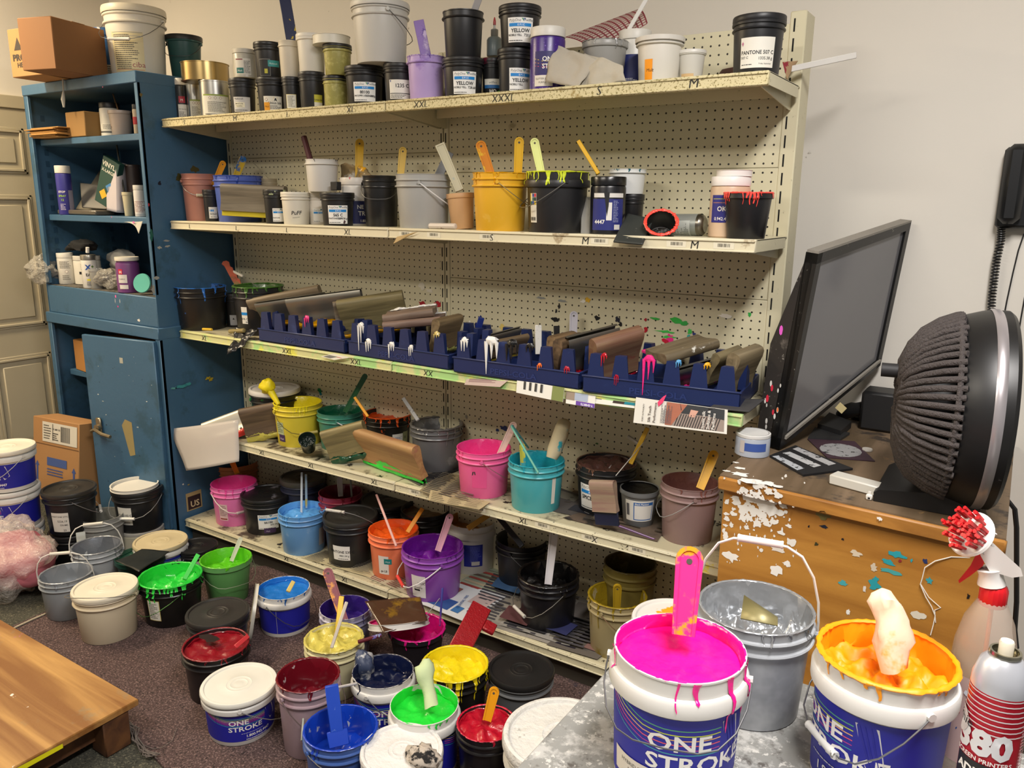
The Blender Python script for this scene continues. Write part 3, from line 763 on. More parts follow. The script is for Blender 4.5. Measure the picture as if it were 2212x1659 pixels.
rail_text(1, [('S', 397, 262, .019), ('M', 506, 252, .021), ('L', 620, 243, .021), ('XL', 756, 231, .023), ('XXL', 908, 225, .023), ('XXXL', 1086, 210, .024), ('S', 1293, 194, .026), ('M', 1497, 173, .028)])
rail_text(2, [('L', 409, 483, .02), ('L', 510, 489, .02), ('L', 619, 493, .02), ('XL', 750, 498, .022), ('S', 1061, 514, .022), ('M', 1263, 521, .024), ('M', 1499, 524, .024)])
rail_text(3, [('XL', 440, 723, .022), ('XXL', 619, 753, .022), ('XXL', 768, 776, .022), ('XX', 924, 801, .022)])
rail_text(4, [('XL', 565, 972, .022), ('XL', 671, 1000, .022), ('XL', 808, 1034, .022), ('XL', 1130, 1116, .022), ('X', 1284, 1152, .022)])
rail_text(5, [('L', 408, 1122, .02), ('XL', 618, 1198, .022), ('XL', 744, 1246, .022)])
# price tickets slipped into the rails
mb = MB(); rnd = random.Random(4)
for lv, xs in ((2, (-.0, .12, .33, .72, .95, 1.08)), (4, (.02, .3, .55, .72, .88))):
    for x in xs:
        mb = MB(); fy = FY[lv] - .0006; draw(mb, [('r', x, LV[lv] - .026, x + .055, LV[lv] - .009, '#dcd6c0'), ('b', x + .012, LV[lv] - .021, x + .045, LV[lv] - .012, '#3a362e')], lambda u, v, l: (u, fy - .0001 * l, v), pm); gpart(mb, 'price_ticket', GOND)
# dried ink knocked onto the pegboard
mb = MB(); W_ = lambda u, v, l: (u, -.0012 - .0002 * l, v)
it = []
def pg(px, py, s_, h, st=1.): p = ony(px, py, 0); it.append((p.x, p.z, s_, h, st))
for a in ((912, 655, .012, '#a01f2c', 1.8), (945, 657, .015, '#b0202e', 1.4), (930, 661, .008, '#8c1c28', 2), (912, 618, .016, '#d8d2c2', 1.2), (928, 628, .01, '#d8d2c2', 2), (1170, 644, .006, '#8f9290', 4), (1215, 650, .005, '#8f9290', 5), (1270, 648, .011, '#e0b22e', 1.4), (1260, 651, .008, '#e9e6dc', 1.6),
          (1208, 662, .012, '#1b1b1d', .6), (1202, 672, .009, '#1b1b1d', .7), (1290, 687, .011, '#141416', 1.2), (1335, 690, .012, '#1c1f30', .9), (1341, 699, .01, '#141416', .8), (1200, 690, .01, '#141416', 2.2), (1470, 697, .006, '#38b54a', 5), (1395, 690, .01, '#a31c2e', .6), (1415, 688, .006, '#3cae46', 4), (1460, 691, .011, '#37b045', 2.4), (1478, 698, .009, '#3aa548', 1.8),
          (1437, 716, .006, '#43bf52', 7), (1490, 716, .012, '#43bf52', .7), (1488, 727, .009, '#40a8a0', 1), (1395, 712, .012, '#b3202f', .7), (1620, 679, .009, '#2c9c40', .8), (1568, 682, .009, '#ebe7de', 3), (1445, 728, .005, '#43bf52', 6), (1037, 690, .018, '#1c2f7d', .7), (1015, 700, .02, '#ebe9e2', .5), (1030, 703, .014, '#1b2b70', .8), (1085, 706, .014, '#d8bf6c', 1.1),
          (1163, 722, .026, '#efede8', .6), (1170, 735, .02, '#f2f0ea', .8), (1205, 712, .018, '#131315', .8), (691, 843, .014, '#1f7a4e', 1), (693, 851, .010, '#2a8a9a', 1), (1088, 925, .012, '#24386e', 2), (1075, 929, .007, '#24386e', 1.4), (1008, 900, .011, '#9a978c', .7), (1035, 905, .006, '#33302c', .6), (1290, 958, .005, '#3f6a2e', 2), (1447, 732, .022, '#ef2f8e', 1), (1440, 738, .016, '#c3203a', 1.2), (1500, 724, .01, '#2f3a78', .8)): pg(*a)
splats(mb, it, W_, 3); gpart(mb, 'dried_ink_marks', GOND)
# ================================================================ blue cabinet
CX0, CX1, CY0, CY1 = -2.15, -1.275, -.39, .03
CAB = thing('storage_cabinet', 'tall blue metal storage cabinet with open shelves above and a door below', 'cabinet', (-1.7, -.18, FL))
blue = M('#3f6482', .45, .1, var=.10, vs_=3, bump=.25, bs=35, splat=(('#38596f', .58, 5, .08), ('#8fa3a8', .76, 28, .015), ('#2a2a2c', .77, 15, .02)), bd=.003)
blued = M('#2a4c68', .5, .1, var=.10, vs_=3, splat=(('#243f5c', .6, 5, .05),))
def cpart(mb, name, parent=None, **k):
    for i, v in enumerate(mb.v): mb.v[i] = (v[0] + 1.7, v[1] + .18, v[2] - FL)
    return mb.build(name, parent or CAB, **k)
mb = MB()
for x in (CX0, CX1 - .003): mb.box((x, CY0 - .003, -.27), (x + .003, CY1, .757), blue)
mb.rbox((CX0 - .004, CY0 - .006, .715), (CX1 + .002, CY1, .760), blue, .003); cpart(mb, 'side_and_top_panels')
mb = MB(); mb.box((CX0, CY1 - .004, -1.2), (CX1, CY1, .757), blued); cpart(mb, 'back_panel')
for x0, x1 in ((CX0, CX0 + .03), (CX1 - .022, CX1)): mb = MB(); mb.rbox((x0, CY0 - .002, -.13), (x1, CY0 + .012, .72), blue, .002); cpart(mb, 'frame_post')
mb = MB()
for z in [q * .0508 - .1 for q in range(15)]:
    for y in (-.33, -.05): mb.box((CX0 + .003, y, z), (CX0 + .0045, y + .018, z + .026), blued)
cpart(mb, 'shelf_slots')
for z in (.527, .190): mb = MB(); mb.rbox((CX0 + .035, -.36, z - .028), (CX1 - .02, CY1 - .005, z), blue, .003); cpart(mb, 'shelf')
mb = MB(); mb.rbox((CX0 + .004, CY0 - .002, -.268), (CX1 - .004, CY1 - .005, -.140), blue, .003); mb.box((CX0 + .01, CY0 + .01, -.1399), (CX1 - .01, CY1, -.1385), M('#5b564e', .8, var=.3, vs_=20, splat=(('#2c2a28', .5, 18, .1), ('#8f8a80', .6, 40, .05)))); cpart(mb, 'drawer_front_and_ledge')
mb = MB()
for x in (CX0 - .012, CX1 + .006): mb.box((x, CY0 - .01, -1.245), (x + .004, CY1, -.27), blue)
mb.rbox((CX0 - .014, CY0 - .016, -.318), (CX1 + .012, CY1, -.268), blue, .003)
for x0, x1 in ((CX0 - .012, CX0 + .02), (CX1 - .02, CX1 + .01)): mb.rbox((x0, CY0 - .012, -1.245), (x1, CY0 + .004, -.318), blue, .002)
mb.rbox((CX0, CY0 - .010, -1.245), (CX1, CY0 + .01, -1.19), blue, .002); mb.box((CX0, CY0, -1.19), (CX1, CY1, -1.185), blued)
cpart(mb, 'lower_carcass')
mb = MB(); mb.rbox((CX0 + .02, -.34, -.585), (CX1 - .02, CY1 - .005, -.557), blue, .003); cpart(mb, 'shelf')
al = math.radians(9); W_d = .435; hx, hy = CX1 - .012, CY0 - .014
Md = basis((hx + 1.7, hy + .18, -FL), (-math.cos(al), -math.sin(al), 0), (-math.sin(al) * -1 * -1, math.cos(al), 0), (0, 0, 1))
mb = MB(); mb.rbox((0, -.016, -1.18), (W_d, .004, -.325), blue, .003)
pz = lambda u, v, l: (u, -.0165 - .0002 * l, v)
draw(mb, [('p', [(.175, -.70), (.215, -.69), (.238, -.72), (.205, -.86), (.172, -.85)], '#9a8a5c'), ('p', [(.09, -1.03), (.12, -1.0), (.125, -1.16), (.085, -1.16)], '#9a8a5c'), ('r', .19, -.435, .21, -.41, '#a9aa9e')], pz, pm)
rnd = random.Random(8)
splats(mb, [(rnd.uniform(.03, .4), rnd.uniform(-1.1, -.4), rnd.uniform(.001, .004), rnd.choice(('#c9cfcf', '#26303a', '#a8b4b4', '#223038')), rnd.uniform(.4, 2.4)) for _ in range(46)], pz, 5)
mb.v = [tuple(Md @ Vector(v)) for v in mb.v]
mb.f = [tuple(reversed(f)) for f in mb.f]
do = mb.build('door', CAB)
mb = MB(); brass = M('#8d8068', .35, .8, var=.2)
mb.tube([(.375, -.02, -.745), (.375, -.04, -.745)], .016, brass, 12); mb.tube([(.40, -.045, -.76), (.375, -.048, -.75), (.33, -.05, -.765), (.28, -.048, -.772)], .008, brass, 8); mb.rbox((.36, -.03, -.78), (.39, -.018, -.70), brass, .004)
mb.v = [tuple(Md @ Vector(v)) for v in mb.v]; mb.build('door_handle', do)
# paint splashes on the cabinet's right side and front
mb = MB(); S_ = lambda u, v, l: (CX1 + .0135 if v < -.27 else CX1 + .0008 , u, v)
it = []
def cs(px, py, s_, h, st=1.): p = onx(px, py, CX1 + .002); it.append((p.y, p.z, s_, h, st))
for a in ((388, 834, .010, '#3f8f93', 4), (404, 829, .008, '#3f8f93', 3), (372, 838, .006, '#5a9a9a', 4), (452, 818, .013, '#b9a02c', 1.2), (446, 816, .009, '#b9a02c', 2), (332, 625, .022, '#9c9c96', .5), (338, 600, .010, '#9c9c96', 2), (345, 535, .008, '#a8a69c', 1.6), (362, 532, .007, '#a8a69c', 2), (328, 508, .03, '#1e5a50', .4), (392, 1045, .006, '#c9c8c0', 1), (404, 1046, .004, '#9c8f50', 2),
          (322, 442, .009, '#b02a2a', .5), (420, 365, .02, '#4c4422', 1.5), (386, 385, .022, '#42401f', .8), (305, 205, .010, '#6a5a34', 1), (345, 395, .01, '#141a24', 1), (360, 520, .006, '#9c9c96', 3)): cs(*a)
splats(mb, it, S_, 9)
F_ = lambda u, v, l: (u, CY0 - .0025 - .0001 * l, v)
it = []
for px, py, s_, h, st in ((199, 172, .008, '#e0418c', 1), (223, 187, .006, '#d2407e', 1), (251, 640, .008, '#e86ab0', .7), (256, 662, .005, '#ef2f8e', .8), (260, 650, .012, '#d8d8d8', .2), (250, 650, .014, '#d8d8d8', .15), (301, 692, .009, '#d9d9d4', 1.5), (242, 469, .005, '#e0418c', .6), (290, 480, .006, '#e86ab0', 1.6)):
    p = ony(px, py, CY0); it.append((p.x, p.z, s_, h, st))
splats(mb, it, F_, 2); cpart(mb, 'paint_marks')
mb = MB(); p = onx(420, 1080, CX1 + .014)
draw(mb, [('r', -.04, -.045, .04, .04, '#a08c62'), ('r', -.032, -.04, .034, .022, '#2a1c20'), ('t', 'US', -.02, -.03, .04, '#c9b890', 'l', .02)], lambda u, v, l: (CX1 + .0115 + .0002 * l, p.y + u, p.z + v), pm); cpart(mb, 'sticker')
# ================================================================ wooden chest at the right
CT = -.40
CHX0, CHX1, CHY0, CHY1 = 1.205, 1.806, -.475, .26
ch = thing('wooden_chest', 'low honey-coloured wooden chest splashed with white ink at the right', 'chest', (1.5, -.1, FL))
oak = wood('#c08a3e', '#a06c2c', 1, 0, .45, (), 14)
mb = MB(); sk = .055 / .617    # the front edge runs slightly towards the camera at its right end
def fyx(x): return CHY0 - sk * (x - CHX0) + .0
def O_(v): return (v[0] - 1.5, v[1] + .1, v[2] - FL)
mb.add([O_(v) for v in ((CHX0, fyx(CHX0), FL + .01), (CHX1, fyx(CHX1), FL + .01), (CHX1, CHY1, FL + .01), (CHX0, CHY1, FL + .01), (CHX0, fyx(CHX0), CT - .03), (CHX1, fyx(CHX1), CT - .03), (CHX1, CHY1, CT - .03), (CHX0, CHY1, CT - .03))],
       [(0, 1, 5, 4), (1, 2, 6, 5), (2, 3, 7, 6), (3, 0, 4, 7), (4, 5, 6, 7), (0, 3, 2, 1)], oak)
mb.build('body', ch, smooth=False)
mb = MB(); topm = wood('#7a6650', '#54442f', 1, 1, .7, (('#3c332a', .56, 9, .08), ('#b08a52', .66, 12, .05), ('#d8d4cc', .75, 16, .02)), 10)
mb.add([O_(v) for v in ((CHX0 - .01, fyx(CHX0) - .01, CT - .012), (CHX1 + .008, fyx(CHX1) - .01, CT - .012), (CHX1 + .008, CHY1, CT - .012), (CHX0 - .01, CHY1, CT - .012), (CHX0 - .01, fyx(CHX0) - .01, CT), (CHX1 + .008, fyx(CHX1) - .01, CT), (CHX1 + .008, CHY1, CT), (CHX0 - .01, CHY1, CT))],
       [(0, 1, 5, 4), (1, 2, 6, 5), (2, 3, 7, 6), (3, 0, 4, 7), (4, 5, 6, 7), (0, 3, 2, 1)], topm)
mb.build('top_board', ch, smooth=False)
mb = MB(); ps = [O_((CHX0 - .012, fyx(CHX0) - .012, CT - .02)), O_((CHX1 + .01, fyx(CHX1) - .012, CT - .02))]
xd = (Vector(ps[1]) - Vector(ps[0])).normalized()
mb.rbox((0, -.006, -.018), ((Vector(ps[1]) - Vector(ps[0])).length, .014, .016), wood('#b9813a', '#8f5f28', 1, 0, .5, (('#efece6', .74, 12, .02),), 26), .004, basis(ps[0], xd, Vector((0, 0, 1)).cross(xd), (0, 0, 1)))
mb.build('front_moulding', ch)
mb = MB(); Wf = lambda u, v, l: O_((u, fyx(u) - .0008 - .0002 * l - (.021 if v > CT - .037 else 0), v))
it = []; rnd = random.Random(12)
def cf(px, py, s_, h, st=1.):
    p = ony(px, py, CHY0 - .03); it.append((p.x, p.z, s_, h, st))
for _ in range(190):
    a = rnd.gauss(1628, 36); b = rnd.gauss(1100, 32); cf(a, b, rnd.uniform(.002, .010), '#e9e7e2', rnd.uniform(.4, 1.8))
for _ in range(26): cf(rnd.uniform(1560, 1720), rnd.uniform(1120, 1230), rnd.uniform(.002, .008), '#e9e7e2', rnd.uniform(.2, .8))
it = [(max(u, CHX0 + s_ * st + .002), v, s_, h, st) for u, v, s_, h, st in it]
for a in ((1620, 1075, .024, '#efedea', 1.5), (1652, 1100, .026, '#ebe9e4', 1.4), (1600, 1105, .02, '#ebe9e4', 1.2), (1672, 1236, .018, '#f2f0ec', 1.1), (1695, 1222, .010, '#f2f0ec', 1.1), (1562, 1208, .018, '#efede8', 1.6), (1554, 1165, .014, '#efede8', .7), (1705, 1175, .014, '#e9e6e0', 1.2), (1675, 1190, .012, '#e4ddd4', 2), (1940, 1196, .010, '#2f9aa5', 2.2), (1920, 1213, .009, '#2f9aa5', 2), (1925, 1232, .007, '#4aa0a0', 5), (1890, 1262, .016, '#2f9aa5', 1.1), (1892, 1250, .010, '#2f9aa5', .8),
          (1820, 1260, .008, '#4aa5ac', 1.6), (2010, 1250, .011, '#3f9ca4', .8), (1970, 1207, .006, '#2f9aa5', .6), (2000, 1208, .008, '#2a3560', .8), (1945, 1209, .005, '#8c2f30', 1), (1832, 1322, .009, '#efede8', .7), (1868, 1272, .010, '#d9d4cc', .5), (1985, 1325, .014, '#d8d0c0', 1.4), (1850, 1196, .010, '#d5c7b0', 1.6), (1888, 1225, .012, '#cfc2ac', .8), (1745, 1140, .005, '#1b1a20', .5), (1778, 1140, .006, '#1d2230', 2), (1820, 1166, .004, '#1b1a20', 1), (1762, 1178, .006, '#3c3a22', 1), (1778, 1112, .02, '#7a7040', 1.3), (2093, 1280, .008, '#241c18', .5), (1905, 1113, .006, '#efede8', 1.4)): cf(*a)
it = [(max(u, CHX0 + s_ * st + .002), v, s_, h, st) for u, v, s_, h, st in it]
splats(mb, it, Wf, 21)
it = []
for px, py, s_, st in ((1600, 1025, .02, 1.4), (1625, 1040, .024, 1.5), (1655, 1045, .02, 1.4), (1598, 1012, .012, 1.5), (1680, 1052, .012, 1.5), (1570, 1018, .008, 1.5), (1590, 1000, .007, 1.5)): p = onz(px, py, CT); it.append((p.x, p.y, s_, '#efeeea', st))
splats(mb, it, lambda u, v, l: O_((u, v, CT + .0012 * l)), 22)
mb.build('white_ink_splashes', ch)
# threads of dried ink hanging on the chest
mb = MB(); mb.tube([ony(a, b, fyx(1.7) - .004) for a, b in ((2105, 1205), (2055, 1203), (2020, 1212), (1998, 1226), (1992, 1250), (1988, 1262), (2000, 1290), (2012, 1310), (2020, 1330), (2016, 1350), (2010, 1372))], .0012, M('#e9e4da', .5), 5)
mb.tube([ony(a, b, fyx(1.7) - .003) for a, b in ((1989, 1262), (2006, 1290), (2032, 1313), (2019, 1318), (2021, 1345))], .001, M('#e9e4da', .5), 5)
tag(mb.build('ink_thread'), 'thin white dried ink thread hanging down the wooden chest front', 'thread')
# ================================================================ splattered table at lower right, plywood platform at lower left
STZ = -.56
tb = thing('work_table', 'grey metal work table thick with spattered ink at lower right', 'table', (1.6, -1.5, FL))
tm_ = M('#8f8f8b', .5, .2, var=.15, splat=(('#b9b8b4', .50, 30, .12), ('#5f5b57', .56, 26, .10), ('#c9c7c1', .58, 70, .05), ('#c9b52e', .74, 16, .02), ('#1c1b1d', .735, 7, .02), ('#7a5a6a', .75, 18, .02)), bump=.4, bs=60)
pts = []; R0 = .045
X0, X1, Y0, Y1 = 1.235, 2.02, -2.1, -1.035
for cx, cy, a0 in ((X1 - R0, Y1 - R0, 0), (X0 + R0, Y1 - R0, 90), (X0 + R0, Y0 + R0, 180), (X1 - R0, Y0 + R0, 270)):
    for q in range(7): a = math.radians(a0 + q * 15); pts.append((cx + R0 * math.cos(a) - 1.6, cy + R0 * math.sin(a) + 1.5))
mb = MB(); z1 = STZ - FL; n = len(pts)
prs = [(0, z1 - .045), (.004, z1 - .04), (.006, z1 - .008), (0, z1), ]
rings = []
for off, z in prs:
    b = len(mb.v); rings.append(b)
    for x, y in pts: mb.v.append((x + (off if x > 0 else -off), y + (off if y > 0 else -off), z))
k = mb.mi(tm_)
for a, b in zip(rings, rings[1:]):
    for i in range(n): mb.f.append((a + i, a + (i + 1) % n, b + (i + 1) % n, b + i)); mb.m.append(k)
mb.f.append(tuple(rings[-1] + i for i in range(n))); mb.m.append(k); mb.f.append(tuple(rings[0] + i for i in reversed(range(n)))); mb.m.append(k)
mb.build('table_top', tb)
for x, y in ((X0 + .04, Y1 - .04), (X1 - .04, Y1 - .04), (X0 + .04, Y0 + .04), (X1 - .04, Y0 + .04)):
    mb = MB(); mb.rbox((x - 1.6 - .018, y + 1.5 - .018, .002), (x - 1.6 + .018, y + 1.5 + .018, z1 - .045), M('#6d6c68', .5, .3), .003); mb.build('leg', tb)
PZ = -1.12
pf = thing('wooden_platform', 'low paint-stained plywood platform at the lower left corner', 'platform', (-.9, -1.9, FL))
ply = wood('#bd9052', '#845628', 1.0, 0, .5, (('#7d7f6c', .60, 4, .12), ('#e4ddd2', .66, 10, .02), ('#b0608a', .70, 6, .03), ('#3c4438', .68, 12, .02), ('#3f7a4a', .71, 9, .02), ('#d8c02e', .71, 5, .03)), 16)
mb = MB(); mb.rbox((-1.6, -1.6, PZ - FL - .02), (.72, .635, PZ - FL), ply, .003); mb.build('plywood_top', pf)
dk = wood('#6a4526', '#45291a', 1, 0, .6)
mb = MB(); mb.rbox((-1.55, .59, .035), (.64, .61, PZ - FL - .02), dk, .002); mb.rbox((.645, -1.5, .035), (.665, .58, PZ - FL - .02), dk, .002); mb.build('apron', pf)
mb = MB(); mb.rbox((.645, .53, .002), (.715, .605, PZ - FL - .02), dk, .003); mb.build('leg', pf)
mb = MB(); mb.add([(.7206, .05, PZ - FL - .0205), (.7206, .42, PZ - FL - .0205), (.7206, .42, PZ - FL - .008), (.7206, .05, PZ - FL - .001)], [(0, 1, 2, 3)], M('#e8e018', .4)); mb.build('yellow_ink_streak', pf)
# ================================================================ things on top of the cabinet
G1 = 'tubs and cans on the top shelf'
def carton(label, o, dx, dy, dz, col='#a9713a', els=None, side=None, group=None, rot=(0, 0, 0), flap=0, cat='box', face_y=0):
    t = thing('cardboard_box', label, cat, o, group, rot)
    m = M(col, .75, var=.07, vs_=5, bump=.1, bs=60, stretch=(1, 1, .3)); mb = MB(); mb.rbox((0, 0, 0), (dx, dy, dz), m, .003); mb.build('body', t)
    mb = MB(); mb.box((-.0004, dy * .5 - .001, dz), (dx + .0004, dy * .5 + .001, dz + .0012), M('#6b4522', .8))
    mb.box((-.0006, dy * .38, dz * .8), (.0, dy * .62, dz + .0014), M('#b58b52', .4)); mb.box((0, dy * .38, dz), (dx, dy * .62, dz + .001), M('#b58b52', .4)); mb.build('tape', t)
    if els:
        mb = MB(); draw(mb, els, lambda u, v, l: (u, -.0006 - .0002 * l, v), pm); mb.build('printing', t)
    return t
# bigger box in front, at the cabinet's left; a second box behind it
p = ony(112, 166, -.52)
CTZ = .760
# (wide face looks left-front, long side recedes to the right)
a0 = onz(122, 149, CTZ + .001)
carton('brown cardboard box sticking out over the cabinet top front edge', (a0.x - .17 * math.cos(.28), a0.y - .17 * math.sin(.28), CTZ + .001), .17, .27, .195, '#8a5f38', rot=(0, 0, .28))
bx = carton('tan cardboard box marked PRO behind the larger box on the cabinet', tuple(onz(27, 168, CTZ + .001)), .22, .20, .19, '#a67c4c',
       [('p', [(.035, .105), (.062, .155), (.089, .105)], '#2a2118'), ('t', 'PRO', .02, .065, .034, '#2a2118', 'l', .05, 0, 0, 1.3), ('t', 'HEK', .045, .038, .026, '#2a2118', 'l', .03, 0, 0, 1.2)], rot=(0, 0, math.radians(6)))
carton('small brown box peeking out between the big box and the white pail', (-2.0, -.12, CTZ + .001), .16, .14, .21, '#8d5b2e', rot=(0, 0, -.3))
V('blue ink tub with torn paper label on the cabinet beside the white pail', 195, 258, 64, CTZ, y=-.20, name='ink_tub', cat='tub', sty='cup', col='#2c5c96', cm=plastic('#2f5f98', .4, .1, (('#c9cbc9', .58, 12, .03),)), lab=lab_plain(.05, .06, .02, 6, '#c4c6c0'), group=G1 + ' of the cabinet')
el = lab_plain(.13, .155, .02, 18, '#ddd0a4', u=-.012) + [('a', [(-.07, .172), (.05, .172)], .0012, '#3a5f9a'), ('a', [(-.07, .158), (.05, .158)], .001, '#3a5f9a'), ('r', .0, .032, .05, .062, '#ddd0a4'), ('t', 'ciba', .003, .038, .03, '#9c4a55', 'l', 0, 0, 0, 1.1), ('a', [(-.07, .028), (.05, .028)], .0015, '#b5564a')]
V('large white pail with ciba label and wire handle on the cabinet', 217, 358, 22, CTZ, y=-.22, sty='gal', col='#d6d0c0', cm=plastic('#d9d4c6', .42, .05), lid='pail', lidcol='#d9d2be', lab=el, lo=-14, hand=62, hcol='#777777', handph=-34, rot=None)
V('dark green frosted bucket with black rim standing behind the shelf tins', 356, 436, 80, CTZ, y=-.06, sty='cup', cm=plastic('#1f4a48', .35, .2, (('#8fa9a4', .60, 7, .15),)), lid='cap', lidcol='#1c1d1e', hand=70, hcol='#444444', gcol=None)
# ================================================================ top shelf
Z1 = LV[1]
def T1(label, xl, xr, yc, y=-.22, z=Z1, **k):
    k.setdefault('name', 'ink_tub'); k.setdefault('cat', 'tub'); k.setdefault('group', G1)
    return V(label, xl, xr, yc, z, y=y, **k)
def topz(t): return t.location.z + t['_h']
hz = [('p', [(0, .004), (.004, .008), (.008, .004), (.004, 0)], '#8d3030')]
def diam(u, v, s=.006): return [('p', [(u, v), (u + s, v + s), (u + 2 * s, v), (u + s, v - s)], '#7d3a34'), ('p', [(u + .0012, v), (u + s, v + s - .0012), (u + 2 * s - .0012, v), (u + s, v - s + .0012)], '#e4e0d4')]
t = T1('slim dark bottle with white cap and red label at the shelf left end', 375, 402, 170, y=-.20, name='ink_bottle', cat='bottle', sty='jar', col='#2c3034', lid='screw', lidcol='#dcdad2',
   lab=[('r', -.012, .072, .014, .098, '#a5283a'), ('t', 'M', 0, .078, .014, '#e9e0dc', 'c'), ('r', -.016, .005, .02, .066, '#d8d6ce'), ('t', 'PRT BLACK', .002, .045, .006, K_, 'c'), ('l', -.013, .01, .018, .038, 5, '#444'[:1] + '444444')])
for xl, xr, yc, y, lb, w in ((400, 436, 181, -.17, 'narrow steel can with pale green banded label under the gold tin', .042), (428, 495, 176, -.22, 'wide steel can with pale green banded label under the gold tin', .09)):
    e = [('r', -w * .6, .012, w * .6, .085, '#dddacd'), ('r', -w * .6, .079, w * .6, .085, '#8f9f4c')] + diam(-w * .35, .071) + diam(-w * .12, .071) + diam(w * .1, .071) + [('l', -w * .4, .018, w * .45, .058, 12, '#77746a')]
    t = T1(lb, xl, xr, yc, y=y, name='ink_can', cat='can', sty='can', col='#b4b2ac', cm=M('#b9b7b0', .28, .9, var=.05), lid='tin', lidm=M('#b9b7b0', .25, .95, var=.04), lab=e, lo=6)
zc = topz(t)
T1('wide shallow gold tin lying across two steel cans', 388, 495, 138, y=-.21, z=zc + .001, name='gold_tin', cat='tin', sty='can', cm=M('#b29a68', .25, .95, var=.06), lid='tin', lidm=M('#b9a06a', .25, .95, var=.05))
t = T1('black tub with cream label under the clear tapered tub', 492, 552, 172, lid='qt', lab=[('r', -.032, .012, .034, .066, '#c9c7c4'), ('t', 'Multicraft', -.028, .056, .009, K_, 'l', 0, .2), ('r', -.025, .028, .012, .046, '#e8e2c8'), ('t', 'IMAGE J100', -.024, .039, .006, K_, 'l', .01), ('t', 'Crystalina', -.022, .031, .006, K_, 'l', .01), ('l', -.028, .015, .03, .021, 1, '#444444')], lo=-8)
T1('clear tapered tub with teal label on the black tub', 501, 553, 108, z=topz(t) + .001, cm=plastic('#b4b1a4', .3, .12), sty='jar', lid='screw', lidcol='#c4c0b4', lab=[('r', -.03, .01, .03, .068, '#d4d1c6'), ('r', -.028, .062, .0, .066, '#7d2b3a'), ('r', -.026, .014, .002, .034, '#1d6a66'), ('t', 'Mult', -.022, .02, .01, '#dfe6e2', 'l', 0, .2), ('l', .004, .014, .028, .06, 10, '#66645c')], lo=-10)
uni = lambda w: [('r', -w / 2, .008, w / 2, .058, '#ddd9cc'), ('p', [(-.004, .040), (.004, .054), (.016, .054), (.024, .040)], '#d5b62e'), ('p', [(.004, .040), (.008, .051), (.012, .051), (.016, .040)], '#1a1a1a'), ('t', 'Union Ink', .008, .030, .012, K_, 'c', .02), ('l', -.012, .012, .03, .026, 3, '#55524a')]
t = T1('black Union Ink jar with orange sticker on the top shelf', 552, 621, 170, lid='qt', lab=uni(.07) + diam(-.03, .046) + [('r', -.034, .006, -.012, .036, '#e09a1e'), ('t', 'Mult', -.032, .018, .009, '#5c2c10', 'l', 0, .2)])
T1('black tub with teal sticker and ink smeared rim, stacked on the Union Ink jar', 546, 611, 94, z=topz(t) + .001, lid='qt', lidm=M('#1a1a1c', .35, var=.1, splat=(('#d9d6d0', .60, 24, .02), ('#7d2438', .63, 8, .05))), lab=[('r', -.038, .004, .004, .062, '#a9a8a2'), ('r', -.0372, .0048, .0032, .061, '#18181a'), ('r', -.004, .036, .04, .058, '#2c8c8c'), ('t', 'Multicraft', 0, .044, .008, '#d5e8e4', 'l', 0, .2), ('r', -.018, .012, -.006, .028, '#b9b43c')])
t = T1('small black tub with pale paper label between black jars', 607, 652, 168, lid='qt', lab=[('r', -.024, .01, .014, .06, '#c9b86a'), ('r', -.0225, .0115, .0125, .0585, '#dcd9cc'), ('l', -.018, .016, .01, .055, 9, '#6b6858')])
t2 = T1('cream tub with blue and yellow smeared paddle standing in it', 599, 648, 90, z=topz(t) + .001, sty='qt', cm=plastic('#cdc6b6', .45, .08, (('#a98f4a', .72, 14, .05),)), ink='#c9c2b0', fill=.9)
q = t2.location
stick('wide flat paddle with navy and yellow dried ink, rising out of the cream tub', ony(612, -22, -.2), ony(632, 95, -.2), .003, '#7d7a76', name='ink_paddle', cat='paddle', flat=.041, splat=(('#1c2750', .42, 3, .02), ('#cdb42a', .60, 14, .02)))
t = T1('black tub with yellow Union Ink sticker on the top shelf', 643, 702, 158, lid='qt', lab=[('r', .006, .026, .04, .052, '#b9b43c'), ('t', 'Union Ink', .023, .032, .008, K_, 'c', .02), ('r', .006, .006, .04, .026, '#d4d1c4')])
T1('tall white lidded tub above the black tub, left of the gold glitter jars', 638, 704, 76, z=topz(t) + .001, sty='qt', cm=plastic('#d9d6cc', .38, .04), lid='qt', lidcol='#dedbd2')
gold = plastic('#9a9552', .4, .12, (('#c2bc78', .5, 60, .2),))
t = T1('lower gold green glitter jar with black lid', 696, 752, 166, cm=gold, lid='qt', lidcol='#1a1a1b')
t = T1('upper gold green glitter jar with black lid, stacked on its twin', 696, 760, 98, z=topz(t) + .001, cm=gold, lid='qt', lidcol='#1a1a1b')
T1('loose white plastic lid resting on the upper gold glitter jar', 674, 757, 79, z=topz(t) + .001, name='loose_lid', cat='lid', sty='can', cm=plastic('#d9d6c9', .4, .04))
t80 = T1('black tub labelled 80100 under the tall white bucket', 743, 829, 146, lid='qt', lab=lab_poly('80100', '340 SUPER LIGHT GOLD', '1234.86 g', .078, .062, .012), lo=0)
T1('dark red black tub mostly hidden between 80100 and 1235 C', 820, 850, 150, y=-.12, lid='qt', lab=[('r', -.01, .01, .014, .03, '#2c0d14')])
t = T1('black tub labelled 1235 C under the right side of the white bucket', 827, 897, 140, lid='qt', lab=[('r', -.036, .012, .042, .072, '#dedbd2'), ('p', [(-.034, .07), (-.028, .07), (-.031, .063)], '#1f3d7e'), ('t', '1235 C', .008, .048, .016, K_, 'c', .02), ('r', -.034, .028, .04, .030, K_), ('l', -.032, .014, .036, .026, 3, '#55534c')])
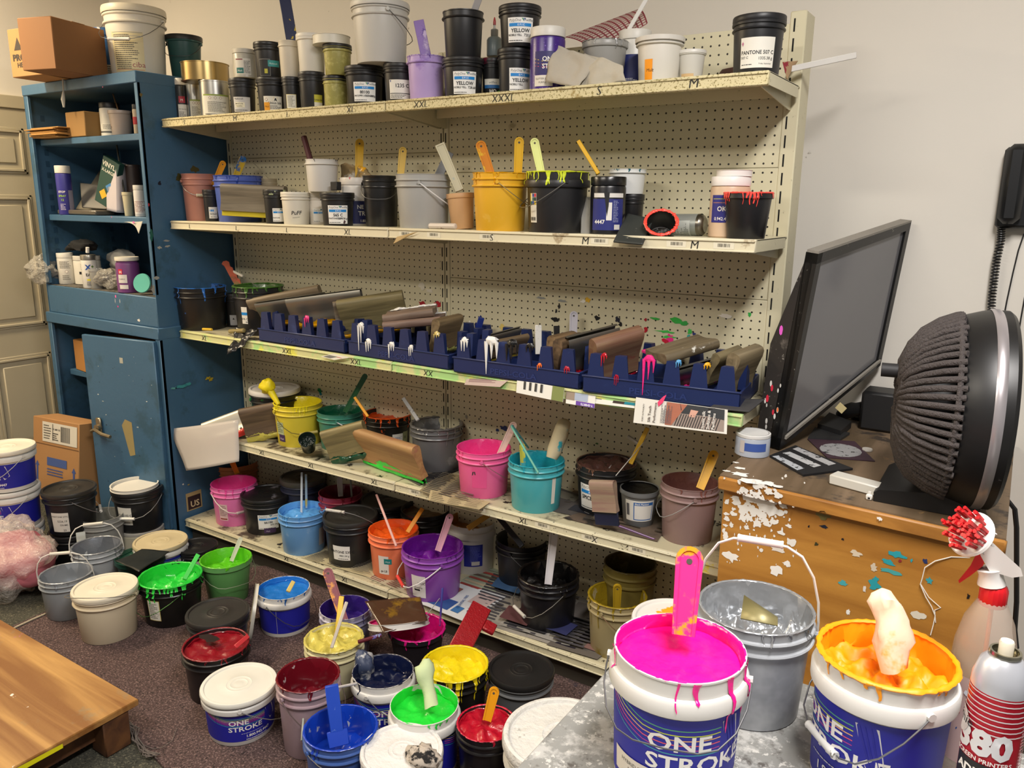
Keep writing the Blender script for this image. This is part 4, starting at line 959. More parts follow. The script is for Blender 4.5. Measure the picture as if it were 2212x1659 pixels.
T1('tall plain white bucket with wire handle standing on two black tubs', 757, 884, 10, z=topz(t80) + .001, name='bucket', cat='bucket', sty='gal', cm=plastic('#c9c7c0', .36, .05), lid='pail', lidcol='#cfcdc6', hand=14, hfl=True, hcol='#55534f', gcol=None, handph=-40)
lav = plastic('#b79fd4', .35, .12, (('#7a55b0', .55, 7, .12), ('#dccde4', .62, 4, .1)))
tp = T1('lavender stained tub with purple ink on the rim and a purple stick', 877, 963, 124, sty='qt', cm=lav, ink='#6a47a8', fill=.85, gunk=.002, drips=5, dcol='#6a4aa5')
stick('crusted pale purple paddle rising from the lavender tub', ony(904, 44, -.2), ony(922, 130, -.2), .004, '#8f74ba', name='ink_paddle', cat='paddle', flat=.034, splat=(('#5a3a9a', .56, 18, .05), ('#c9b6dd', .6, 9, .05)))
ty = T1('lower left black tub labelled YELLOW 728.68 on the top shelf', 955, 1046, 128, lid='qt', lab=lab_poly('YELLOW', 'NOBILS YELL', '728.68', .075, .066, .010), lo=5)
t = T1('open glossy black tub without label, stacked on the 728.68 tub', 954, 1047, 28, z=topz(ty) + .001, sty='qt', ink='#232326', fill=.9, gunk=.0015)
stick('pale grey putty knife blade sticking up from the open black tub', ony(1040, -18, -.2), ony(1018, 40, -.2), .002, '#a9a5a4', name='putty_knife', cat='knife', flat=.022)
T1('black tub labelled HO 1168 between the yellow tubs', 1040, 1090, 128, y=-.15, lid='qt', lidm=M('#1a1a1c', .4, splat=(('#5a1428', .5, 10, .05),)), lab=[('r', -.03, .044, .03, .062, '#d8d6cc'), ('t', 'wilflex', 0, .048, .010, '#66707a', 'c'), ('r', -.03, .034, .03, .044, '#1c5f9c'), ('t', 'HO', 0, .020, .015, '#e2e0d8', 'c', .02), ('t', '1168', 0, .004, .012, '#e2e0d8', 'c'), ('p', [(.008, .0), (.026, .004), (.024, .03), (.014, .024)], '#38a23a')])
bt = thing('squeeze_bottle', 'grey squeeze bottle with red pointed tip behind the yellow tubs', 'bottle', ony(1068, 122, -.12), G1)
mb = MB(); mb.lathe([(0, 0), (.024, 0), (.025, .004), (.025, .048), (.020, .056), (.011, .060)], plastic('#8f9c9e', .3, .1), 24); mb.build('body', bt)
mb = MB(); mb.lathe([(.011, .060), (.012, .062), (.012, .080), (.004, .084), (.003, .096)], plastic('#a9a8a0', .4), 16); mb.build('cap', bt)
mb = MB(); mb.lathe([(.0045, .094), (.0045, .104), (.002, .116), (0, .118)], plastic('#9c2a30', .4), 12); mb.build('tip', bt)
t = T1('lower right black tub labelled YELLOW under the 720.83 tub', 1074, 1153, 108, y=-.20, lid='qt', lab=lab_poly('YELLOW', 'NOBILS YELL', '', .075, .066, .010), lo=22)
T1('upper black tub labelled YELLOW 720.83 next to the purple glitter jar', 1077, 1170, 16, y=-.20, z=topz(t) + .001, lid='qt', lab=lab_poly('YELLOW', 'NOBILS YELL', '720.83', .078, .068, .010), lo=2)
pg_ = M('#3c2078', .3, var=.1, splat=(('#8f6fd0', .62, 220, .05),))
T1('purple glitter ink jar with white lid behind the grey rag', 1146, 1222, 62, y=-.24, name='ink_jar', cat='jar', sty='jar', cm=pg_, lid='screw', lidcol='#d6d3ca', lab=[('r', -.036, .042, .036, .105, '#2a2260'), ('a', [(-.035, .085), (-.012, .078), (.03, .078)], .0014, '#d8c23c'), ('a', [(-.035, .075), (-.012, .070), (.03, .070)], .0014, '#d98a3c'), ('a', [(-.035, .066), (-.012, .062), (.03, .062)], .0014, '#d14a6a'), ('t', 'ONE', -.012, .078, .018, '#e9e6e0', 'l', .02), ('t', 'STRO', -.012, .058, .018, '#e9e6e0', 'l', .02), ('r', -.036, .010, .02, .040, '#d9d2c6'), ('t', 'GLITTER SUGAR', -.032, .028, .007, '#33302c', 'l'), ('t', 'PURPLE', -.022, .018, .007, '#33302c', 'l')], lo=-4)
t = T1('grey ink tub crusted with silver behind the rag', 1257, 1358, 92, y=-.17, sty='cup', cm=plastic('#94938f', .35, .1), ink='#8f8f8e', inm=M('#a9a9a8', .35, .6, bump=.5, bs=60), fill=.97, gunk=.003, drips=4)
T1('navy labelled jar with white lid and a white stick, behind the white tub', 1337, 1408, 68, y=-.10, name='ink_jar', cat='jar', sty='jar', col='#c9c7c0', lid='screw', lidcol='#d2cfc6', lab=[('r', -.05, .02, .05, .10, '#1c2560'), ('l', -.03, .028, .01, .036, 2, '#d9d9e2')])
stick('long white plastic stirrer leaning up from the jar on the top shelf', ony(1402, -12, -.12), ony(1347, 84, -.14), .003, '#d6d3cc', name='stirrer', cat='stirrer', flat=.012)
T1('white tub with orange sticker near the pegboard end of the top shelf', 1374, 1479, 84, y=-.20, sty='qt', cm=plastic('#d6d2c8', .4, .05), lid='cap', lidm=plastic('#cfcbc2', .5, .1, (('#7d7a72', .66, 40, .05),)), lab=[('r', -.042, .008, -.018, .062, '#eb9410'), ('t', 'Mult', -.037, .03, .012, '#3a1c08', 'l', 0, .2)], lo=0)
T1('small white cup with tan label beside the orange stickered tub', 1464, 1526, 111, y=-.17, sty='cup', cm=plastic('#cac7be', .42, .08, (('#8f8c84', .7, 25, .04),)), lid='cap', lidcol='#cfccc4', lab=[('r', -.03, .006, .008, .026, '#c9a878'), ('t', 'WHITE', -.012, .014, .006, '#7a5c38', 'c')])
T1('black tub labelled PANTONE 507 C at the right end of the top shelf', 1583, 1701, 38, y=-.20, lid='qt', col='#1e1f22', lab=[('r', -.044, .018, .044, .090, '#dedbd0'), ('t', 'PANTONE 507 C', 0, .050, .0125, K_, 'c', .02, 0, 0, .9), ('t', '507 C', -.042, .040, .008, K_, 'l', .01), ('t', '1335.38 g', .040, .037, .0095, K_, 'r', .01), ('l', -.04, .024, .005, .028, 1, '#333338'), ('t', 'Friday, September', .038, .026, .0045, '#333338', 'r'), ('p', [(-.041, .076), (-.038, .081), (-.035, .076), (-.038, .070)], '#b06a8a')], lo=0)
cloth('stiff grey paper towel draped over the top shelf edge', 'paper_towel', 'towel', [ony(1178, 176, -.30), ony(1248, 188, -.31), ony(1290, 128, -.27), ony(1196, 94, -.26)], M('#a9a294', .9, var=.1, bump=.4, bs=120), crumple=.016, fs=14, group='grey paper towels')
cloth('second fold of the grey paper towel beside the silver crusted tub', 'paper_towel', 'towel', [ony(1248, 188, -.30), ony(1350, 172, -.30), ony(1344, 140, -.28), ony(1262, 114, -.26)], M('#b0a999', .9, var=.1, bump=.4, bs=120), crumple=.014, fs=14, group='grey paper towels')
pl = M('#b9aca0', .6, var=.05); 
e = []
for i in range(12): e.append(('a', [(.0, i / 11), (1, i / 11)], .012, '#7a3038')); e.append(('a', [(i / 11, 0), (i / 11, 1)], .010, '#7a3038'))
a_, b_, c_, d_ = [ony(*q) for q in ((1222, 80, -.06), (1290, 118, -.10), (1398, 52, -.06), (1378, 20, -.03))]
mb = MB(); fn = lambda u, v, l=0: tuple((a_ * (1 - u) + b_ * u) * (1 - v) + (d_ * (1 - u) + c_ * u) * v + Vector((0, -.0006 * l, .012 * math.sin(u * 3))))
mb.grid(lambda u, v: fn(u, v), 14, 14, pl)
for i in range(13):
    for q in range(10):
        s0, s1 = q / 10, (q + 1) / 10; u = i / 12; k = .012; cm2 = M('#7a3038', .7)
        mb.add([fn(u - k, s0, 1), fn(u + k, s0, 1), fn(u + k, s1, 1), fn(u - k, s1, 1)], [(0, 1, 2, 3)], cm2)
        mb.add([fn(s0, u - k, 1), fn(s0, u + k, 1), fn(s1, u + k, 1), fn(s1, u - k, 1)], [(0, 3, 2, 1)], cm2)
tag(mb.build('plaid_paper'), 'curled white paper sheet with dark red plaid lines behind the tubs', 'paper')
cloth('dark red stained paper under the PANTONE tub at the shelf end', 'stained_paper', 'paper', [ony(1553, 160, -.06) , ony(1640, 160, -.10), ony(1640, 130, -.05), ony(1560, 150, -.03)], M('#5a2028', .6, var=.2), crumple=.004)
cloth('tan paper triangle with red ink stain hanging at the right shelf corner', 'paper_scrap', 'paper', [ony(1690, 134, -.10), ony(1700, 172, -.10), ony(1712, 150, -.04), ony(1724, 131, -.03)], M('#a88a66', .8, splat=(('#8a2230', .55, 25, .03),)), crumple=.002, group='red stained papers')
stick('long white plastic strip sticking out past the shelf at the wall', ony(1850, 119, .02), ony(1695, 152, -.06), .003, '#d8d5ce', name='plastic_strip', cat='strip', flat=.016, splat=(('#8a1c2c', .70, 5, .03),))
# ================================================================ second shelf
Z2 = LV[2]; G2 = 'tubs and pails on the second shelf'; GS = 'ink spatulas'
def T2(label, xl, xr, yc, y=-.2, z=Z2, **k):
    k.setdefault('name', 'ink_tub'); k.setdefault('cat', 'tub'); k.setdefault('group', G2)
    return V(label, xl, xr, yc, z, y=y, **k)
P_ = dict(name='ink_pail', cat='bucket')
orr = (('#d98a1c', .6, 10, .03),)
T2('dusty pink stained pail with wire handle at the left end of the second shelf', 389, 466, 376, y=-.19, cm=plastic('#b07a6c', .4, .12, (('#c9aca0', .62, 4, .08), ('#7a3c34', .70, 20, .03))), ink='#8c4036', fill=.85, gunk=.0015, hand=-80, gcol='#d8d0b8', hcol='#8f8c86', **P_)
spatula('orange ink spatula standing in the dusty pink pail', (484, 348), (462, 400), .026, '#d9941c', -.15, -.17, GS)
T2('blue crusted pail behind the grey squeegee', 458, 568, 380, y=-.17, cm=plastic('#4a5fae', .4, .15, (('#8d9cc9', .6, 5, .1),)), ink='#2c47a0', fill=.9, gunk=.0025, drips=7, **P_)
spatula('yellow spatula with blue inked blade standing in the blue pail', (527, 337), (505, 395), .030, '#c9a82a', -.12, -.14, GS, splat=(('#1f5f9c', .5, 7, .03),))
T2('grey translucent container behind the blue pail', 562, 599, 386, y=-.09, cm=plastic('#9a8f78', .4, .15), ink='#8a806a')
stick('thin bent wire arching above the blue pail', ony(540, 344, -.08), ony(592, 398, -.08), .0012, '#7a7362', name='wire', cat='wire')
T2('small black tub labelled GOLD 321.37 half hidden by the blue pail', 436, 472, 410, y=-.22, lid='qt', lab=[('r', -.012, .012, .024, .058, '#dedbd2'), ('r', -.008, .040, .008, .048, '#1583cf'), ('t', 'GOLD', .006, .027, .010, K_, 'c', .01), ('t', '321.37 g', .006, .016, .007, K_, 'c')])
squeegee('wide grey wooden squeegee with yellow and blue blade on the second shelf', ony(480, 396, -.28), ony(617, 402, -.20), .105, -4, 'wood', '#6f6759', '#504a40', ink=None, blade='#b5a61c', splat=(('#8f8a7c', .7, 12, .1),), bl=.020)
T2('black tub with pale green drips beside the PUFF tub', 567, 618, 410, y=-.25, lid='qt', lidm=M('#1a1a1b', .4, splat=(('#a9b58a', .55, 20, .02),)), cm=plastic('#1b1b1c', .4, .1, (('#9aa684', .64, 12, .02),)), lab=lab_poly('', 'PANTONE', '', .05, .05, .008), lo=20)
T2('white tub with PuFF handwritten in black marker', 605, 670, 415, y=-.24, lid='qt', cm=plastic('#d8d3c6', .42, .04), lidcol='#d9d5c8', lab=[('t', 'PuFF', 0, .035, .020, K_, 'c', .01, .15, .03), ('a', [(-.014, .024), (.012, .027)], .0008, K_)])
t = T2('white tub with red stains supporting the upper white tub', 661, 708, 415, y=-.17, lid='qt', cm=plastic('#d6cfc4', .42, .05, (('#b8404a', .72, 14, .03),)), lidcol='#cfc9be', lab=lab_poly('', '', '', .05, .05, .008), lo=10)
t = T2('upper white tub with black ink splashes on its rim, knife inside', 656, 733, 345, y=-.19, z=topz(t) + .001, sty='qt', cm=plastic('#d3d1cc', .4, .04, (('#1c1c1e', .745, 18, .01),)), ink='#1a1a1c', fill=.93, gunk=.001, drips=4, dlen=.15)
stick('maroon wooden knife handle rising from the upper white tub', ony(656, 294, -.18), ony(672, 352, -.18), .011, '#4f2428', name='ink_knife', cat='knife')
t = T2('black tub labelled 565 C on the second shelf', 690, 766, 416, y=-.25, lid='qt', lab=lab_poly('565 C', 'PANTONE 565 C', '1289.96 g', .072, .064, .008) + [('p', [(.018, .010), (.024, .008), (.028, .016), (.022, .022)], '#4a3038')])
mb = MB(); p = ony(726, 411, -.22); mb.rbox((-.017, -.012, 0), (.017, .012, .030), M('#121214', .6), .002)
tag(mb.build('black_box', loc=p), 'small matt black box standing on the 565 C tub', 'box')
T2('navy jar reading NE TR with white and pink neck behind the 565 C tub', 733, 800, 384, y=-.14, name='ink_jar', cat='jar', sty='jar', cm=plastic('#d9d4cc', .4, .06), lid='screw', lidm=M('#d4cdc4', .4, splat=(('#b8353f', .60, 14, .04),)), lab=[('r', -.05, .006, .05, .088, '#1c2258'), ('t', 'NE', -.004, .060, .020, '#e2e0d8', 'l', .02), ('t', 'TR', .0, .036, .022, '#e2e0d8', 'l', .02), ('t', '1.80', .006, .012, .013, '#e2e0d8', 'l', .01)], lo=8)
cloth('crumpled clear film with yellow ink lying on the NE TR jar', 'plastic_film', 'film', [ony(733, 385, -.12), ony(808, 388, -.14), ony(790, 362, -.11), ony(742, 352, -.10)], M('#8d7a58', .3, splat=(('#d9a01c', .52, 12, .04), ('#b8b2a8', .6, 16, .05))), crumple=.02, fs=22)
spatula('broad yellow ink spatula standing upright above the NE TR jar', (777, 300), (775, 392), .032, '#d8ac14', -.10, -.11, GS, t=.009)
T2('glossy black pail with wire handle left of the grey pail', 781, 862, 380, y=-.19, ink='#1a1a1b', fill=.85, gunk=.0015, cm=plastic('#1a1a1b', .3, .1, (('#8a877e', .76, 24, .02),)), hand=80, hcol='#777777', gcol=None, **P_)
spatula('yellow ink spatula standing in the glossy black pail', (871, 318), (864, 392), .028, '#d4ac18', -.12, -.14, GS)
T2('translucent grey pail with pale handle on the second shelf', 852, 975, 377, y=-.22, cm=plastic('#a5a5a2', .32, .08), ink='#8c8c8b', fill=.9, hand=-8, hcol='#dadada', gcol='#c9c7bc', gunk=.0012, **P_)
T2('small tan tub tilted beside the yellow pail', 968, 1030, 418, y=-.21, sty='cup', cm=plastic('#c49c70', .4, .08), ink='#b08a5c', fill=.9, rot=(0, -.08, 0))
stick('dirty grey scraper blade leaning behind the taped spatula', ony(972, 328, -.1), ony(945, 385, -.14), .002, '#77797c', name='scraper', cat='scraper', flat=.03)
spatula('cream spatula wound with grey tape leaning in the tan tub', (950, 312), (993, 412), .033, '#b8b296', -.22, -.22, GS, hole=False, round_=False, splat=(('#8fa0a0', .6, 16, .05), ('#8a6030', .72, 12, .03)))
yel = plastic('#e0ac2c', .34, .08, (('#e9c66a', .58, 5, .12),))
T2('yellow pail with yellow grip handle and two spatulas', 1019, 1143, 374, y=-.235, cm=yel, ink='#e0a30c', fill=.88, gunk=.0025, drips=6, hand=-6, gcol='#d8b018', hcol='#8f8464', **P_)
spatula('ink caked yellow spatula leaning left in the yellow pail', (1036, 306), (1064, 390), .034, '#d9b024', -.20, -.22, GS, splat=(('#c77a10', .52, 9, .04),))
spatula('clean yellow spatula standing at the right of the yellow pail', (1122, 296), (1118, 390), .030, '#d9ac10', -.20, -.20, GS)
T2('large black pail crusted with neon yellow ink, colour chart label at left', 1134, 1276, 372, y=-.225, sty='os', ink='#d6e02c', dcol='#cfdf30', fill=.85, gunk=.0034, drips=16, dlen=.22, hand=16, hcol='#8d8c88', gcol=None, handph=-35,
   lab=[('r', -.016, .03, .014, .115, '#d6d2c4')] + [('p', [(-.016, .115), (-.002, .115), (-.016, .08)], '#d8b818')] + [('r', a, b, a + .008, b + .010, h) for a, b, h in ((.005, .104, '#c2243c'), (-.004, .104, '#2a3c8c'), (.005, .093, '#1d2a30'), (-.004, .093, '#1f5f52'), (.005, .082, '#d8b818'), (-.004, .082, '#27489c'), (-.013, .082, '#1f5f52'))] + [('b', -.012, .036, .010, .046, K_)], lo=-52, **P_)
spatula('white spatula tinted neon yellow in the black pail', (1153, 299), (1173, 392), .028, '#dfe58c', -.20, -.20, GS)
stick('yellow stick smeared with brown ink leaning out of the navy jar', ony(1249, 304, -.2), ony(1293, 376, -.2), .005, '#d8a814', flat=.012)
T2('navy and black ink splashed jar reading 4447', 1277, 1354, 382, y=-.225, name='ink_jar', cat='jar', sty='jar', cm=plastic('#17171c', .3, .1), lid='screw', lidm=M('#141416', .25), lab=[('r', -.05, .012, .05, .10, '#222a72'), ('r', -.046, .104, .05, .116, '#d9d6d0'), ('t', '4447', -.04, .030, .016, '#e4e2da', 'l', .02), ('r', -.004, .040, .012, .090, '#dedbd4'), ('l', .016, .034, .034, .096, 14, '#8f94b8'), ('r', .020, .014, .038, .028, '#cfcdc8'), ('p', [(-.012, .118), (.004, .118), (.002, .08), (-.002, .05), (-.006, .08)], '#141416')], lo=0)
t = T2('small black WILFLEX tub behind the navy jar', 1338, 1393, 420, y=-.13, lid='qt', cm=plastic('#1a1a1c', .35, .1, (('#b03c34', .76, 22, .01),)), lab=[('r', -.03, .012, .026, .034, '#d9d6cc'), ('t', 'WILFLEX', -.004, .024, .008, K_, 'c'), ('l', -.02, .014, .022, .021, 1, K_)])
T2('white tub with teal ink around its rim on the WILFLEX tub', 1314, 1399, 366, y=-.13, z=topz(t) + .001, sty='qt', cm=plastic('#d6d8d6', .4, .03, (('#2c7078', .745, 14, .01),)), ink='#17606c', fill=.9, gunk=.0012, drips=5, dlen=.12)
cloth('clear plastic bag standing between the black pail and navy jar', 'plastic_bag', 'bag', [ony(1254, 506, -.25), ony(1284, 506, -.25), ony(1286, 425, -.2), ony(1258, 425, -.2)], M('#a9a8a2', .2, alpha=.55), crumple=.01)
mb = MB(); zt = 0
m_ = M('#2c302d', .6, var=.2, splat=(('#8f8f84', .66, 60, .04),))
a_, b_, c_, d_ = onz(1325, 521, Z2 + .001), onz(1378, 527, Z2 - .012), onz(1408, 468, Z2 + .006), onz(1352, 465, Z2 + .006)
cloth('dark speckled flat squeegee card hanging over the second shelf edge', 'scraper_card', 'scraper', [ony(1325, 522, -.34), ony(1388, 528, -.34), ony(1412, 474, -.23), ony(1356, 462, -.20)], m_, th=.004, crumple=.001)
p = ony(1428, 487, -.27)
ct = vessel('ink_cup', 'black tub lying on its side with neon red inked mouth', 'tub', p.x, p.y, p.z, .046, .07, sty='cup', col='#1c1b1a', ink='#ff4438', fill=.06, climb=.02, inm=M('#27231e', .5, var=.3), gunk=.0045, dcol='#ff4a3c')
fdir = (CAM - p).normalized(); zx = (fdir + Vector((0, 0, .85))).normalized(); ct.rotation_euler = zx.to_track_quat('Z', 'Y').to_euler(); ct.location = p - zx * .055
mb = MB(); A_, B_ = ony(1432, 486, -.17), ony(1520, 486, -.17); Z_ = (A_ - B_)
sp = thing('spray_can', 'grey spray can lying on its side behind the red rimmed tub', 'can', B_)
mb.lathe([(0, -.004), (.020, -.002), (.029, .008), (.031, .010), (.031, .15), (.028, .16), (.012, .168), (0, .168)], M('#8f9490', .4, .4, var=.1, splat=(('#3a4a6a', .72, 20, .02),)), 28); mb.build('body', sp)
mb = MB(); mb.lathe([(.0315, .006), (.0315, .014), (.027, .0), (.020, -.005), (.0, -.003)], M('#77736a', .3, .95), 28); mb.build('base_ring', sp)
mb = MB(); draw(mb, [('r', -.05, .03, .05, .13, '#a9ada8'), ('l', -.045, .035, .045, .125, 22, '#5c6260')], lambda u, v, l: ((.0316 + .0001 * l) * math.cos(u / .031 - 1.2), (.0316 + .0001 * l) * math.sin(u / .031 - 1.2), v), pm); mb.build('label', sp)
sp.rotation_euler = Z_.to_track_quat('Z', 'Y').to_euler()
T2('tan ink jar with navy band and tilted white lid behind the red rimmed tub', 1537, 1624, 382, y=-.19, name='ink_jar', cat='jar', sty='jar', cm=plastic('#c9ae92', .4, .06), lid='screw', lidcol='#e0dcd8', lab=[('r', -.05, .040, .05, .112, '#25277c'), ('a', [(-.045, .102), (.045, .102)], .0012, '#cfd24a'), ('a', [(-.045, .092), (.045, .092)], .0012, '#cf8a4a'), ('t', 'OKE', -.03, .070, .018, '#e9e6e0', 'l', .02), ('t', '0.942.44', -.038, .046, .012, '#e9e6e0', 'l', .01)], lo=-4)
V('spare white lid sitting crooked on the tan ink jar', 1547, 1627, 368, topz(bpy.data.objects[-1] if False else [o for o in bpy.data.objects if o.get('label', '').startswith('tan ink jar')][0]) + .0005, y=-.19, name='loose_lid', cat='lid', sty='can', cm=plastic('#e2ded9', .4, .03))
T2('black tub with neon red crusted rim at the right end of the second shelf', 1563, 1673, 416, y=-.235, sty='cup', col='#17171a', ink='#ff4038', dcol='#ff4a40', fill=.8, gunk=.0036, drips=14, dlen=.3)
stick('rolled white tissue lying in front of the grey pail', ony(928, 488, -.29), ony(985, 489, -.29), .0095, '#c9beb2', name='rolled_tissue', cat='tissue', splat=(('#8d7a6c', .6, 30, .05),))
cloth('brown masking tape peeling off the second shelf edge', 'masking_tape', 'tape', [ony(850, 527, -.335), ony(884, 510, -.322), ony(905, 500, -.322), ony(858, 512, -.325)], M('#a98f5e', .6, var=.2), crumple=.004)
# ================================================================ third shelf
Z3 = LV[3]; G3 = 'tubs and pails on the third shelf'; GC = 'blue bottle crates on the third shelf'
T2('black pail caked with blue ink at the left end of the third shelf', 373, 490, 618, y=-.21, z=Z3, ink='#2f66ad', dcol='#2c6cc0', fill=.8, gunk=.003, drips=5, dlen=.4, cm=plastic('#1c1b1b', .4, .1, (('#2a5ca8', .63, 8, .02),)), **P_)
spatula('blue spatula with pale edge leaning in the blue crusted pail', (376, 592), (400, 625), .024, '#2f86b0', -.23, -.21, GS)
T2('small black tub with grey label behind the blue crusted pail', 484, 525, 634, y=-.10, z=Z3, lid='qt', lab=[('r', -.025, .01, .025, .055, '#a9aaae'), ('p', [(-.012, .035), (-.008, .044), (-.003, .035)], K_)], lo=0)
T2('black pail crusted with dark green ink, label 576 C', 500, 614, 624, y=-.15, z=Z3, ink='#3d6228', dcol='#3f6a2a', fill=.8, gunk=.0045, drips=16, dlen=.2, hh=.20, lab=[('r', -.016, .05, .012, .12, '#dedbd2'), ('r', -.016, .086, .012, .098, '#1583cf'), ('t', '576 C', -.002, .066, .012, K_, 'c', .01), ('t', '48', .006, .054, .010, K_, 'c')], lo=-38, **P_)
# knife with a finger-grooved handle
A_, B_ = ony(484, 567, -.13), ony(518, 622, -.13)
t = thing('grooved_handle_knife', 'knife with red and green grooved handle standing in the dark green pail', 'knife', B_, None)
L_ = (A_ - B_).length; zz = (A_ - B_).normalized(); yy = (CAM - A_).normalized(); yy = (yy - zz * yy.dot(zz)).normalized(); xx = yy.cross(zz)
t.matrix_world = basis(B_, xx, yy, zz)
mb = MB(); po = [(.012, 0)] + [(.014 - .001 * q, L_ * q / 8) for q in range(1, 8)] + [(.012, L_ * .97), (.002, L_ + .004), (-.012, L_)]
for q in range(12, 0, -1): po.append((-.014 - (.005 if q % 3 == 0 else (-.001 if q % 3 == 1 else .002)), L_ * q / 13))
po.append((-.01, 0)); mb.prism(po, -.006, .006, M('#a4472a', .4, splat=(('#4a6a2a', .5, 12, .1), ('#4f2a20', .62, 10, .1)))); mb.build('handle', t)
stick('white plastic grip on a bent wire above the dark green pail', ony(503, 586, -.12), ony(525, 597, -.12), .006, '#d4d0c4', name='wire_grip', cat='grip')
stick('thin wire running down from the white grip to the dark green pail', ony(525, 597, -.12), ony(570, 630, -.12), .0012, '#6d6a62', name='wire', cat='wire')
stick('yellow tape roll end lying at the front edge of the third shelf', ony(438, 711, -.30), ony(458, 712, -.30), .0055, '#d8b02a', name='tape_scrap', cat='tape')
stick('short dirty wooden dowel lying on the third shelf', ony(496, 716, -.29), ony(528, 714, -.29), .009, '#8f8050', name='dowel', cat='stick')
cloth('black plastic scrap hanging over the third shelf edge', 'plastic_scrap', 'plastic', [ony(494, 768, -.36), ony(530, 742, -.33), ony(556, 712, -.28), ony(512, 708, -.28)], M('#242426', .25, splat=(('#8c8f92', .72, 14, .04),)), crumple=.02, fs=20)
cloth('folded printed paper corner sticking out under the crates', 'newspaper', 'paper', [ony(693, 770, -.33), ony(722, 778, -.335), ony(758, 772, -.325), ony(720, 764, -.32)], M('#c9c6ba', .7), crumple=.001, els=[('r', .1, .1, .6, .6, '#3a3d44'), ('r', .62, .5, .9, .58, '#b03a4a')])
def crate(label, x0, x1, y0, y1, z, rz=0.0, marks=()):
    t = thing('bottle_crate', label, 'crate', ((x0 + x1) / 2, (y0 + y1) / 2, z), GC, (0, 0, rz))
    m = M('#1c2a58', .38, var=.12, vs_=6, splat=(('#2b3c70', .62, 8, .08),)); mb = MB()
    hx, hy = (x1 - x0) / 2, (y1 - y0) / 2; H = .055; HT = .120
    mb.rbox((-hx, -hy, .002), (hx, hy, .010), m, .003)
    for (a, b) in (((-hx, -hy), (hx, -hy + .006)), ((-hx, hy - .006), (hx, hy))): mb.rbox((a[0], a[1], .002), (b[0], b[1], H), m, .003)
    for (a, b) in (((-hx, -hy), (-hx + .006, hy)), ((hx - .006, -hy), (hx, hy))): mb.rbox((a[0], a[1], .002), (b[0], b[1], H), m, .003)
    mb.rbox((-hx - .003, -hy - .003, H - .006), (hx + .003, -hy + .004, H), m, .002)
    def tower(cx, cy, dx, dy):
        w0, w1 = .027, .017
        b = len(mb.v); k = mb.mi(m)
        for z_, w, in ((H - .01, w0), (HT - .012, w1 + .002), (HT, w1)):
            if dy: cs_ = [(cx - w, cy), (cx + w, cy), (cx + w * .7, cy + dy * .022), (cx - w * .7, cy + dy * .022)]
            else: cs_ = [(cx, cy - w), (cx + dx * .022, cy - w * .7), (cx + dx * .022, cy + w * .7), (cx, cy + w)]
            for p in cs_: mb.v.append((p[0], p[1], z_))
        for j in range(2):
            for i in range(4): mb.f.append((b + j * 4 + i, b + j * 4 + (i + 1) % 4, b + j * 4 + 4 + (i + 1) % 4, b + j * 4 + 4 + i)); mb.m.append(k)
        mb.f.append((b + 8, b + 9, b + 10, b + 11)); mb.m.append(k)
    n = 6
    for i in range(n):
        cx = -hx + .04 + (2 * hx - .08) * i / (n - 1)
        tower(cx, -hy + .001, 0, 1); tower(cx, hy - .001, 0, -1)
    for i in range(1, 3):
        cy = -hy + 2 * hy * i / 3
        tower(-hx + .001, cy, 1, 0); tower(hx - .001, cy, -1, 0)
        mb.rbox((-hx, cy - .002, .008), (hx, cy + .002, .03), m, .001)
    mb.build('body', t)
    mb = MB(); lm = M('#26356a', .35)
    draw(mb, [('t', 'PEPSI-COLA', 0, .014, .026, '#26356a', 'c', .03, 0, 0, 1.25)], lambda u, v, l: (u, -hy - .0012, v), lambda h: lm)
    mb.build('embossed_lettering', t)
    if marks:
        for u, v0, v1, w, h in marks:       # a drip that runs down the crate front
            mb = MB(); im = ink_m(h); rr = .0016
            for q in range(3):
                uu = u + (q - 1) * w * .55; l = (v0 - v1) * (1, .7, .45)[q] * (.6 + .4 * abs(math.sin(u * 50 + q)))
                mb.tube([(uu, -hy - .001, v0), (uu + .001, -hy - .003, v0 - l * .5), (uu, -hy - .002, v0 - l)], rr, im, 6, rs=[w * .20, w * .11, .0008])
            blob(mb, (u, -hy + .002, v0 + .002), w * .62, im, 5, (1, .5, .7), .4, seed=int(u * 999))
            mb.build('ink_drip', t)
crate('leftmost blue bottle crate holding aluminium squeegees', -.755, -.285, -.300, -.02, Z3, 0, [(.045, .118, .08, .018, '#e23a84')])
crate('second blue bottle crate, under the white inked squeegees', -.262, .205, -.306, -.03, Z3, -.02, [(-.165, .115, .02, .022, '#efeeea'), (-.13, .060, .005, .02, '#efeeea'), (-.02, .062, .01, .02, '#efeeea'), (.07, .062, .02, .014, '#efeeea'), (.185, .118, .10, .018, '#c9b46a')])
crate('third blue bottle crate, dripping with white and black ink', .228, .690, -.318, -.03, Z3, .03, [(-.185, .112, .06, .02, '#efeeea'), (-.08, .118, .0, .036, '#efeeea'), (-.005, .118, .04, .032, '#141416'), (.06, .118, .09, .02, '#141416'), (.095, .062, .045, .012, '#e8702c'), (.19, .062, .04, .014, '#b01c34')])
crate('rightmost blue bottle crate with pink ink running down its front', .700, 1.160, -.305, -.03, Z3, .10, [(-.03, .120, .015, .026, '#f02c88'), (-.125, .06, .02, .010, '#b01c34'), (-.165, .118, .085, .014, '#c01c2c'), (.055, .120, .10, .012, '#5aa0d4'), (.135, .120, .105, .014, '#e0a81c')])
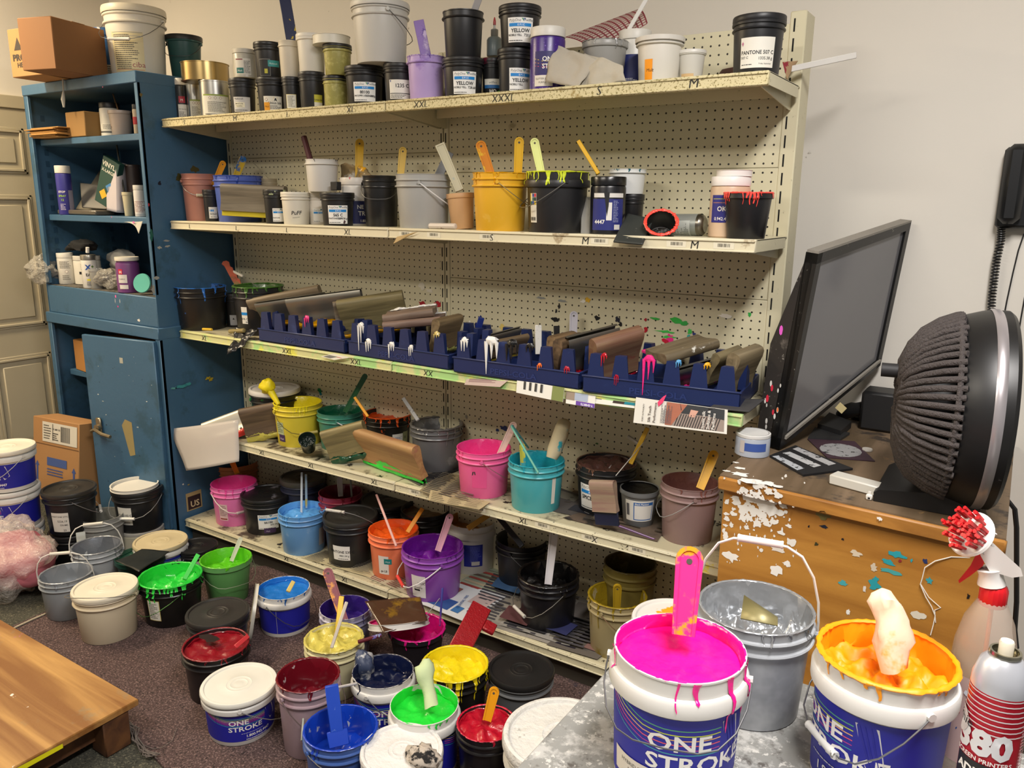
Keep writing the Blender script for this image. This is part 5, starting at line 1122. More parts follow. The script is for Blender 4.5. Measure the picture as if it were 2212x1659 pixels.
# squeegees piled across the crates
def sq(label, a, b, h, lean, kind='wood', **k):
    if 20 < lean < 85: lean *= .45; h *= 1.12
    return squeegee(label, ony(*a), ony(*b), h, lean, kind, **k)
sq('brown wooden squeegee leaning at the far left of the crates', (533, 646, -.24), (687, 616, -.12), .095, 40, 'wood', col='#8a7a62', col2='#6a5c48', ink='#2344a0', blade='#2344a0')
sq('aluminium squeegee with yellow inked blade, left of the upright one', (550, 654, -.27), (700, 632, -.14), .085, 55, 'metal', ink='#e2a810', blade='#8a8018')
sq('upright aluminium squeegee with yellow blade in the leftmost crate', (617, 645, -.27), (778, 624, -.14), .105, 12, 'metal', ink='#e0a50e', blade='#9a9018')
sq('narrow wooden squeegee tucked between crates and the yellow inked one', (718, 652, -.24), (800, 640, -.14), .09, -8, 'wood', col='#7d6f5a', col2='#574c3e', ink='#15204a', blade='#6a6a20')
sq('large wooden squeegee with thick yellow ink along its blade', (726, 650, -.26), (868, 628, -.12), .12, 42, 'wood', col='#857a55', col2='#5c5438', ink='#eaac0c', blade='#e0a810')
sq('upper white inked wooden squeegee lying flat on the second crate', (826, 690, -.27), (935, 676, -.18), .10, 92, 'wood', col='#8a7666', col2='#6a584c', ink='#efeeea', blade='#e9e7e2', both=True)
sq('lower white inked wooden squeegee lying flat on the second crate', (826, 706, -.28), (950, 694, -.19), .10, 92, 'wood', col='#8a7468', col2='#6a554c', ink='#efeeea', blade='#e9e7e2', both=True)
sq('wooden squeegee with olive ink standing at the right of the second crate', (943, 690, -.27), (995, 678, -.12), .115, 14, 'wood', col='#7f6c4e', col2='#5f4f38', ink='#9a9a58', blade='#9a9a50')
sq('dull wooden squeegee lying across the third crate', (1062, 738, -.26), (1142, 722, -.13), .06, 70, 'wood', col='#77644a', col2='#4f4232', blade='#a08c20')
sq('bright aluminium squeegee tube above the dull wooden one', (1062, 722, -.19), (1125, 706, -.10), .055, 70, 'metal', blade='#a08c20')
sq('upright wooden squeegee pair in the right of the third crate, left one', (1192, 726, -.25), (1240, 715, -.12), .11, 10, 'wood', col='#8a7050', col2='#5a4630', ink='#a01c30', blade='#8a1c2c')
sq('upright wooden squeegee pair in the right of the third crate, right one', (1206, 734, -.28), (1255, 718, -.14), .12, 8, 'wood', col='#7a6248', col2='#4c3c2c', ink='#1c1a1a', blade='#2a2624')
sq('aluminium squeegee with yellow blade and red ink at the crate gap', (1225, 730, -.26), (1335, 702, -.12), .12, 55, 'metal', ink='#c81424', blade='#a08a18')
sq('wooden squeegee soaked in deep red ink on the rightmost crate', (1282, 736, -.28), (1385, 706, -.14), .14, 56, 'wood', col='#8f7358', col2='#7a5544', ink='#a8142a', blade='#8c1424', splat=(('#8c1c2a', .56, 5, .12),))
sq('wooden squeegee smeared with black and white ink, lying in front', (1440, 778, -.30), (1555, 744, -.14), .10, 92, 'wood', col='#7d7058', col2='#5d523f', blade='#d42a7c', splat=(('#d9d6cc', .66, 9, .03), ('#1b1b1c', .70, 14, .03)))
sq('aluminium squeegee lying under the smeared wooden one', (1450, 800, -.29), (1560, 770, -.16), .075, 80, 'metal', ink='#ef2f8e', blade='#d42a7c')
sq('clean end wooden squeegee standing at the right crate end', (1588, 764, -.26), (1640, 744, -.14), .125, 34, 'wood', col='#8a7c60', col2='#665a44', blade='#7a7450')
sq('speckled round wooden squeegee lying behind the right crate end', (1550, 766, -.2), (1600, 748, -.1), .09, 60, 'wood', col='#857858', col2='#665c44', blade='#b8a020', splat=(('#2c2a28', .7, 30, .02),))
spatula('white spatula with hanging hole standing behind the third crate', (1240, 672), (1236, 770), .028, '#c9c6d0', -.05, -.06, GS)
stick('white ink crusted paddle standing in the third crate', ony(1163, 702, -.1), ony(1163, 765, -.1), .006, '#e4e2dc', name='ink_paddle', cat='paddle', flat=.022, splat=(('#b8b6ae', .6, 30, .05),))
stick('black ink crusted paddle standing beside the white one', ony(1202, 704, -.09), ony(1204, 775, -.09), .006, '#141416', name='ink_paddle', cat='paddle', flat=.020)
stick('navy ink crusted paddle standing at the crate joint', ony(1040, 686, -.08), ony(1026, 738, -.08), .006, '#1c2f78', name='ink_paddle', cat='paddle', flat=.022, splat=(('#c9cde0', .68, 20, .03),))
# printed pages sticking out from under the crates
def page(label, pts, els, crumple=.001, name='magazine_page', group='printed pages under the crates', col='#d8d6ce'):
    return cloth(label, name, 'paper', pts, M(col, .6, var=.04), crumple=crumple, els=els, group=group, n=20)
Ey = -.335
page('faded pink printed page under the third crate', [ony(1003, 831, Ey), ony(1080, 836, Ey), ony(1110, 812, -.30), ony(1010, 812, -.30)], [('l', .08, .3, .9, .9, 6, '#8f6a70')], col='#b8a49c')
e = [('r', .15 + .12 * i, .35, .20 + .12 * i, .95, '#1c1c1e') for i in range(4)] + [('r', .76, 0, 1, 1, '#6f7a3a')]
page('white page with four black bars hanging under the third crate', [ony(1115, 848, Ey), ony(1216, 869, Ey), ony(1220, 838, -.315), ony(1117, 820, -.315)], e)
def TXT(w, *a): return a
a_, b_, c_, d_ = ony(1222, 871, Ey), ony(1284, 882, Ey), ony(1287, 852, -.31), ony(1224, 842, -.31)
page('catalogue page with purple T-SHIRTS strip upside down', [a_, b_, c_, d_], [('r', .0, .3, .3, .95, '#8a7a6c'), ('r', .3, .35, .75, 1, '#9aa6bc'), ('r', .2, .05, .38, .32, '#e2e0da'), ('r', .36, .0, 1, .3, '#5b2f96'), ('t', 'T-SHIRTS', .95, .26, .22, '#e9e6f0', 'l', .02, 0, 0, -.3)] if False else [('r', .0, .3, .3, .95, '#8a7a6c'), ('r', .3, .35, .75, 1, '#9aa6bc'), ('r', .36, .0, 1, .3, '#5b2f96')])
mb = MB(); ux, vx = (b_ - a_), (d_ - a_)
draw(mb, [('t', 'T-SHIRTS', 0, 0, .010, '#e9e6f0', 'l', .02)], lambda u, v, l: a_ + ux * .95 - ux.normalized() * u + vx.normalized() * (.010 - v) + Vector((0, -.0025, 0)), pm)
mb.build('lettering', bpy.data.objects[[o.name for o in bpy.data.objects if o.get('label') == 'catalogue page with purple T-SHIRTS strip upside down'][0]])
for o_ in bpy.data.objects:
    if o_.get('label') == 'catalogue page with purple T-SHIRTS strip upside down':
        l_ = o_.children[0]; l_.location = -o_.location
page('long white printed sheet under the two right crates', [ony(1260, 868, -.325), ony(1400, 886, -.325), ony(1420, 862, -.29), ony(1262, 838, -.29)], [('l', .02, .3, .4, .9, 5, '#55555c'), ('r', .45, .2, .62, .9, '#3a2c2a'), ('r', .62, .2, .8, .8, '#1f7a8a'), ('r', .8, .3, .92, .8, '#b07a68')])
a_, b_, c_, d_ = ony(1368, 913, -.345), ony(1570, 938, -.345), ony(1572, 885, -.325), ony(1374, 858, -.322)
pgm = page('large magazine page reading Silk Touch Performance hanging off the right shelf edge', [a_, b_, c_, d_], [('r', .35, .08, .97, .98, '#8f8078'), ('p', [(.35, .08), (.42, .08), (.58, .98), (.36, .98)], '#a3614a')] + [('p', [(.45 + .027 * i, .08), (.46 + .027 * i, .08), (.50 + .027 * i, .58), (.49 + .027 * i, .58)], '#1d1a1c') for i in range(17)] + [('p', [(.52, .6), (.8, .62), (.97, .55), (.97, .98), (.5, .98)], '#22262c'), ('p', [(.60, .52), (.66, .50), (.70, .78), (.62, .8)], '#c99a88')])
mb = MB(); ux = (b_ - a_).normalized(); vx = (d_ - a_).normalized(); LU = (b_ - a_).length; LV_ = (d_ - a_).length
def pgw(u, v, l): return a_ + ux * u + vx * v + Vector((0, -.003, 0))
for s_, uu, sz, h in (('FORT AUTHORITY', .035, .006, K_), ('Silk Touch', .060, .011, '#3a2c2c'), ('Performance', .078, .011, '#3a2c2c'), ('Iconic silk', .245, .012, '#e9e6e0'), ('Softness &', .262, .012, '#e9e6e0'), ('Performs', .279, .012, '#e9e6e0')):
    vs_, fs, w = glyphs(s_, .01); mb.add([pgw(uu * LU / .32 - y * sz, .008 + x * sz, 0) for x, y in vs_], fs, pm(h))
for q in range(3):
    u0 = (.095 + .012 * q) * LU / .32
    draw(mb, [('l', 0, 0, .055, .012, 4, '#55525a')], lambda u, v, l: pgw(u0 + v, .01 + u, 0), pm)
mb.add([pgw(.072 + a, .055 + b, 0) + Vector((0, -.001, 0)) for a, b in ((0, 0), (.012, .012), (.02, .035), (.012, .03), (-.004, .012))], [(0, 1, 2, 3, 4)], M('#e23a6c', .3))
lo_ = mb.build('lettering', pgm); lo_.location = -pgm.location
cloth('worn dark grey rubber mat under the rightmost crate corner', 'rubber_mat', 'mat', [ony(1530, 882, -.33), ony(1618, 890, -.30), ony(1652, 862, -.20), ony(1560, 862, -.22)], M('#3c3b3c', .8, var=.25, vs_=60), crumple=.003, th=.003)
# ================================================================ fourth shelf
Z4 = LV[4]; G4 = 'ink pails on the fourth shelf'
def T4(label, xl, xr, yc, yb=None, y=None, z=Z4, **k):
    k.setdefault('group', G4)
    return V(label, xl, xr, yc, z, yb=yb, y=y, **k)
T4('black pail with white lid and green smears at the shelf left end', 537, 648, 838, y=-.13, col='#141416', lid='pail', lidcol='#d4d1cc', cm=plastic('#161817', .35, .1, (('#1f7a34', .6, 9, .03),)))
T4('yellow pail crusted with yellow ink on the fourth shelf', 588, 697, 868, yb=967, cm=plastic('#d6c43c', .35, .06, (('#2b2a22', .73, 9, .02),)), ink='#e8d820', fill=.72, climb=.2, amp=.01, gunk=.003, drips=9, dlen=.25, hand=-70, gcol='#b8a860', hcol='#5a5648',
   lab=[('r', -.03, .05, .012, .105, '#a9b490'), ('l', -.026, .06, .008, .10, 5, '#5d6a4a'), ('r', -.02, .022, .016, .052, '#3a2350'), ('t', 'Mult', -.014, .030, .012, '#d0c4dc', 'l', 0, .2)], lo=-50)
mb = MB(); ym = M('#e6d418', .5, var=.08, bump=.5, bs=40)
A_, B_ = ony(578, 834, -.22), ony(602, 874, -.22)
blob(mb, tuple(A_), .033, ym, 9, (1.15, .8, 1.0), .35, 2); mb.tube([A_, A_ * .5 + B_ * .5, B_], .014, ym, 10, rs=[.018, .014, .009])
mb.v = [tuple(Vector(v) - B_) for v in mb.v]
tag(mb.build('wrapped_stick', loc=B_, ang=60), 'stick wrapped in a yellow ink soaked rag leaning in the yellow pail', 'stick')
tg = T4('teal green translucent pail with pale handle', 683, 785, 886, yb=975, cm=plastic('#3f8270', .32, .12, (('#9ab8ac', .66, 5, .1),)), ink='#0d5a3e', fill=.8, climb=.12, hand=-10, hcol='#dadada', gcol=None, handph=-30, lab=[('r', -.03, .02, .03, .06, '#c9c4b8'), ('l', -.025, .03, .025, .055, 4, '#a0483a')])
spatula('dark green spatula rising high to the right of the teal pail', (791, 808), (745, 890), .022, '#1c5a30', -.10, -.17, GS, hole=True)
stick('orange plastic stick leaning in the orange ink pail', ony(766, 858, -.18), ony(795, 900, -.19), .004, '#e8a21c', flat=.011)
T4('black pail full of bright orange red ink with smeared rim', 783, 892, 892, yb=985, cm=plastic('#181614', .35, .1, (('#d9541c', .66, 9, .02),)), ink='#d84a10', dcol='#dc5414', fill=.86, climb=.03, gunk=.003, drips=16, dlen=.35, lab=[('r', -.01, .045, .035, .09, '#d4d2cc'), ('t', 'MAC', 0, .068, .014, '#3a4a8a', 'l', 0, .2), ('r', .0, .045, .03, .056, '#1583cf'), ('r', .036, .02, .062, .095, '#8a8f6a'), ('t', 'B', .042, .066, .016, K_, 'l'), ('t', 'CO', .040, .040, .014, K_, 'l')], lo=16)
T4('silver crusted grey pail on the fourth shelf', 885, 1000, 915, yb=1022, cm=M('#77787a', .35, .3, var=.15, splat=(('#a9aaac', .6, 6, .1), ('#3a3a3c', .66, 18, .03))), ink='#9a9b9d', inm=M('#8f9092', .25, .6, bump=.6, bs=50), fill=.72, climb=.2, gunk=.006, drips=12, dlen=.5)
stick('silver coated stick leaning out of the silver crusted pail', ony(871, 860, -.15), ony(903, 908, -.19), .004, '#a4a5a6', flat=.014, splat=(('#6a6b6c', .6, 30, .04),))
sh_m = M('#cfc8c2', .3, alpha=.75, var=.04)
a_, b_, c_, d_ = ony(372, 925, -.36), ony(398, 1018, -.40), ony(512, 998, -.36), ony(520, 905, -.30)
mb = MB(); 
def fn(u, v):
    p = (a_ * (1 - u) + b_ * u) * (1 - v) + (d_ * (1 - u) + c_ * u) * v
    return p + Vector((0, -.02 * math.sin(PI * v) - .01 * math.cos(3 * u), .0)) - a_
mb.grid(fn, 14, 14, sh_m); tag(mb.build('plastic_sheet', loc=a_, solid=.0008), 'milky curved plastic sheet hanging off the left end of the fourth shelf', 'plastic')
sq('aluminium squeegee with red inked blade lying on the milky sheet', (436, 915, -.33), (520, 884, -.22), .10, -38, 'metal', ink='#f0443c', blade='#a08a20')
sq('dark wooden squeegee with olive blade at the left end of the shelf', (515, 884, -.31), (594, 868, -.22), .125, 4, 'wood', col='#6e5a46', col2='#4c3d30', ink='#b8b050', blade='#9a8c28')
sq('green stained wooden squeegee in front of the teal pail', (692, 932, -.31), (782, 908, -.24), .12, 6, 'wood', col='#8f8258', col2='#6c6242', ink='#0c4a30', blade='#0c4a30')
sq('pale wooden squeegee with bright neon green ink at the shelf front', (766, 924, -.25), (896, 964, -.32), .135, 18, 'wood', col='#b08c5c', col2='#97704a', ink='#22d83c', blade='#101414', splat=(('#9a3a58', .62, 4, .15),))
q = fit(640, 692, 950, Z4, None, -.27)
vessel('plastic_cup', 'clear plastic cup smeared with black, green and orange ink', 'cup', q[0], -.27, Z4 + .03, .034, .07, sty='cup', cm=M('#1b2a24', .2, splat=(('#b8b6ae', .5, 8, .03), ('#d8542c', .70, 16, .02))), ink='#10201a', fill=.6, rot=(.5, .5, 0))
T4('bright pink pail with long wire handle on the fourth shelf', 985, 1105, 965, yb=1078, cm=plastic('#e8649c', .34, .06, (('#f0a0c0', .62, 5, .1),)), ink='#ea3f8e', fill=.66, climb=.25, gunk=.0022, drips=7, hand=-4, hcol='#b8868c', gcol='#c9a09c', lab=[('r', -.026, .04, .026, .115, '#e0508c'), ('p', [(-.026, .085), (-.012, .088), (-.014, .10), (-.024, .098)], '#4a3a40')], lo=-10)
spatula('translucent pink tinted spatula leaning right in the bright pink pail', (1112, 912), (1078, 985), .026, '#e0bcb0', -.14, -.2, GS)
tq = plastic('#4aa9b2', .32, .12, (('#9ac4c8', .66, 4, .1),))
T4('turquoise pail with raised handle and rag wrapped brush', 1097, 1221, 992, yb=1110, cm=tq, ink='#1f9aac', fill=.62, climb=.3, gunk=.003, drips=8, dlen=.2, lab=[('r', .04, .03, .055, .12, '#d9d6cc')], lo=10)
stick('thin turquoise inked rod leaning forward in the turquoise pail', ony(1104, 920, -.22), ony(1163, 1022, -.31), .0035, '#6ab0a0', name='handle_rod', cat='rod')
stick('second turquoise inked rod behind the first in the turquoise pail', ony(1106, 918, -.20), ony(1142, 968, -.12), .003, '#58a4a8', name='handle_rod', cat='rod')
spatula('yellow rimmed spatula standing low in the turquoise pail', (1128, 958), (1130, 1010), .020, '#b8b83a', -.22, -.24, GS, splat=(('#2a9aa6', .5, 9, .02),))
mb = MB(); A_, B_ = ony(1222, 905, -.14), ony(1192, 990, -.20); D_ = B_ - A_
rg = M('#c4b898', .9, var=.1, splat=(('#2fa0ae', .55, 14, .04),), bump=.4, bs=70)
mb.tube([D_ * q for q in (0, .06, .2, .4, .6, .8, 1)], .02, rg, 14, rs=[.008, .018, .023, .025, .024, .026, .018])
for v in range(len(mb.v)): 
    p = Vector(mb.v[v]); mb.v[v] = tuple(p + Vector((1, 0, .3)) * .006 * noise.noise(p * 30))
tag(mb.build('wrapped_brush', loc=A_, ang=70), 'brush head wrapped in a turquoise stained cream rag', 'brush')
brn = T4('black pail heaped with dark brown ink and a spice brown label', 1243, 1377, 998, yb=1118, sty='gal', ink='#4a302a', fill=.92, climb=.03, amp=.016, gunk=.002, dcol='#6a4a3c', drips=9, dlen=.12, lab=lab_poly('SPICE BRN', '', '491', .10, .085, .02), lo=-28)
stick('wire handle of the brown ink pail standing up to the right', ony(1397, 948, -.16), ony(1330, 1028, -.30), .0014, '#a9a6a0', name='wire', cat='wire')
stick('yellow handled brush with brown tip above the brown ink pail', ony(1399, 924, -.16), ony(1362, 1002, -.20), .005, '#c9a024', flat=.014, splat=(('#6a4a2c', .6, 9, .05),))
stick('white grip piece on a wire behind the yellow handled brush', ony(1356, 942, -.12), ony(1382, 960, -.12), .006, '#a8a49c', name='wire_grip', cat='grip')
sq('short wooden squeegee standing upright in front of the brown ink pail', (1275, 1036, -.275), (1327, 1038, -.275), .10, 0, 'wood', col='#9c8c74', col2='#8a6c62', blade='#151a38', bl=.045)
T4('small black plastisol tub brimming with black ink, blue framed label', 1339, 1425, 1053, yb=1140, name='ink_tub', cat='tub', sty='cup', cm=plastic('#6b6d6e', .35, .1), ink='#08080a', fill=.96, climb=.005, amp=.001, lab=[('r', -.044, .022, .05, .092, '#d6d4cc'), ('r', -.016, .026, .046, .086, '#2f62a4'), ('r', -.013, .029, .0435, .076, '#d9d7d0'), ('t', 'Black Plastisol', -.012, .0785, .0075, '#e9e9e4', 'l', .02), ('r', -.04, .04, -.03, .08, '#55555a')], lo=0)
T4('dusty brown pink pail with bent wire handle at the right shelf end', 1427, 1556, 1040, yb=1180, cm=plastic('#8a7270', .36, .1), ink='#7a4f48', fill=.62, climb=.3, gunk=.0015, drips=4, hand=12, hcol='#8a8a8a', gcol=None, handph=-38)
spatula('yellow ink spatula smeared with brown in the right end pail', (1545, 974), (1512, 1056), .030, '#d8a416', -.17, -.23, GS, splat=(('#6a4430', .58, 12, .04),))
def sheet(label, pts, col, els=None, splat=(), name='newspaper', crumple=.002, z=None, group='newspaper sheets lining the shelves', n=14, lift=.003):
    """printed paper lying on a shelf; pts are image points on plane z"""
    P = [onz(a, b, z) + Vector((0, 0, lift)) for a, b in pts]
    return cloth(label, name, 'paper', P, M(col, .75, var=.08, splat=splat), crumple=crumple, els=els, group=group, n=n, fs=9)
nl = [('l', .04, .05, .3, .95, 22, '#5f5b54'), ('l', .34, .05, .62, .95, 22, '#5f5b54'), ('l', .66, .05, .95, .95, 22, '#5f5b54')]
def newsL(n=12, c='#5f5b54'):
    out = []; rnd = random.Random(n)
    for cx in (.04, .37, .70):
        for i in range(n): y = .05 + .9 * i / n; out.append(('r', cx, y, cx + rnd.uniform(.18, .27), y + .03, c))
    return out
black_sp = (('#26231f', .56, 6, .05), ('#7a7468', .62, 12, .1))
sheet('brown newspaper under the bright pink pail', [(905, 1062), (1010, 1092), (1090, 1050), (955, 1020)], '#8f8468', newsL(14), z=Z4)
sheet('newspaper folds sticking out over the fourth shelf edge', [(925, 1084), (1035, 1105), (1060, 1088), (930, 1062)], '#b8aa84', newsL(6), z=Z4, lift=.006)
sheet('black smeared paper under the silver crusted pail', [(868, 1030), (905, 1050), (1010, 1010), (905, 990)], '#4a4640', None, (('#15151a', .5, 9, .05), ('#a9a9a4', .68, 12, .03)), z=Z4)
sheet('dark magazine page between the turquoise and brown ink pails', [(1130, 1090), (1290, 1128), (1330, 1098), (1195, 1050)], '#4c4744', [('r', .1, .6, .5, .9, '#6a675c'), ('r', .55, .2, .9, .5, '#2a2c34')], (('#9c9684', .66, 14, .02),), z=Z4)
sheet('brown stained paper under the brown ink pail and plastisol tub', [(1185, 1100), (1520, 1180), (1550, 1120), (1240, 1060)], '#5e5346', newsL(8, '#3a342c'), (('#2c2824', .55, 7, .06), ('#9a8c70', .64, 10, .04)), z=Z4, lift=.001)
sheet('magazine page with purple streak in front of the plastisol tub', [(1215, 1120), (1420, 1172), (1440, 1140), (1290, 1100)], '#5a4c40', [('p', [(.25, .42), (.95, .05), (.97, .12), (.3, .5)], '#6a2c80'), ('a', [(.02, .6), (.3, .45), (.95, .1)], .02, '#e2dfe0')], (('#2a2624', .55, 9, .05),), z=Z4)
# ================================================================ base shelf
Z5 = LV[5]; G5 = 'ink pails on the base shelf'
def T5(label, xl, xr, yc, yb=None, y=None, z=Z5, **k):
    k.setdefault('group', G5)
    return V(label, xl, xr, yc, z, yb=yb, y=y, **k)
T5('orange smeared translucent pail at the back left of the base shelf', 453, 562, 995, y=-.05, cm=plastic('#c07a4c', .35, .1, (('#8f8a78', .62, 5, .1),)), ink='#d8641c', fill=.45, climb=.4, gunk=.002, drips=3, hand=10, hcol='#c98a5c', gcol=None)
spatula('yellow orange spatula inside the orange smeared pail', (493, 978), (512, 1022), .026, '#d8921c', -.2, -.16, GS)
T5('pink pail with bent handle at the left front of the base shelf', 453, 556, 1042, yb=1138, cm=plastic('#e87ab4', .34, .05), ink='#ef4aa0', fill=.6, climb=.35, gunk=.0025, drips=5, hand=-70, hcol='#d9cfc4', gcol='#c9b4b4', handph=-34, lab=[('r', -.03, .03, .012, .105, '#d9b8b8'), ('l', -.026, .05, .008, .10, 7, '#8a6a6c'), ('r', -.026, .034, .008, .040, '#8c3a34')], lo=-30)
T5('black lidded pail labelled 66100 on the base shelf', 519, 632, 1065, yb=1157, lid='pail', lidm=plastic('#1b1b1d', .35, .2, (('#77747c', .62, 9, .08), ('#d8541c', .77, 14, .02))), lab=lab_poly('66100', '', '477.19 g', .086, .066, .03) + [('r', -.02, .012, .03, .034, '#3a2350'), ('t', 'Mult', -.012, .018, .009, '#c0b4cc', 'l', 0, .2)], lo=0)
T5('grey lidded pail marked FAST FUSION at the back of the base shelf', 604, 703, 1030, y=-.10, lid='pail', lidcol='#4a4640', cm=plastic('#2a2f45', .4, .1), lab=[('r', -.07, .05, .07, .08, '#20294a'), ('t', 'FAST FUSION', -.01, .056, .017, '#d8d6cc', 'l', .02), ('r', -.07, .0, .07, .045, '#b9b8b4')])
T5('dark red stained pail with white spatula at the back of the base shelf', 686, 784, 1062, y=-.12, cm=plastic('#8a2c40', .35, .12, (('#b8808a', .64, 5, .1),)), ink='#6a1020', fill=.5, climb=.35, gunk=.002, drips=5)
spatula('frosted white spatula standing in the dark red stained pail', (733, 1030), (736, 1072), .024, '#a8a09a', -.12, -.13, GS, hole=False)
stick('grey metal stick standing in the dark red stained pail', ony(757, 1032, -.13), ony(760, 1075, -.13), .003, '#6a7068', flat=.008)
T5('sky blue ink pail with clear stirring sticks', 599, 706, 1100, yb=1201, cm=plastic('#6a9cd0', .34, .06, (('#b0c8dc', .64, 5, .1),)), ink='#5aa0e4', fill=.84, climb=.06, amp=.008, gunk=.0025, drips=5, lab=[('r', .02, .03, .055, .105, '#a8a4a4'), ('p', [(.025, .035), (.05, .035), (.05, .1), (.04, .09)], '#3a3a42')], lo=30)
stick('clear plastic stirrer standing upright in the sky blue pail', ony(652, 1020, -.22), ony(651, 1135, -.27), .003, '#c4ccd4', name='stirrer', cat='stirrer', flat=.009)
stick('yellow and white stirrer standing behind the clear one', ony(661, 1024, -.2), ony(662, 1098, -.22), .003, '#c9b860', name='stirrer', cat='stirrer', flat=.010, splat=(('#9fb8cc', .5, 6, .03),))
T5('black lidded pail labelled 539 C on the base shelf', 697, 816, 1112, yb=1228, lid='pail', lidm=plastic('#2c2b29', .45, .12, (('#55575a', .66, 6, .1),)), lab=lab_num('PANTONE 539 C', '4881.04 g', .072, .06, .035), lo=-26, hand=60, hcol='#8a8a8a', gcol='#c4c2bc', handph=38)
T5('large black lidded pail in the shadow at the back of the base shelf', 778, 895, 1078, y=-.03, lid='pail', lidcol='#201f1e')
T5('black pail with dried tan ink beneath the newspapers', 864, 974, 1098, y=-.03, ink='#6a4f20', fill=.88, climb=.02, amp=.003, gunk=.001, cm=plastic('#1c1b1a', .4, .1))
T5('orange ink pail with teal stickered label', 794, 905, 1142, yb=1254, cm=plastic('#ee8058', .34, .05, (('#f0b090', .64, 5, .1),)), ink='#f0601c', fill=.84, climb=.08, amp=.009, gunk=.003, drips=7, dlen=.15, lab=[('r', -.03, .025, .012, .10, '#dcd6ce'), ('t', 'ge LB', -.008, .034, .012, K_, 'c', .02), ('r', -.006, .068, .024, .09, '#1d7a78'), ('t', 'Mult', -.001, .074, .010, '#cfe0dc', 'l', 0, .2)], lo=-22)
stick('clear pink tinted stirrer leaning in the orange ink pail', ony(813, 1068, -.25), ony(856, 1180, -.34), .003, '#d8a8a0', name='stirrer', cat='stirrer', flat=.009)
stick('orange coated paddle leaning right in the orange ink pail', ony(913, 1098, -.18), ony(880, 1150, -.25), .005, '#eb9418', name='ink_paddle', cat='paddle', flat=.016, splat=(('#3a342a', .66, 16, .03),))
T5('purple ink pail with VIVID label and red grip handle', 866, 1002, 1180, H=.178, cm=plastic('#8a4aa8', .33, .08, (('#b890c4', .64, 4, .12),)), ink='#6a1690', fill=.66, climb=.28, amp=.012, gunk=.0025, drips=6, dlen=.1, hand=16, hcol='#dadada', gcol='#e0443c', handph=-36, lab=[('r', -.045, .02, .012, .105, '#dcd8d4'), ('t', 'VIVID', -.018, .072, .013, '#55525a', 'l'), ('t', 'purple', -.034, .055, .013, K_, 'l', 0, .2), ('r', -.034, .046, -.01, .052, K_)], lo=-22)
spatula('pink stained white spatula standing in the purple ink pail', (974, 1110), (946, 1190), .028, '#e2a8bc', -.21, -.27, GS, splat=(('#e23a84', .55, 9, .05),))
T5('white pail with mustard ink and a navy back label', 966, 1075, 1122, yb=1242, sty='os', cm=plastic('#cfccc6', .38, .05, (('#1c1c1e', .77, 14, .02),)), ink='#a8741c', fill=.80, climb=.15, gunk=.002, drips=4, dlen=.12, lab=[('r', -.04, .035, .034, .125, '#1f2890'), ('l', -.015, .05, .028, .12, 12, '#5a64b8'), ('r', -.01, .04, .022, .056, '#d6d4cc')], lo=4)
stick('mustard coated clear spatula lying in the white mustard pail', ony(1062, 1108, -.12), ony(1010, 1142, -.20), .004, '#b8862c', name='ink_paddle', cat='paddle', flat=.02)
T5('black pail holding a dark knife, grip handle hanging in front', 1070, 1184, 1162, H=.18, cm=plastic('#19191b', .36, .1, (('#55565a', .72, 8, .05),)), ink='#0c0c10', fill=.55, climb=.1, gunk=.0012, hand=-25, hcol='#777777', gcol='#b8b4ac', handph=-40)
stick('dark steel ink knife leaning inside the black pail', ony(1078, 1118, -.13), ony(1128, 1180, -.22), .003, '#1f2228', name='ink_knife', cat='knife', flat=.020)
bk = T5('black ink pail crusted with black, front of the base shelf', 1118, 1252, 1240, yb=1372, ink='#0a0809', fill=.68, climb=.3, amp=.014, gunk=.005, drips=8, dlen=.15, cm=plastic('#17161a', .3, .1), hand=30, hcol='#777777', gcol='#c4c0b8', handph=-38)
spatula('white spatula standing upright in the black ink pail', (1198, 1142), (1184, 1262), .030, '#cdc9cc', -.20, -.26, GS, splat=(('#2a1c22', .72, 12, .02),))
T5('dim gold crusted pail at the back right of the base shelf', 1303, 1420, 1216, y=-.12, cm=plastic('#6a5f30', .35, .15), ink='#4f4522', fill=.55, climb=.35, gunk=.003)
T5('gold streaked translucent pail at the right of the base shelf', 1269, 1399, 1285, y=-.24, cm=plastic('#9c8f6a', .33, .12, (('#8a7420', .56, 7, .06), ('#3f5aa0', .77, 6, .03))), ink='#8c7618', fill=.5, climb=.4, gunk=.004, drips=12, dlen=.5, hand=-30, hcol='#8a6a50', gcol=None)
spatula('gold coated spatula with rounded end inside the gold streaked pail', (1334, 1262), (1332, 1318), .028, '#a88a20', -.25, -.24, GS)
sheet('newspaper under the 539 C pail on the base shelf', [(650, 1206), (800, 1250), (840, 1222), (700, 1190)], '#b0a684', newsL(12), z=Z5)
sheet('newspaper under the orange ink pail on the base shelf', [(790, 1248), (905, 1296), (960, 1262), (850, 1225)], '#a89f88', newsL(12, '#7a4a48'), z=Z5)
sheet('catalogue page reading ESSENTIAL TEES on the base shelf', [(905, 1305), (1010, 1348), (1095, 1290), (985, 1255)], '#c4c6c8', [('r', .08, .1, .5, .4, '#2f4f8a'), ('r', .6, .5, .95, .9, '#b8a4a0'), ('r', .05, .55, .3, .8, '#8a5a50'), ('r', .55, .12, .7, .3, '#3a6aa0')], z=Z5, lift=.004)
p0 = onz(990, 1318, Z5) + Vector((0, 0, .008)); ux = (onz(1030, 1270, Z5) - onz(990, 1318, Z5)).normalized(); vx = Vector((-ux.y, ux.x, 0))
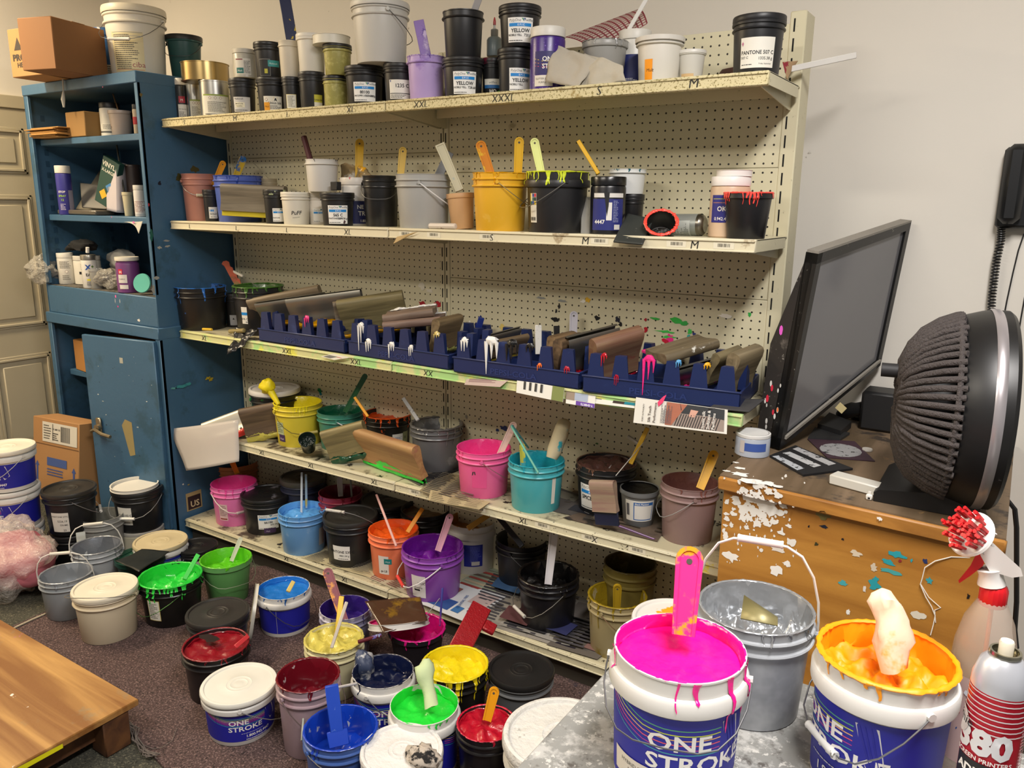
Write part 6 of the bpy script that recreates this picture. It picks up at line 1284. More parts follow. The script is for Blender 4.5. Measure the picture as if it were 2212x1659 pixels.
mb = MB(); draw(mb, [('t', 'ESSENTIAL TEES', 0, 0, .014, '#2f5a96', 'l', .01)], lambda u, v, l: ux * u + vx * v, pm); tag(mb.build('printed_lettering', loc=p0), 'blue words ESSENTIAL TEES printed on the catalogue page', 'lettering')
sheet('striped colour page behind the ESSENTIAL TEES page', [(985, 1262), (1060, 1288), (1120, 1240), (1050, 1222)], '#9aa08c', [('r', .05, .05 + .15 * i, .9, .12 + .15 * i, h) for i, h in enumerate(('#8c3a34', '#b8a88c', '#a0483c', '#6a5a4c', '#b04a44', '#8f9a8c'))], z=Z5)
sheet('wide printed newspaper spread over the right half of the base shelf', [(985, 1330), (1285, 1424), (1385, 1330), (1060, 1232)], '#8d8880', newsL(16, '#47454a') + [('r', .3, .1, .5, .35, '#5a3a3c'), ('r', .1, .6, .3, .8, '#3c5a80'), ('r', .66, .5, .9, .8, '#6a6460')], (('#3a3634', .58, 8, .05),), z=Z5, lift=.002)
sheet('crumpled newspaper under the black ink pail', [(1075, 1352), (1230, 1400), (1310, 1330), (1180, 1268)], '#8f8c86', newsL(14, '#2c2c30') + [('r', .6, .1, .9, .4, '#30345c')], z=Z5, crumple=.006, lift=.006)
sheet('dark printed page at the right of the base shelf', [(1180, 1395), (1290, 1428), (1350, 1380), (1255, 1335)], '#5c5650', [('r', .1, .1 + .11 * i, .5, .15 + .11 * i, '#26222c') for i in range(7)] + [('r', .6, .2, .9, .8, '#7a5c58')], z=Z5, lift=.005)
# ================================================================ floor, left side
GF = 'ink pails standing on the floor'
def F(label, xl, xr, yc, yb=None, y=None, z=FL + .009, **k):
    k.setdefault('group', GF)
    return V(label, xl, xr, yc, z, yb=yb, y=y, **k)
white = lambda s=(): plastic('#d9d7d2', .36, .04, s)
def os_els(r, h, **k): return lab_os(2 * PI * r * .9, h * .10, h * .70, **k)
def OS(label, xl, xr, yc, yb=None, y=None, z=FL + .009, lo=0, txt=True, phone=True, splat=(), **k):
    x, yy, r, h = fit(xl, xr, yc, z, yb, y, .85, k.pop('H', None))
    k.setdefault('group', GF)
    if 'hh' in k: h = k.pop('hh')
    return vessel('ink_pail', label, 'bucket', x, yy, z, r, h, sty='os', cm=white(splat), lab=os_els(r, h, txt=txt, phone=phone), lo=lo, **k)
# the stack at the left edge, behind the plastic bag
YS = fit(-55, 77, 964, FL + .35, None, None, .85, .175)[1]
s3 = OS('third white and blue lidded pail, lowest of the stack by the door', -36, 98, 1150, y=YS, lid='pail', lidcol='#cfcdc8', hh=.17, lo=-30, group='stacked white and blue lidded pails')
zS = s3.location.z + .175
s2 = OS('middle white and blue lidded pail in the stack by the door', -44, 88, 1056, y=YS, z=zS, lid='pail', lidcol='#d6d4d0', hh=.165, lo=-62, hand=30, handph=-38, hcol='#c4c4c4', group='stacked white and blue lidded pails')
s1 = OS('topmost white and blue lidded pail in the stack by the door', -55, 77, 964, y=YS, z=zS + .17, lid='pail', lidcol='#ddd6c6', hh=.17, lo=-62, hand=30, handph=-38, hcol='#c9c9c9', group='stacked white and blue lidded pails')
# tilted shipping carton
P0 = onz(95, 1130, FL + .15); 
a_ = ony(72, 1075, -.60); b_ = ony(182, 1105, -.57); d_ = ony(104, 912, -.54)
ux = (b_ - a_).normalized(); vx = (d_ - a_); vx = (vx - ux * vx.dot(ux)).normalized(); wx = ux.cross(vx)   # wx faces the camera side
t = thing('shipping_carton', 'tilted brown shipping carton with blue arrows and a white address label', 'box', a_); t.matrix_world = basis(a_, ux, vx, wx)
W_c, H_c = (ony(208, 938, -.51) - ony(104, 912, -.54)).length, (d_ - a_).length
mb = MB(); cm3 = M('#a57a4c', .8, var=.06, bump=.1, bs=90); mb.rbox((0, 0, -.12), (W_c, H_c, 0), cm3, .003); mb.build('body', t)
mb = MB(); wr = lambda u, v, l: (u, v, .0006 + .0002 * l); k = H_c / .36
arr = lambda x, y0, y1: [('r', x - .007, y0, x + .007, y1, '#3a4f8a'), ('p', [(x - .016, y1), (x + .016, y1), (x, y1 + .024)], '#3a4f8a')]
draw(mb, [('r', .0, .245 * k, W_c, .249 * k, '#6a4a2c')] + arr(.035, .06 * k, .15 * k) + arr(W_c - .035, .06 * k, .15 * k) + [('r', W_c * .32, .16 * k, W_c * .75, .195 * k, '#3f568f'), ('l', W_c * .32, .115 * k, W_c * .75, .15 * k, 3, '#3f568f'),
     ('r', W_c * .22, .26 * k, W_c * .97, .345 * k, '#cfcabc'), ('b', W_c * .62, .27 * k, W_c * .82, .335 * k, K_), ('l', W_c * .25, .27 * k, W_c * .42, .335 * k, 6, '#55524c'), ('r', W_c * .44, .27 * k, W_c * .46, .34 * k, '#77746c'), ('t', '01 648 7-31', W_c * .45, .315 * k, .012, K_, 'l', .02), ('l', W_c * .45, .27 * k, W_c * .58, .305 * k, 4, '#33302c')] +
     [('a', [(W_c * .5 + .026 * math.cos(q * PI / 6), .06 * k + .026 * math.sin(q * PI / 6)) for q in range(13)], .0025, '#55648f')], wr, pm); mb.build('printing', t)
bB = F('black pail at the bottom of the stack under the 577C pail', 105, 210, 1165, y=-.74, cm=plastic('#19191b', .4, .1), lid='pail', lidcol='#1c1b1d', hh=.13, group='black lidded pails by the cabinet')
F('black lidded pail with handwritten 577C label and white grip', 87, 208, 1054, y=-.74, z=bB.location.z + .140, lid='pail', lidcol='#2a2826', lab=[('r', -.035, .02, .035, .105, '#dcd9d0'), ('t', 'PANTONE 577C', -.033, .085, .0095, K_, 'l', .01), ('t', '5226.19', .028, .064, .012, K_, 'r', .01), ('t', 'GRAMS', .030, .048, .010, K_, 'r', .01), ('t', '23', .015, .024, .012, K_, 'c', .01)], lo=-30, hand=0, handph=-38, hcol='#b8b8b8', group='black lidded pails by the cabinet')
cj = F('clear jar with tan ink and grimy cap under the 102C pail', 252, 356, 1150, y=-.50, name='ink_jar', cat='jar', sty='jar', cm=plastic('#b5b09c', .3, .1, (('#c9a24c', .55, 3, .05),)), lid='screw', lidm=plastic('#b5b2aa', .4, .1, (('#2c9a44', .74, 9, .02),)), hh=.09)
F('black pail labelled 102C capped with a loose white lid', 238, 353, 1052, y=-.50, z=cj.location.z + .092, lid='pail', lidcol='#1b1b1d', lab=[('r', -.036, .04, .03, .12, '#dcdad2'), ('t', 'ONE 102 C', -.002, .08, .013, K_, 'c', .02), ('t', '5009.07 g', .027, .064, .010, K_, 'r'), ('l', -.02, .048, .028, .054, 1, '#44444a')], lo=-38, hand=62, handph=-30, hcol='#8a8a8a', group='black lidded pails by the cabinet')
V('loose white lid lying on top of the 102C pail', 235, 342, 1036, cj.location.z + .092 + .185, y=-.51, name='loose_lid', cat='lid', sty='can', cm=plastic('#dedad0', .36, .03, (('#2a3a70', .76, 16, .02),)), hh=.014)
F('large dusty translucent bucket standing behind the 577C pail', 165, 268, 1112, H=.19, cm=plastic('#8f908c', .3, .1), ink='#77776f', fill=.3)
# bag of pink fabric in clear plastic
bag = thing('plastic_bag', 'clear crinkled plastic bag holding pink cloth beside the white and blue stack', 'bag', onz(40, 1280, FL))
bc = onz(35, 1268, FL) ; 
mb = MB(); blob(mb, (0, 0, 0), .155, M('#c8707c', .7, var=.2, bump=.4, bs=30), 14, (1.1, .8, .72), .22, 4); o = mb.build('pink_cloth', bag, ang=80); o.location = (-.05, .02, .115)
film = M('#e2dad0', .16, alpha=.38, var=.15, vs_=14, bump=1.0, bs=22, bd=.02); mb = MB(); blob(mb, (0, 0, 0), .165, film, 30, (1.18, .9, .86), .36, 5); o = mb.build('clear_film', bag, ang=70); o.location = (-.05, .0, .14)
# open pails left
F('silver crusted translucent pail with long white handle, nearest the bag', 80, 203, 1238, yb=1342, cm=plastic('#8f9498', .34, .12, (('#b0b4b8', .6, 5, .1),)), ink='#9aa0a6', inm=M('#9a9fa6', .3, .4, bump=.5, bs=40), fill=.45, climb=.4, gunk=.0035, drips=6, hand=72, handph=74, hcol='#e9e6df', gcol='#d9d4c8')
F('second silver crusted pail with raised white handle behind it', 150, 265, 1178, H=.17, cm=plastic('#a9adb0', .34, .12, (('#7a8088', .6, 6, .1),)), ink='#9aa0aa', inm=M('#8f949c', .3, .5, bump=.6, bs=50), fill=.4, climb=.5, gunk=.004, drips=12, dlen=.4, hand=80, handph=82, hcol='#e9e6df', gcol='#d9d4c8')
stick('silver and yellow crusted paddle standing between the silver pails', ony(174, 1150, -.80), ony(182, 1225, -.84), .007, '#8f9494', name='ink_paddle', cat='paddle', flat=.034, splat=(('#c9c48a', .55, 12, .05), ('#6a6f74', .62, 20, .05)))
F('cream lidded pail standing alone on the carpet mat', 152, 298, 1268, yb=1394, cm=plastic('#d6c8ac', .36, .05), lid='pail', lidcol='#ded7c4', hand=62, handph=22, hcol='#9a978e', gcol=None)
F('dark green open tub behind the lime green pails', 245, 362, 1200, H=.13, name='ink_tub', cat='tub', sty='cup', cm=plastic('#173f36', .35, .1), ink='#1c4a38', fill=.9)
cloth('black and yellow printed card lying across the dark green tub', 'printed_card', 'card', [onz(248, 1212, -1.08), onz(300, 1236, -1.08), onz(366, 1192, -1.08), onz(306, 1185, -1.08)], M('#1c1f1c', .4, var=.2, splat=(('#c9a81c', .66, 5, .02), ('#8f8f88', .7, 9, .03))), crumple=.008)
F('black pail slathered with bright green ink, pale label at front', 295, 438, 1243, yb=1357, cm=plastic('#121413', .3, .1, (('#2cae3c', .70, 7, .02),)), ink='#26c83c', fill=.72, climb=.22, amp=.014, gunk=.004, drips=18, dlen=.4, hand=20, handph=-30, hcol='#5a8a50', gcol=None, lab=[('r', -.034, .03, .014, .11, '#c9b86a'), ('r', -.032, .032, .012, .108, '#dcd9cc'), ('l', -.028, .038, .008, .1, 10, '#66635a')], lo=-34)
stick('bright green ink coated stick leaning across the two green pails', ony(428, 1198, -.72), ony(398, 1252, -.80), .006, '#3fd04c', flat=.016, splat=(('#8ad884', .6, 20, .05),))
F('frosted lime green pail with a yellow edged spatula', 430, 544, 1205, yb=1308, sty='cup', cm=plastic('#5f9a58', .36, .08), ink='#5cc01c', fill=.72, climb=.22, amp=.01, gunk=.003, drips=6, dlen=.12, hand=-75, handph=-20, hcol='#a8b49a', gcol=None)
spatula('white spatula with brown edges standing in the lime green pail', (521, 1160), (500, 1212), .018, '#dcd8c4', -.50, -.55, GS, hole=False)
OS('blue and white pail under a yellowed scuffed lid near the cabinet', 286, 405, 1168, H=.155, lid='pail', lidm=plastic('#c4b590', .5, .1, (('#8a6a30', .60, 9, .06), ('#e2622a', .745, 5, .02), ('#2c8a3c', .77, 9, .02))), lo=40, hand=75, handph=-35, hcol='#8a8a8a')
F('black lidded pail lying low under the base shelf end', 380, 470, 1178, H=.12, lid='pail', lidcol='#161616', lab=[('r', -.01, .03, .02, .08, '#b8b4a8')], lo=0)
F('black pail with dusty black lid beside the blue ink pail', 400, 538, 1322, H=.15, lid='pail', lidcol='#2c2a28')
OS('navy banded white pail full of bright blue ink', 551, 673, 1270, yb=1377, ink='#1f74cc', fill=.88, climb=.05, amp=.004, gunk=.0015, drips=8, dlen=.12, lo=160, txt=False, phone=False, dcol='#1c62b0', hand=-40, handph=-40, hcol='#6a6a6a', gcol=None)
q_ = bpy.data.objects
stick('pale wooden stick end poking out of the bright blue ink', ony(634, 1256, -.72), ony(622, 1278, -.76), .004, '#d8c070', flat=.014)
# upright lid leaning on the blue pail
A_ = ony(551, 1324, -.70)
t = vessel('leaning_lid', 'white plastic lid standing on edge against the bright blue ink pail', 'lid', A_.x, A_.y, A_.z, .104, .012, sty='can', cm=plastic('#d4d0c4', .36, .05), wall=plastic('#b8b4a0', .3, .1))
t.rotation_euler = (-RT * .95 - FW * .26 + Vector((0, 0, .14))).normalized().to_track_quat('Z', 'Y').to_euler()
F('translucent pail of dark purple ink near the base shelf', 688, 803, 1312, H=.17, cm=plastic('#8a86a0', .33, .12, (('#d6d4dc', .55, 5, .05), ('#2a1c58', .68, 9, .03))), ink='#2f1a6e', fill=.66, climb=.3, gunk=.0015, drips=3)
spatula('orange and maroon spatula leaning left in the dark purple pail', (705, 1228), (745, 1345), .034, '#e0941c', -.62, -.66, GS, splat=(('#7a2030', .48, 8, .04), ('#4a2060', .66, 6, .04)))
F('pail heaped with pale yellow ink in front of the purple one', 655, 787, 1378, H=.175, cm=plastic('#c9c29a', .35, .08), ink='#cfc25c', fill=.92, climb=.03, amp=.014, gunk=.004, drips=4, dlen=.1, dcol='#c9bd62')
stick('yellow ink knife standing in the pale yellow ink', ony(738, 1288, -.72), ony(728, 1368, -.78), .004, '#e0bc14', name='ink_knife', cat='knife', flat=.016)
stick('long clear stirrer leaning in the pale yellow ink', ony(749, 1300, -.80), ony(716, 1400, -.88), .003, '#c9beb0', name='stirrer', cat='stirrer', flat=.010)
F('black pail of dark red ink with a cracked skin', 390, 540, 1392, yb=1524, cm=plastic('#161314', .35, .1, (('#b8901c', .745, 12, .02), ('#6a1420', .7, 9, .02))), ink='#860a1c', fill=.90, climb=.03, amp=.006, gunk=.003, drips=10, dlen=.12, dcol='#7c1420')
stick('red plastic stick lying at the edge of the dark red ink', ony(536, 1374, -.92), ony(508, 1398, -.98), .004, '#c8363c', flat=.014)
mb = MB(); p = onz(455, 1384, -1.085); mb.add([(x * 1.6, y, 0) for x, y in ((-.025, -.012), (-.015, -.022), (.0, -.018), (.010, -.026), (.020, -.010), (.022, .010), (.008, .014), (-.014, .010))], [tuple(range(8))], M('#1c0a0a', .5))
tag(mb.build('ink_skin_hole', loc=p + Vector((0, 0, .012))), 'dark ragged hole in the skin of the dark red ink', 'hole')
OS('lidded ONE STROKE pail standing alone at the front of the mat', 432, 598, 1478, yb=1612, lid='pail', lidcol='#dedcd2', lo=4, hand=-2, handph=-33, hcol='#b8b8b8')
F('translucent pail streaked inside with maroon ink', 594, 736, 1458, yb=1642, cm=plastic('#a08a92', .33, .12, (('#77505c', .55, 4, .1),)), ink='#6a0c1a', inm=M('#6a0e1c', .25, var=.1, splat=(('#b8a8a8', .62, 12, .02),), coat=.3), fill=.58, climb=.4, amp=.008, gunk=.003, drips=4, dlen=.12, hand=-55, handph=-42, hcol='#8a7a78', gcol='#c4b0a8')
spatula('white and red spatula resting inside the maroon streaked pail', (606, 1462), (632, 1498), .028, '#c9a0a0', -1.0, -1.0, GS, hole=False, splat=(('#a01c2c', .5, 9, .04),))
nv = OS('ONE STROKE pail coated inside with navy ink', 756, 897, 1450, H=.18, ink='#0e1638', inm=M('#0c1434', .22, var=.1, splat=(('#c4c8d4', .63, 9, .015),), coat=.3), fill=.72, climb=.25, amp=.006, gunk=.002, drips=3, lo=4, hand=-30, handph=-42, hcol='#9a9a9a', gcol=None, splat=(('#8c2a3c', .78, 12, .02),))
mb = MB(); p = onz(785, 1440, FL + .165); blob(mb, (0, 0, 0), .036, M('#3c4660', .5, splat=(('#c4c4c4', .5, 12, .05), ('#10183a', .58, 9, .04)), bump=.4, bs=60), 10, (.9, .8, 1.35), .35, 8)
tag(mb.build('ink_rag', loc=p, ang=70), 'balled grey rag stained navy stuffed in the navy ink pail', 'rag')
# pink lid, tub and acetate
pk = F('low tub crusted inside with magenta ink and ropes of pink on its rim', 838, 962, 1355, H=.14, sty='cup', cm=plastic('#1d1a1e', .4, .1), ink='#d0127c', fill=.6, climb=.3, amp=.01, gunk=.004, drips=6, name='ink_tub', cat='tub')
p = onz(862, 1352, FL + .165)
t = vessel('upturned_tray', 'upturned white lid filled with hot pink ink resting across the magenta tub', 'lid', p.x, p.y, p.z, .100, .02, sty='can', cm=plastic('#d9d6d2', .36, .04), ink='#e8208c', fill=.7, climb=.3, amp=.001)
t.rotation_euler = (-.25, -.28, 0)
a_, b_, c_, d_ = onz(828, 1368, -1.05), onz(924, 1342, -1.04), onz(908, 1290, -1.02), onz(788, 1298, -1.01)
ac = M('#4c3426', .12, var=.25, vs_=8, splat=(('#8c6a20', .60, 6, .08), ('#3f6a44', .68, 7, .08), ('#7a2c30', .62, 9, .08)), alpha=.93)
cloth('curled dark film card with brown, yellow and green panels on the pink lid', 'film_card', 'card', [a_, b_, c_, d_], ac, crumple=.006, th=.001)
stick('blue and red grip of a pail handle across the pink lid', onz(824, 1372, -1.03), onz(773, 1387, -1.04), .006, '#6a5a9a', name='wire_grip', cat='grip', splat=(('#9ab4dc', .55, 30, .03), ('#5a1420', .5, 20, .03)))
stick('navy to pink inked rod standing in the magenta tub', ony(956, 1270, -.50), ony(950, 1352, -.53), .0035, '#3a3a8c', name='handle_rod', cat='rod', splat=(('#d0207c', .5, 6, .05),))
stick('thin steel wire rising above the magenta tub', ony(950, 1292, -.50), ony(915, 1338, -.56), .0012, '#8a8a8a', name='wire', cat='wire')
# red scraper
A_, B_ = ony(1040, 1308, -.42), ony(990, 1405, -.62)
t = thing('red_squeegee', 'red ink covered T-shaped scraper leaning against the base shelf', 'scraper', B_); zz = (A_ - B_).normalized(); yy = (CAM - A_).normalized(); yy = (yy - zz * yy.dot(zz)).normalized(); xx = yy.cross(zz); t.matrix_world = basis(B_, xx, yy, zz); L_ = (A_ - B_).length
rd = M('#9c1c24', .3, var=.1, bump=.8, bs=150, coat=.3, bd=.004)
mb = MB(); mb.rbox((-.036, -.006, 0), (.032, .006, L_), rd, .003); mb.build('blade_body', t)
mb = MB(); mb.rbox((-.075, -.008, L_ * .58), (-.036, .008, L_ * .78), rd, .003); mb.build('cross_bar', t)
F('black pail full of thick yellow ink behind the green one', 909, 1056, 1434, H=.185, cm=plastic('#171614', .35, .1, (('#d6c41c', .72, 8, .02),)), ink='#e2cc14', fill=.80, climb=.14, amp=.012, gunk=.004, drips=22, dlen=.45)
F('grey pail with large black lid behind the white crusted lid', 1055, 1197, 1446, H=.17, cm=plastic('#5c5e60', .4, .1), lid='pail', lidcol='#1c1b1b')
br = F('translucent pail smeared with royal blue ink and a blue knife', 652, 818, 1572, H=.18, cm=plastic('#3f5c9a', .33, .15, (('#8a94a8', .6, 5, .06), ('#d8b83c', .78, 14, .02))), ink='#1540b0', inm=M('#123cae', .25, var=.1, splat=(('#a8acb4', .62, 8, .015),), coat=.3), fill=.55, climb=.42, amp=.008, gunk=.003, drips=5, hand=-60, handph=-8, hcol='#9a9a98', gcol='#d9d6cc')
A_, B_ = ony(716, 1480, -1.08), ony(728, 1580, -1.10)
stick('royal blue ink coated knife standing in the blue smeared pail', A_, B_, .008, '#1f48b8', name='ink_knife', cat='knife', flat=.034, splat=(('#8aa8d8', .60, 16, .05),))
B2 = ony(733, 1612, -1.11)
stick('broad blue coated blade foot at the base of the blue knife', B_ + Vector((0, 0, .004)), B2, .006, '#1440b4', name='ink_scraper', cat='scraper', flat=.052)
stick('white pail handle arching over the blue smeared pail', ony(697, 1492, -1.02), ony(772, 1476, -.98), .004, '#a8a4a4', name='pail_handle', cat='handle')
mb = MB(); mb.tube([ony(a, b, y) - ony(697, 1492, -1.02) for a, b, y in ((697, 1492, -1.02), (672, 1514, -1.04), (655, 1552, -1.08), (652, 1600, -1.12))], .003, M('#a0a49a', .5, splat=(('#c9d23c', .65, 9, .03),)), 8)
tag(mb.build('handle_wire', loc=ony(697, 1492, -1.02)), 'left end of the raised pail handle bending down to the blue pail', 'handle')
gr = OS('white pail of vivid green ink in the front row', 837, 995, 1522, H=.19, ink='#22d43a', fill=.84, climb=.10, amp=.006, gunk=.0015, drips=4, dlen=.1, lo=110, txt=False, phone=False)
mb = MB(); gm = M('#c4d4a4', .9, var=.1, splat=(('#46b84a', .52, 7, .12), ('#1c2a1c', .76, 22, .02)), bump=.5, bs=40)
A_, B_ = ony(914, 1430, -.87), ony(932, 1522, -.91); D_ = B_ - A_
mb.tube([D_ * q for q in (-.06, .0, .1, .25, .4, .6, .8, 1)], .02, gm, 16, rs=[.004, .016, .026, .027, .022, .018, .017, .018])
for v in range(len(mb.v)):
    p = Vector(mb.v[v]); mb.v[v] = tuple(p + (p - D_ * .4) * .35 * noise.noise(p * 34))
tag(mb.build('wrapped_stick', loc=A_, ang=60), 'stick wrapped in a pale green ink soaked cloth standing in the vivid green ink', 'stick')
rp = F('black pail brimming with crimson ink and a colour chart label', 985, 1118, 1562, H=.18, ink='#b00a26', fill=.93, climb=.02, amp=.010, gunk=.0025, drips=4, dlen=.15, dcol='#c01838', cm=plastic('#161416', .3, .1), lab=[('r', -.035, .01, .045, .095, '#1b1b1c'), ('p', [(-.033, .012), (.01, .012), (.012, .09), (-.033, .09)], '#c9b81c'), ('r', .016, .012, .042, .09, '#d9d6cc')] + [('r', a, b, a + .011, b + .016, h) for a, b, h in ((.018, .066, '#2a4aa0'), (.030, .066, '#c02434'), (.018, .046, '#17181c'), (.030, .046, '#2a6a4a'), (.018, .026, '#8c1c2c'), (.030, .026, '#27489c'))] + [('t', 'Ink', -.028, .02, .026, K_, 'l', .02)], lo=-8)
spatula('yellow spatula standing in the crimson ink', (1070, 1484), (1052, 1556), .028, '#e0980e', -.84, -.87, GS, splat=(('#a01c1c', .70, 9, .03),))
wl = OS('lidded white pail caked with white ink at the bottom edge', 778, 956, 1622, H=.17, lid='pail', lidm=M('#dedcda', .5, var=.05, bump=1., bs=30, bd=.008), lo=100, txt=False, phone=False)
mb = MB(); p = onz(915, 1632, FL + .195); blob(mb, (0, 0, 0), .030, M('#b8ada0', .9, splat=(('#1c1a1a', .55, 16, .05), ('#8c8074', .6, 9, .08)), bump=.5, bs=60), 10, (1.5, 1.0, .7), .5, 3)
tag(mb.build('stained_glove', loc=p, ang=70), 'black stained crumpled glove lying on the white caked lid', 'glove')
bw = F('large white crusted bucket with sunken ridged lid at the bottom edge', 1087, 1343, 1592, H=.28, cm=M('#cfccc4', .6, var=.08, bump=.9, bs=35, bd=.006), sty='gal', lid='pail', lidm=M('#d6d4ce', .6, var=.08, bump=1., bs=34, bd=.008, splat=(('#9c9a94', .64, 18, .05), ('#c9b24c', .78, 9, .02))), )
# ================================================================ on the work table
ST = STZ + .001
sv = fit(1506, 1766, 1312, ST, 1580, None, .83)
vessel('ink_pail', 'big grey pail of silver ink with tall white handle on the work table', 'bucket', sv[0], sv[1], ST, sv[2], sv[3], sty='gal', cm=plastic('#a3a7ac', .33, .08, (('#c4c8cc', .62, 4, .1),)), ink='#a8aaac', inm=M('#a4a7aa', .22, .55, var=.1, bump=.5, bs=20, bd=.006), fill=.68, climb=.3, amp=.016, gunk=.0025, drips=6, dlen=.14, group='large ink pails on the work table', hand=86, handph=80, hS=1.55, hcol='#e9e6df', gcol='#dedad6')
mb = MB(); A_ = ony(1640, 1330, sv[1] - .02)
mb.add([tuple(ony(a, b, y) - A_) for a, b, y in ((1607, 1286, sv[1] + .0), (1680, 1334, sv[1] - .02), (1680, 1352, sv[1] - .05), (1600, 1336, sv[1] - .05))], [(0, 1, 2, 3)], M('#8a8258', .4, .3))
tag(mb.build('scraper_plate', loc=A_, solid=.002), 'flat olive metal plate standing in the silver ink', 'plate')
mg = fit(1318, 1624, 1402, ST, None, None, .85, .205)
mz = ST; mh_ = max(.17, min(.24, mg[3]))
mgo = vessel('ink_pail', 'ONE STROKE pail brimming with hot magenta ink in the foreground', 'bucket', mg[0], mg[1], ST, mg[2], mg[3], sty='os', cm=white(), ink='#ff0a90', fill=.90, climb=.05, amp=.0015, gunk=.0015, drips=9, dlen=.42, lo=4, group='large ink pails on the work table', hand=-95, handph=-20, hcol='#6a6a6c', gcol=None,
   lab=lab_os(2 * PI * mg[2] * .9, mg[3] * .05, mg[3] * .72) + [('r', -.105, mg[3] * .12, -.028, mg[3] * .30, '#d6cfc4'), ('t', 'HYBRID PRO FLO', -.088, mg[3] * .235, .0085, '#44423f', 'l'), ('t', 'MAGENTA', -.074, mg[3] * .185, .0085, '#44423f', 'l'), ('t', 'HYBP-0011', -.088, mg[3] * .14, .0045, '#44423f', 'l')])
spatula('orange spatula thickly smeared with pink standing in the magenta ink', (1492, 1180), (1476, 1372), .040, '#f09a1c', -1.31, -1.36, GS, t=.012, splat=(('#f02c84', .47, 11, .04), ('#ec6f50', .58, 8, .08)))
yl = fit(1757, 2086, 1418, ST, None, None, .85, .205)
vessel('ink_pail', 'ONE STROKE pail piled with golden yellow ink in the foreground', 'bucket', yl[0], yl[1], ST, yl[2], yl[3], sty='os', cm=white(), ink='#ffa200', fill=.80, climb=.22, amp=.014, inm=M('#f79a00', .5, var=.10, vs_=10, bump=.3, bs=22, bd=.004), gunk=.0045, drips=6, dlen=.10, lo=-58, group='large ink pails on the work table', hand=38, handph=-48, hcol='#8a8c90', gcol='#e2e2de', lab=lab_os(2 * PI * yl[2] * .9, yl[3] * .05, yl[3] * .72))
mb = MB(); rm2 = M('#e6cdb0', .9, var=.06, splat=(('#f0a01c', .56, 9, .08),), bump=.5, bs=30)
A_, B_ = ony(1918, 1290, yl[1] + .03), ony(1935, 1440, yl[1] - .01); D_ = B_ - A_
mb.tube([D_ * q for q in (-.10, -.02, .08, .2, .35, .5, .65, .8, 1)], .02, rm2, 22, rs=[.005, .016, .026, .022, .023, .026, .027, .022, .015])
for v in range(len(mb.v)):
    p = Vector(mb.v[v]); mb.v[v] = tuple(p + (p - D_ * .45) * .30 * noise.noise(p * 26 + Vector((3, 1, 2))) + RT * .010 * noise.noise(p * 50))
tag(mb.build('wrapped_paddle', loc=A_, ang=70), 'cream cloth wrapped handle sticking up out of the golden yellow ink', 'handle')
wy = fit(1372, 1560, 1318, ST - .0, None, -1.02, .85)
OS('white lidded pail crusted with yellow behind the magenta pail', 1366, 1560, 1318, y=-.86, lid='pail', lidm=plastic('#dcd9d2', .4, .05, (('#f0a410', .52, 7, .03),)), z=-.86, txt=False, phone=False, lo=60, group='large ink pails on the work table') if False else vessel('ink_pail', 'white lidded pail crusted with yellow peeking out behind the magenta pail', 'bucket', 1.18, -.71, -.874, .100, .172, sty='os', cm=white(), lid='pail', lidm=plastic('#dcd9d2', .4, .05, (('#f0a410', .50, 9, .03),)), group='pails beside the work table')
vessel('bucket', 'tall white bucket crusted with white ink, holding up the yellow crusted pail', 'bucket', 1.17, -.73, FL + .009, .145, .366, sty='gal', cm=M('#c9c5bc', .6, var=.1, bump=1., bs=40, bd=.006, splat=(('#8a8780', .66, 20, .05),)), lid='pail', group='pails beside the work table')
cp = V('empty frosted pail with a blue lid piece inside, behind the magenta pail', 1394, 1540, 1262, FL + .009, H=.2, sty='gal', cm=plastic('#b8b8b4', .3, .06), ink='#c4c0b8', fill=.2, group='pails beside the work table')
mb = MB(); p = onz(1452, 1268, FL + .17); mb.lathe([(0, 0), (.028, 0), (.030, .003), (.030, .012), (.026, .013), (0, .010)], M('#1f5298', .35, splat=(('#8ab4a0', .68, 20, .03),)), 20)
o = mb.build('blue_cap', loc=p + Vector((-.015, -.04, .0)), rot=(.4, -.3, 0)); tag(o, 'small blue screw cap lying in the frosted pail', 'cap')
# spray bottle with brush
bq = fit(2058, 2200, 1400, ST, None, -1.13, .95)
sb = thing('spray_bottle', 'clear spray bottle with red collar, white trigger head and flag label', 'bottle', (bq[0], -1.13, ST))
topb = ony(2128, 1285, -1.13).z - ST; r_ = bq[2]
clr = M('#c9b8a8', .12, var=.05, alpha=.42)
mb = MB(); mb.lathe([(0, 0), (r_ * .95, 0), (r_, .01), (r_, topb * .62), (r_ * .96, topb * .74), (r_ * .78, topb * .87), (r_ * .5, topb * .96), (r_ * .36, topb)], clr, 40); mb.build('body', sb)
mb = MB(); f0 = face(bq[0], -1.13, 0); draw(mb, [('r', -r_ * 1.3, topb * .12, r_ * 1.3, topb * .60, '#c9aca4'), ('p', [(-.055, topb * .30), (-.02, topb * .30), (.0, topb * .40), (.0, topb * .58), (-.052, topb * .58)], '#2c5a98'), ('a', [(-.05, topb * .34), (-.02, topb * .40), (-.045, topb * .46)], .004, '#b8484c'), ('l', -.01, topb * .15, .03, topb * .34, 7, '#5c4a4a')] + [('p', [(-.04 + .014 * i + .005 * math.cos(a * 1.2566 - .3) * (1 if a % 1 == 0 else .4), topb * .52 + .005 * math.sin(a * 1.2566 - .3)) for a in range(5)], '#dfe2e8') for i in range(3)],
     lambda u, v, l: ((r_ + .0006 + .0002 * l) * math.cos(f0 + u / r_), (r_ + .0006 + .0002 * l) * math.sin(f0 + u / r_), v), pm); mb.build('label', sb)
red = M('#c8141e', .35, var=.05)
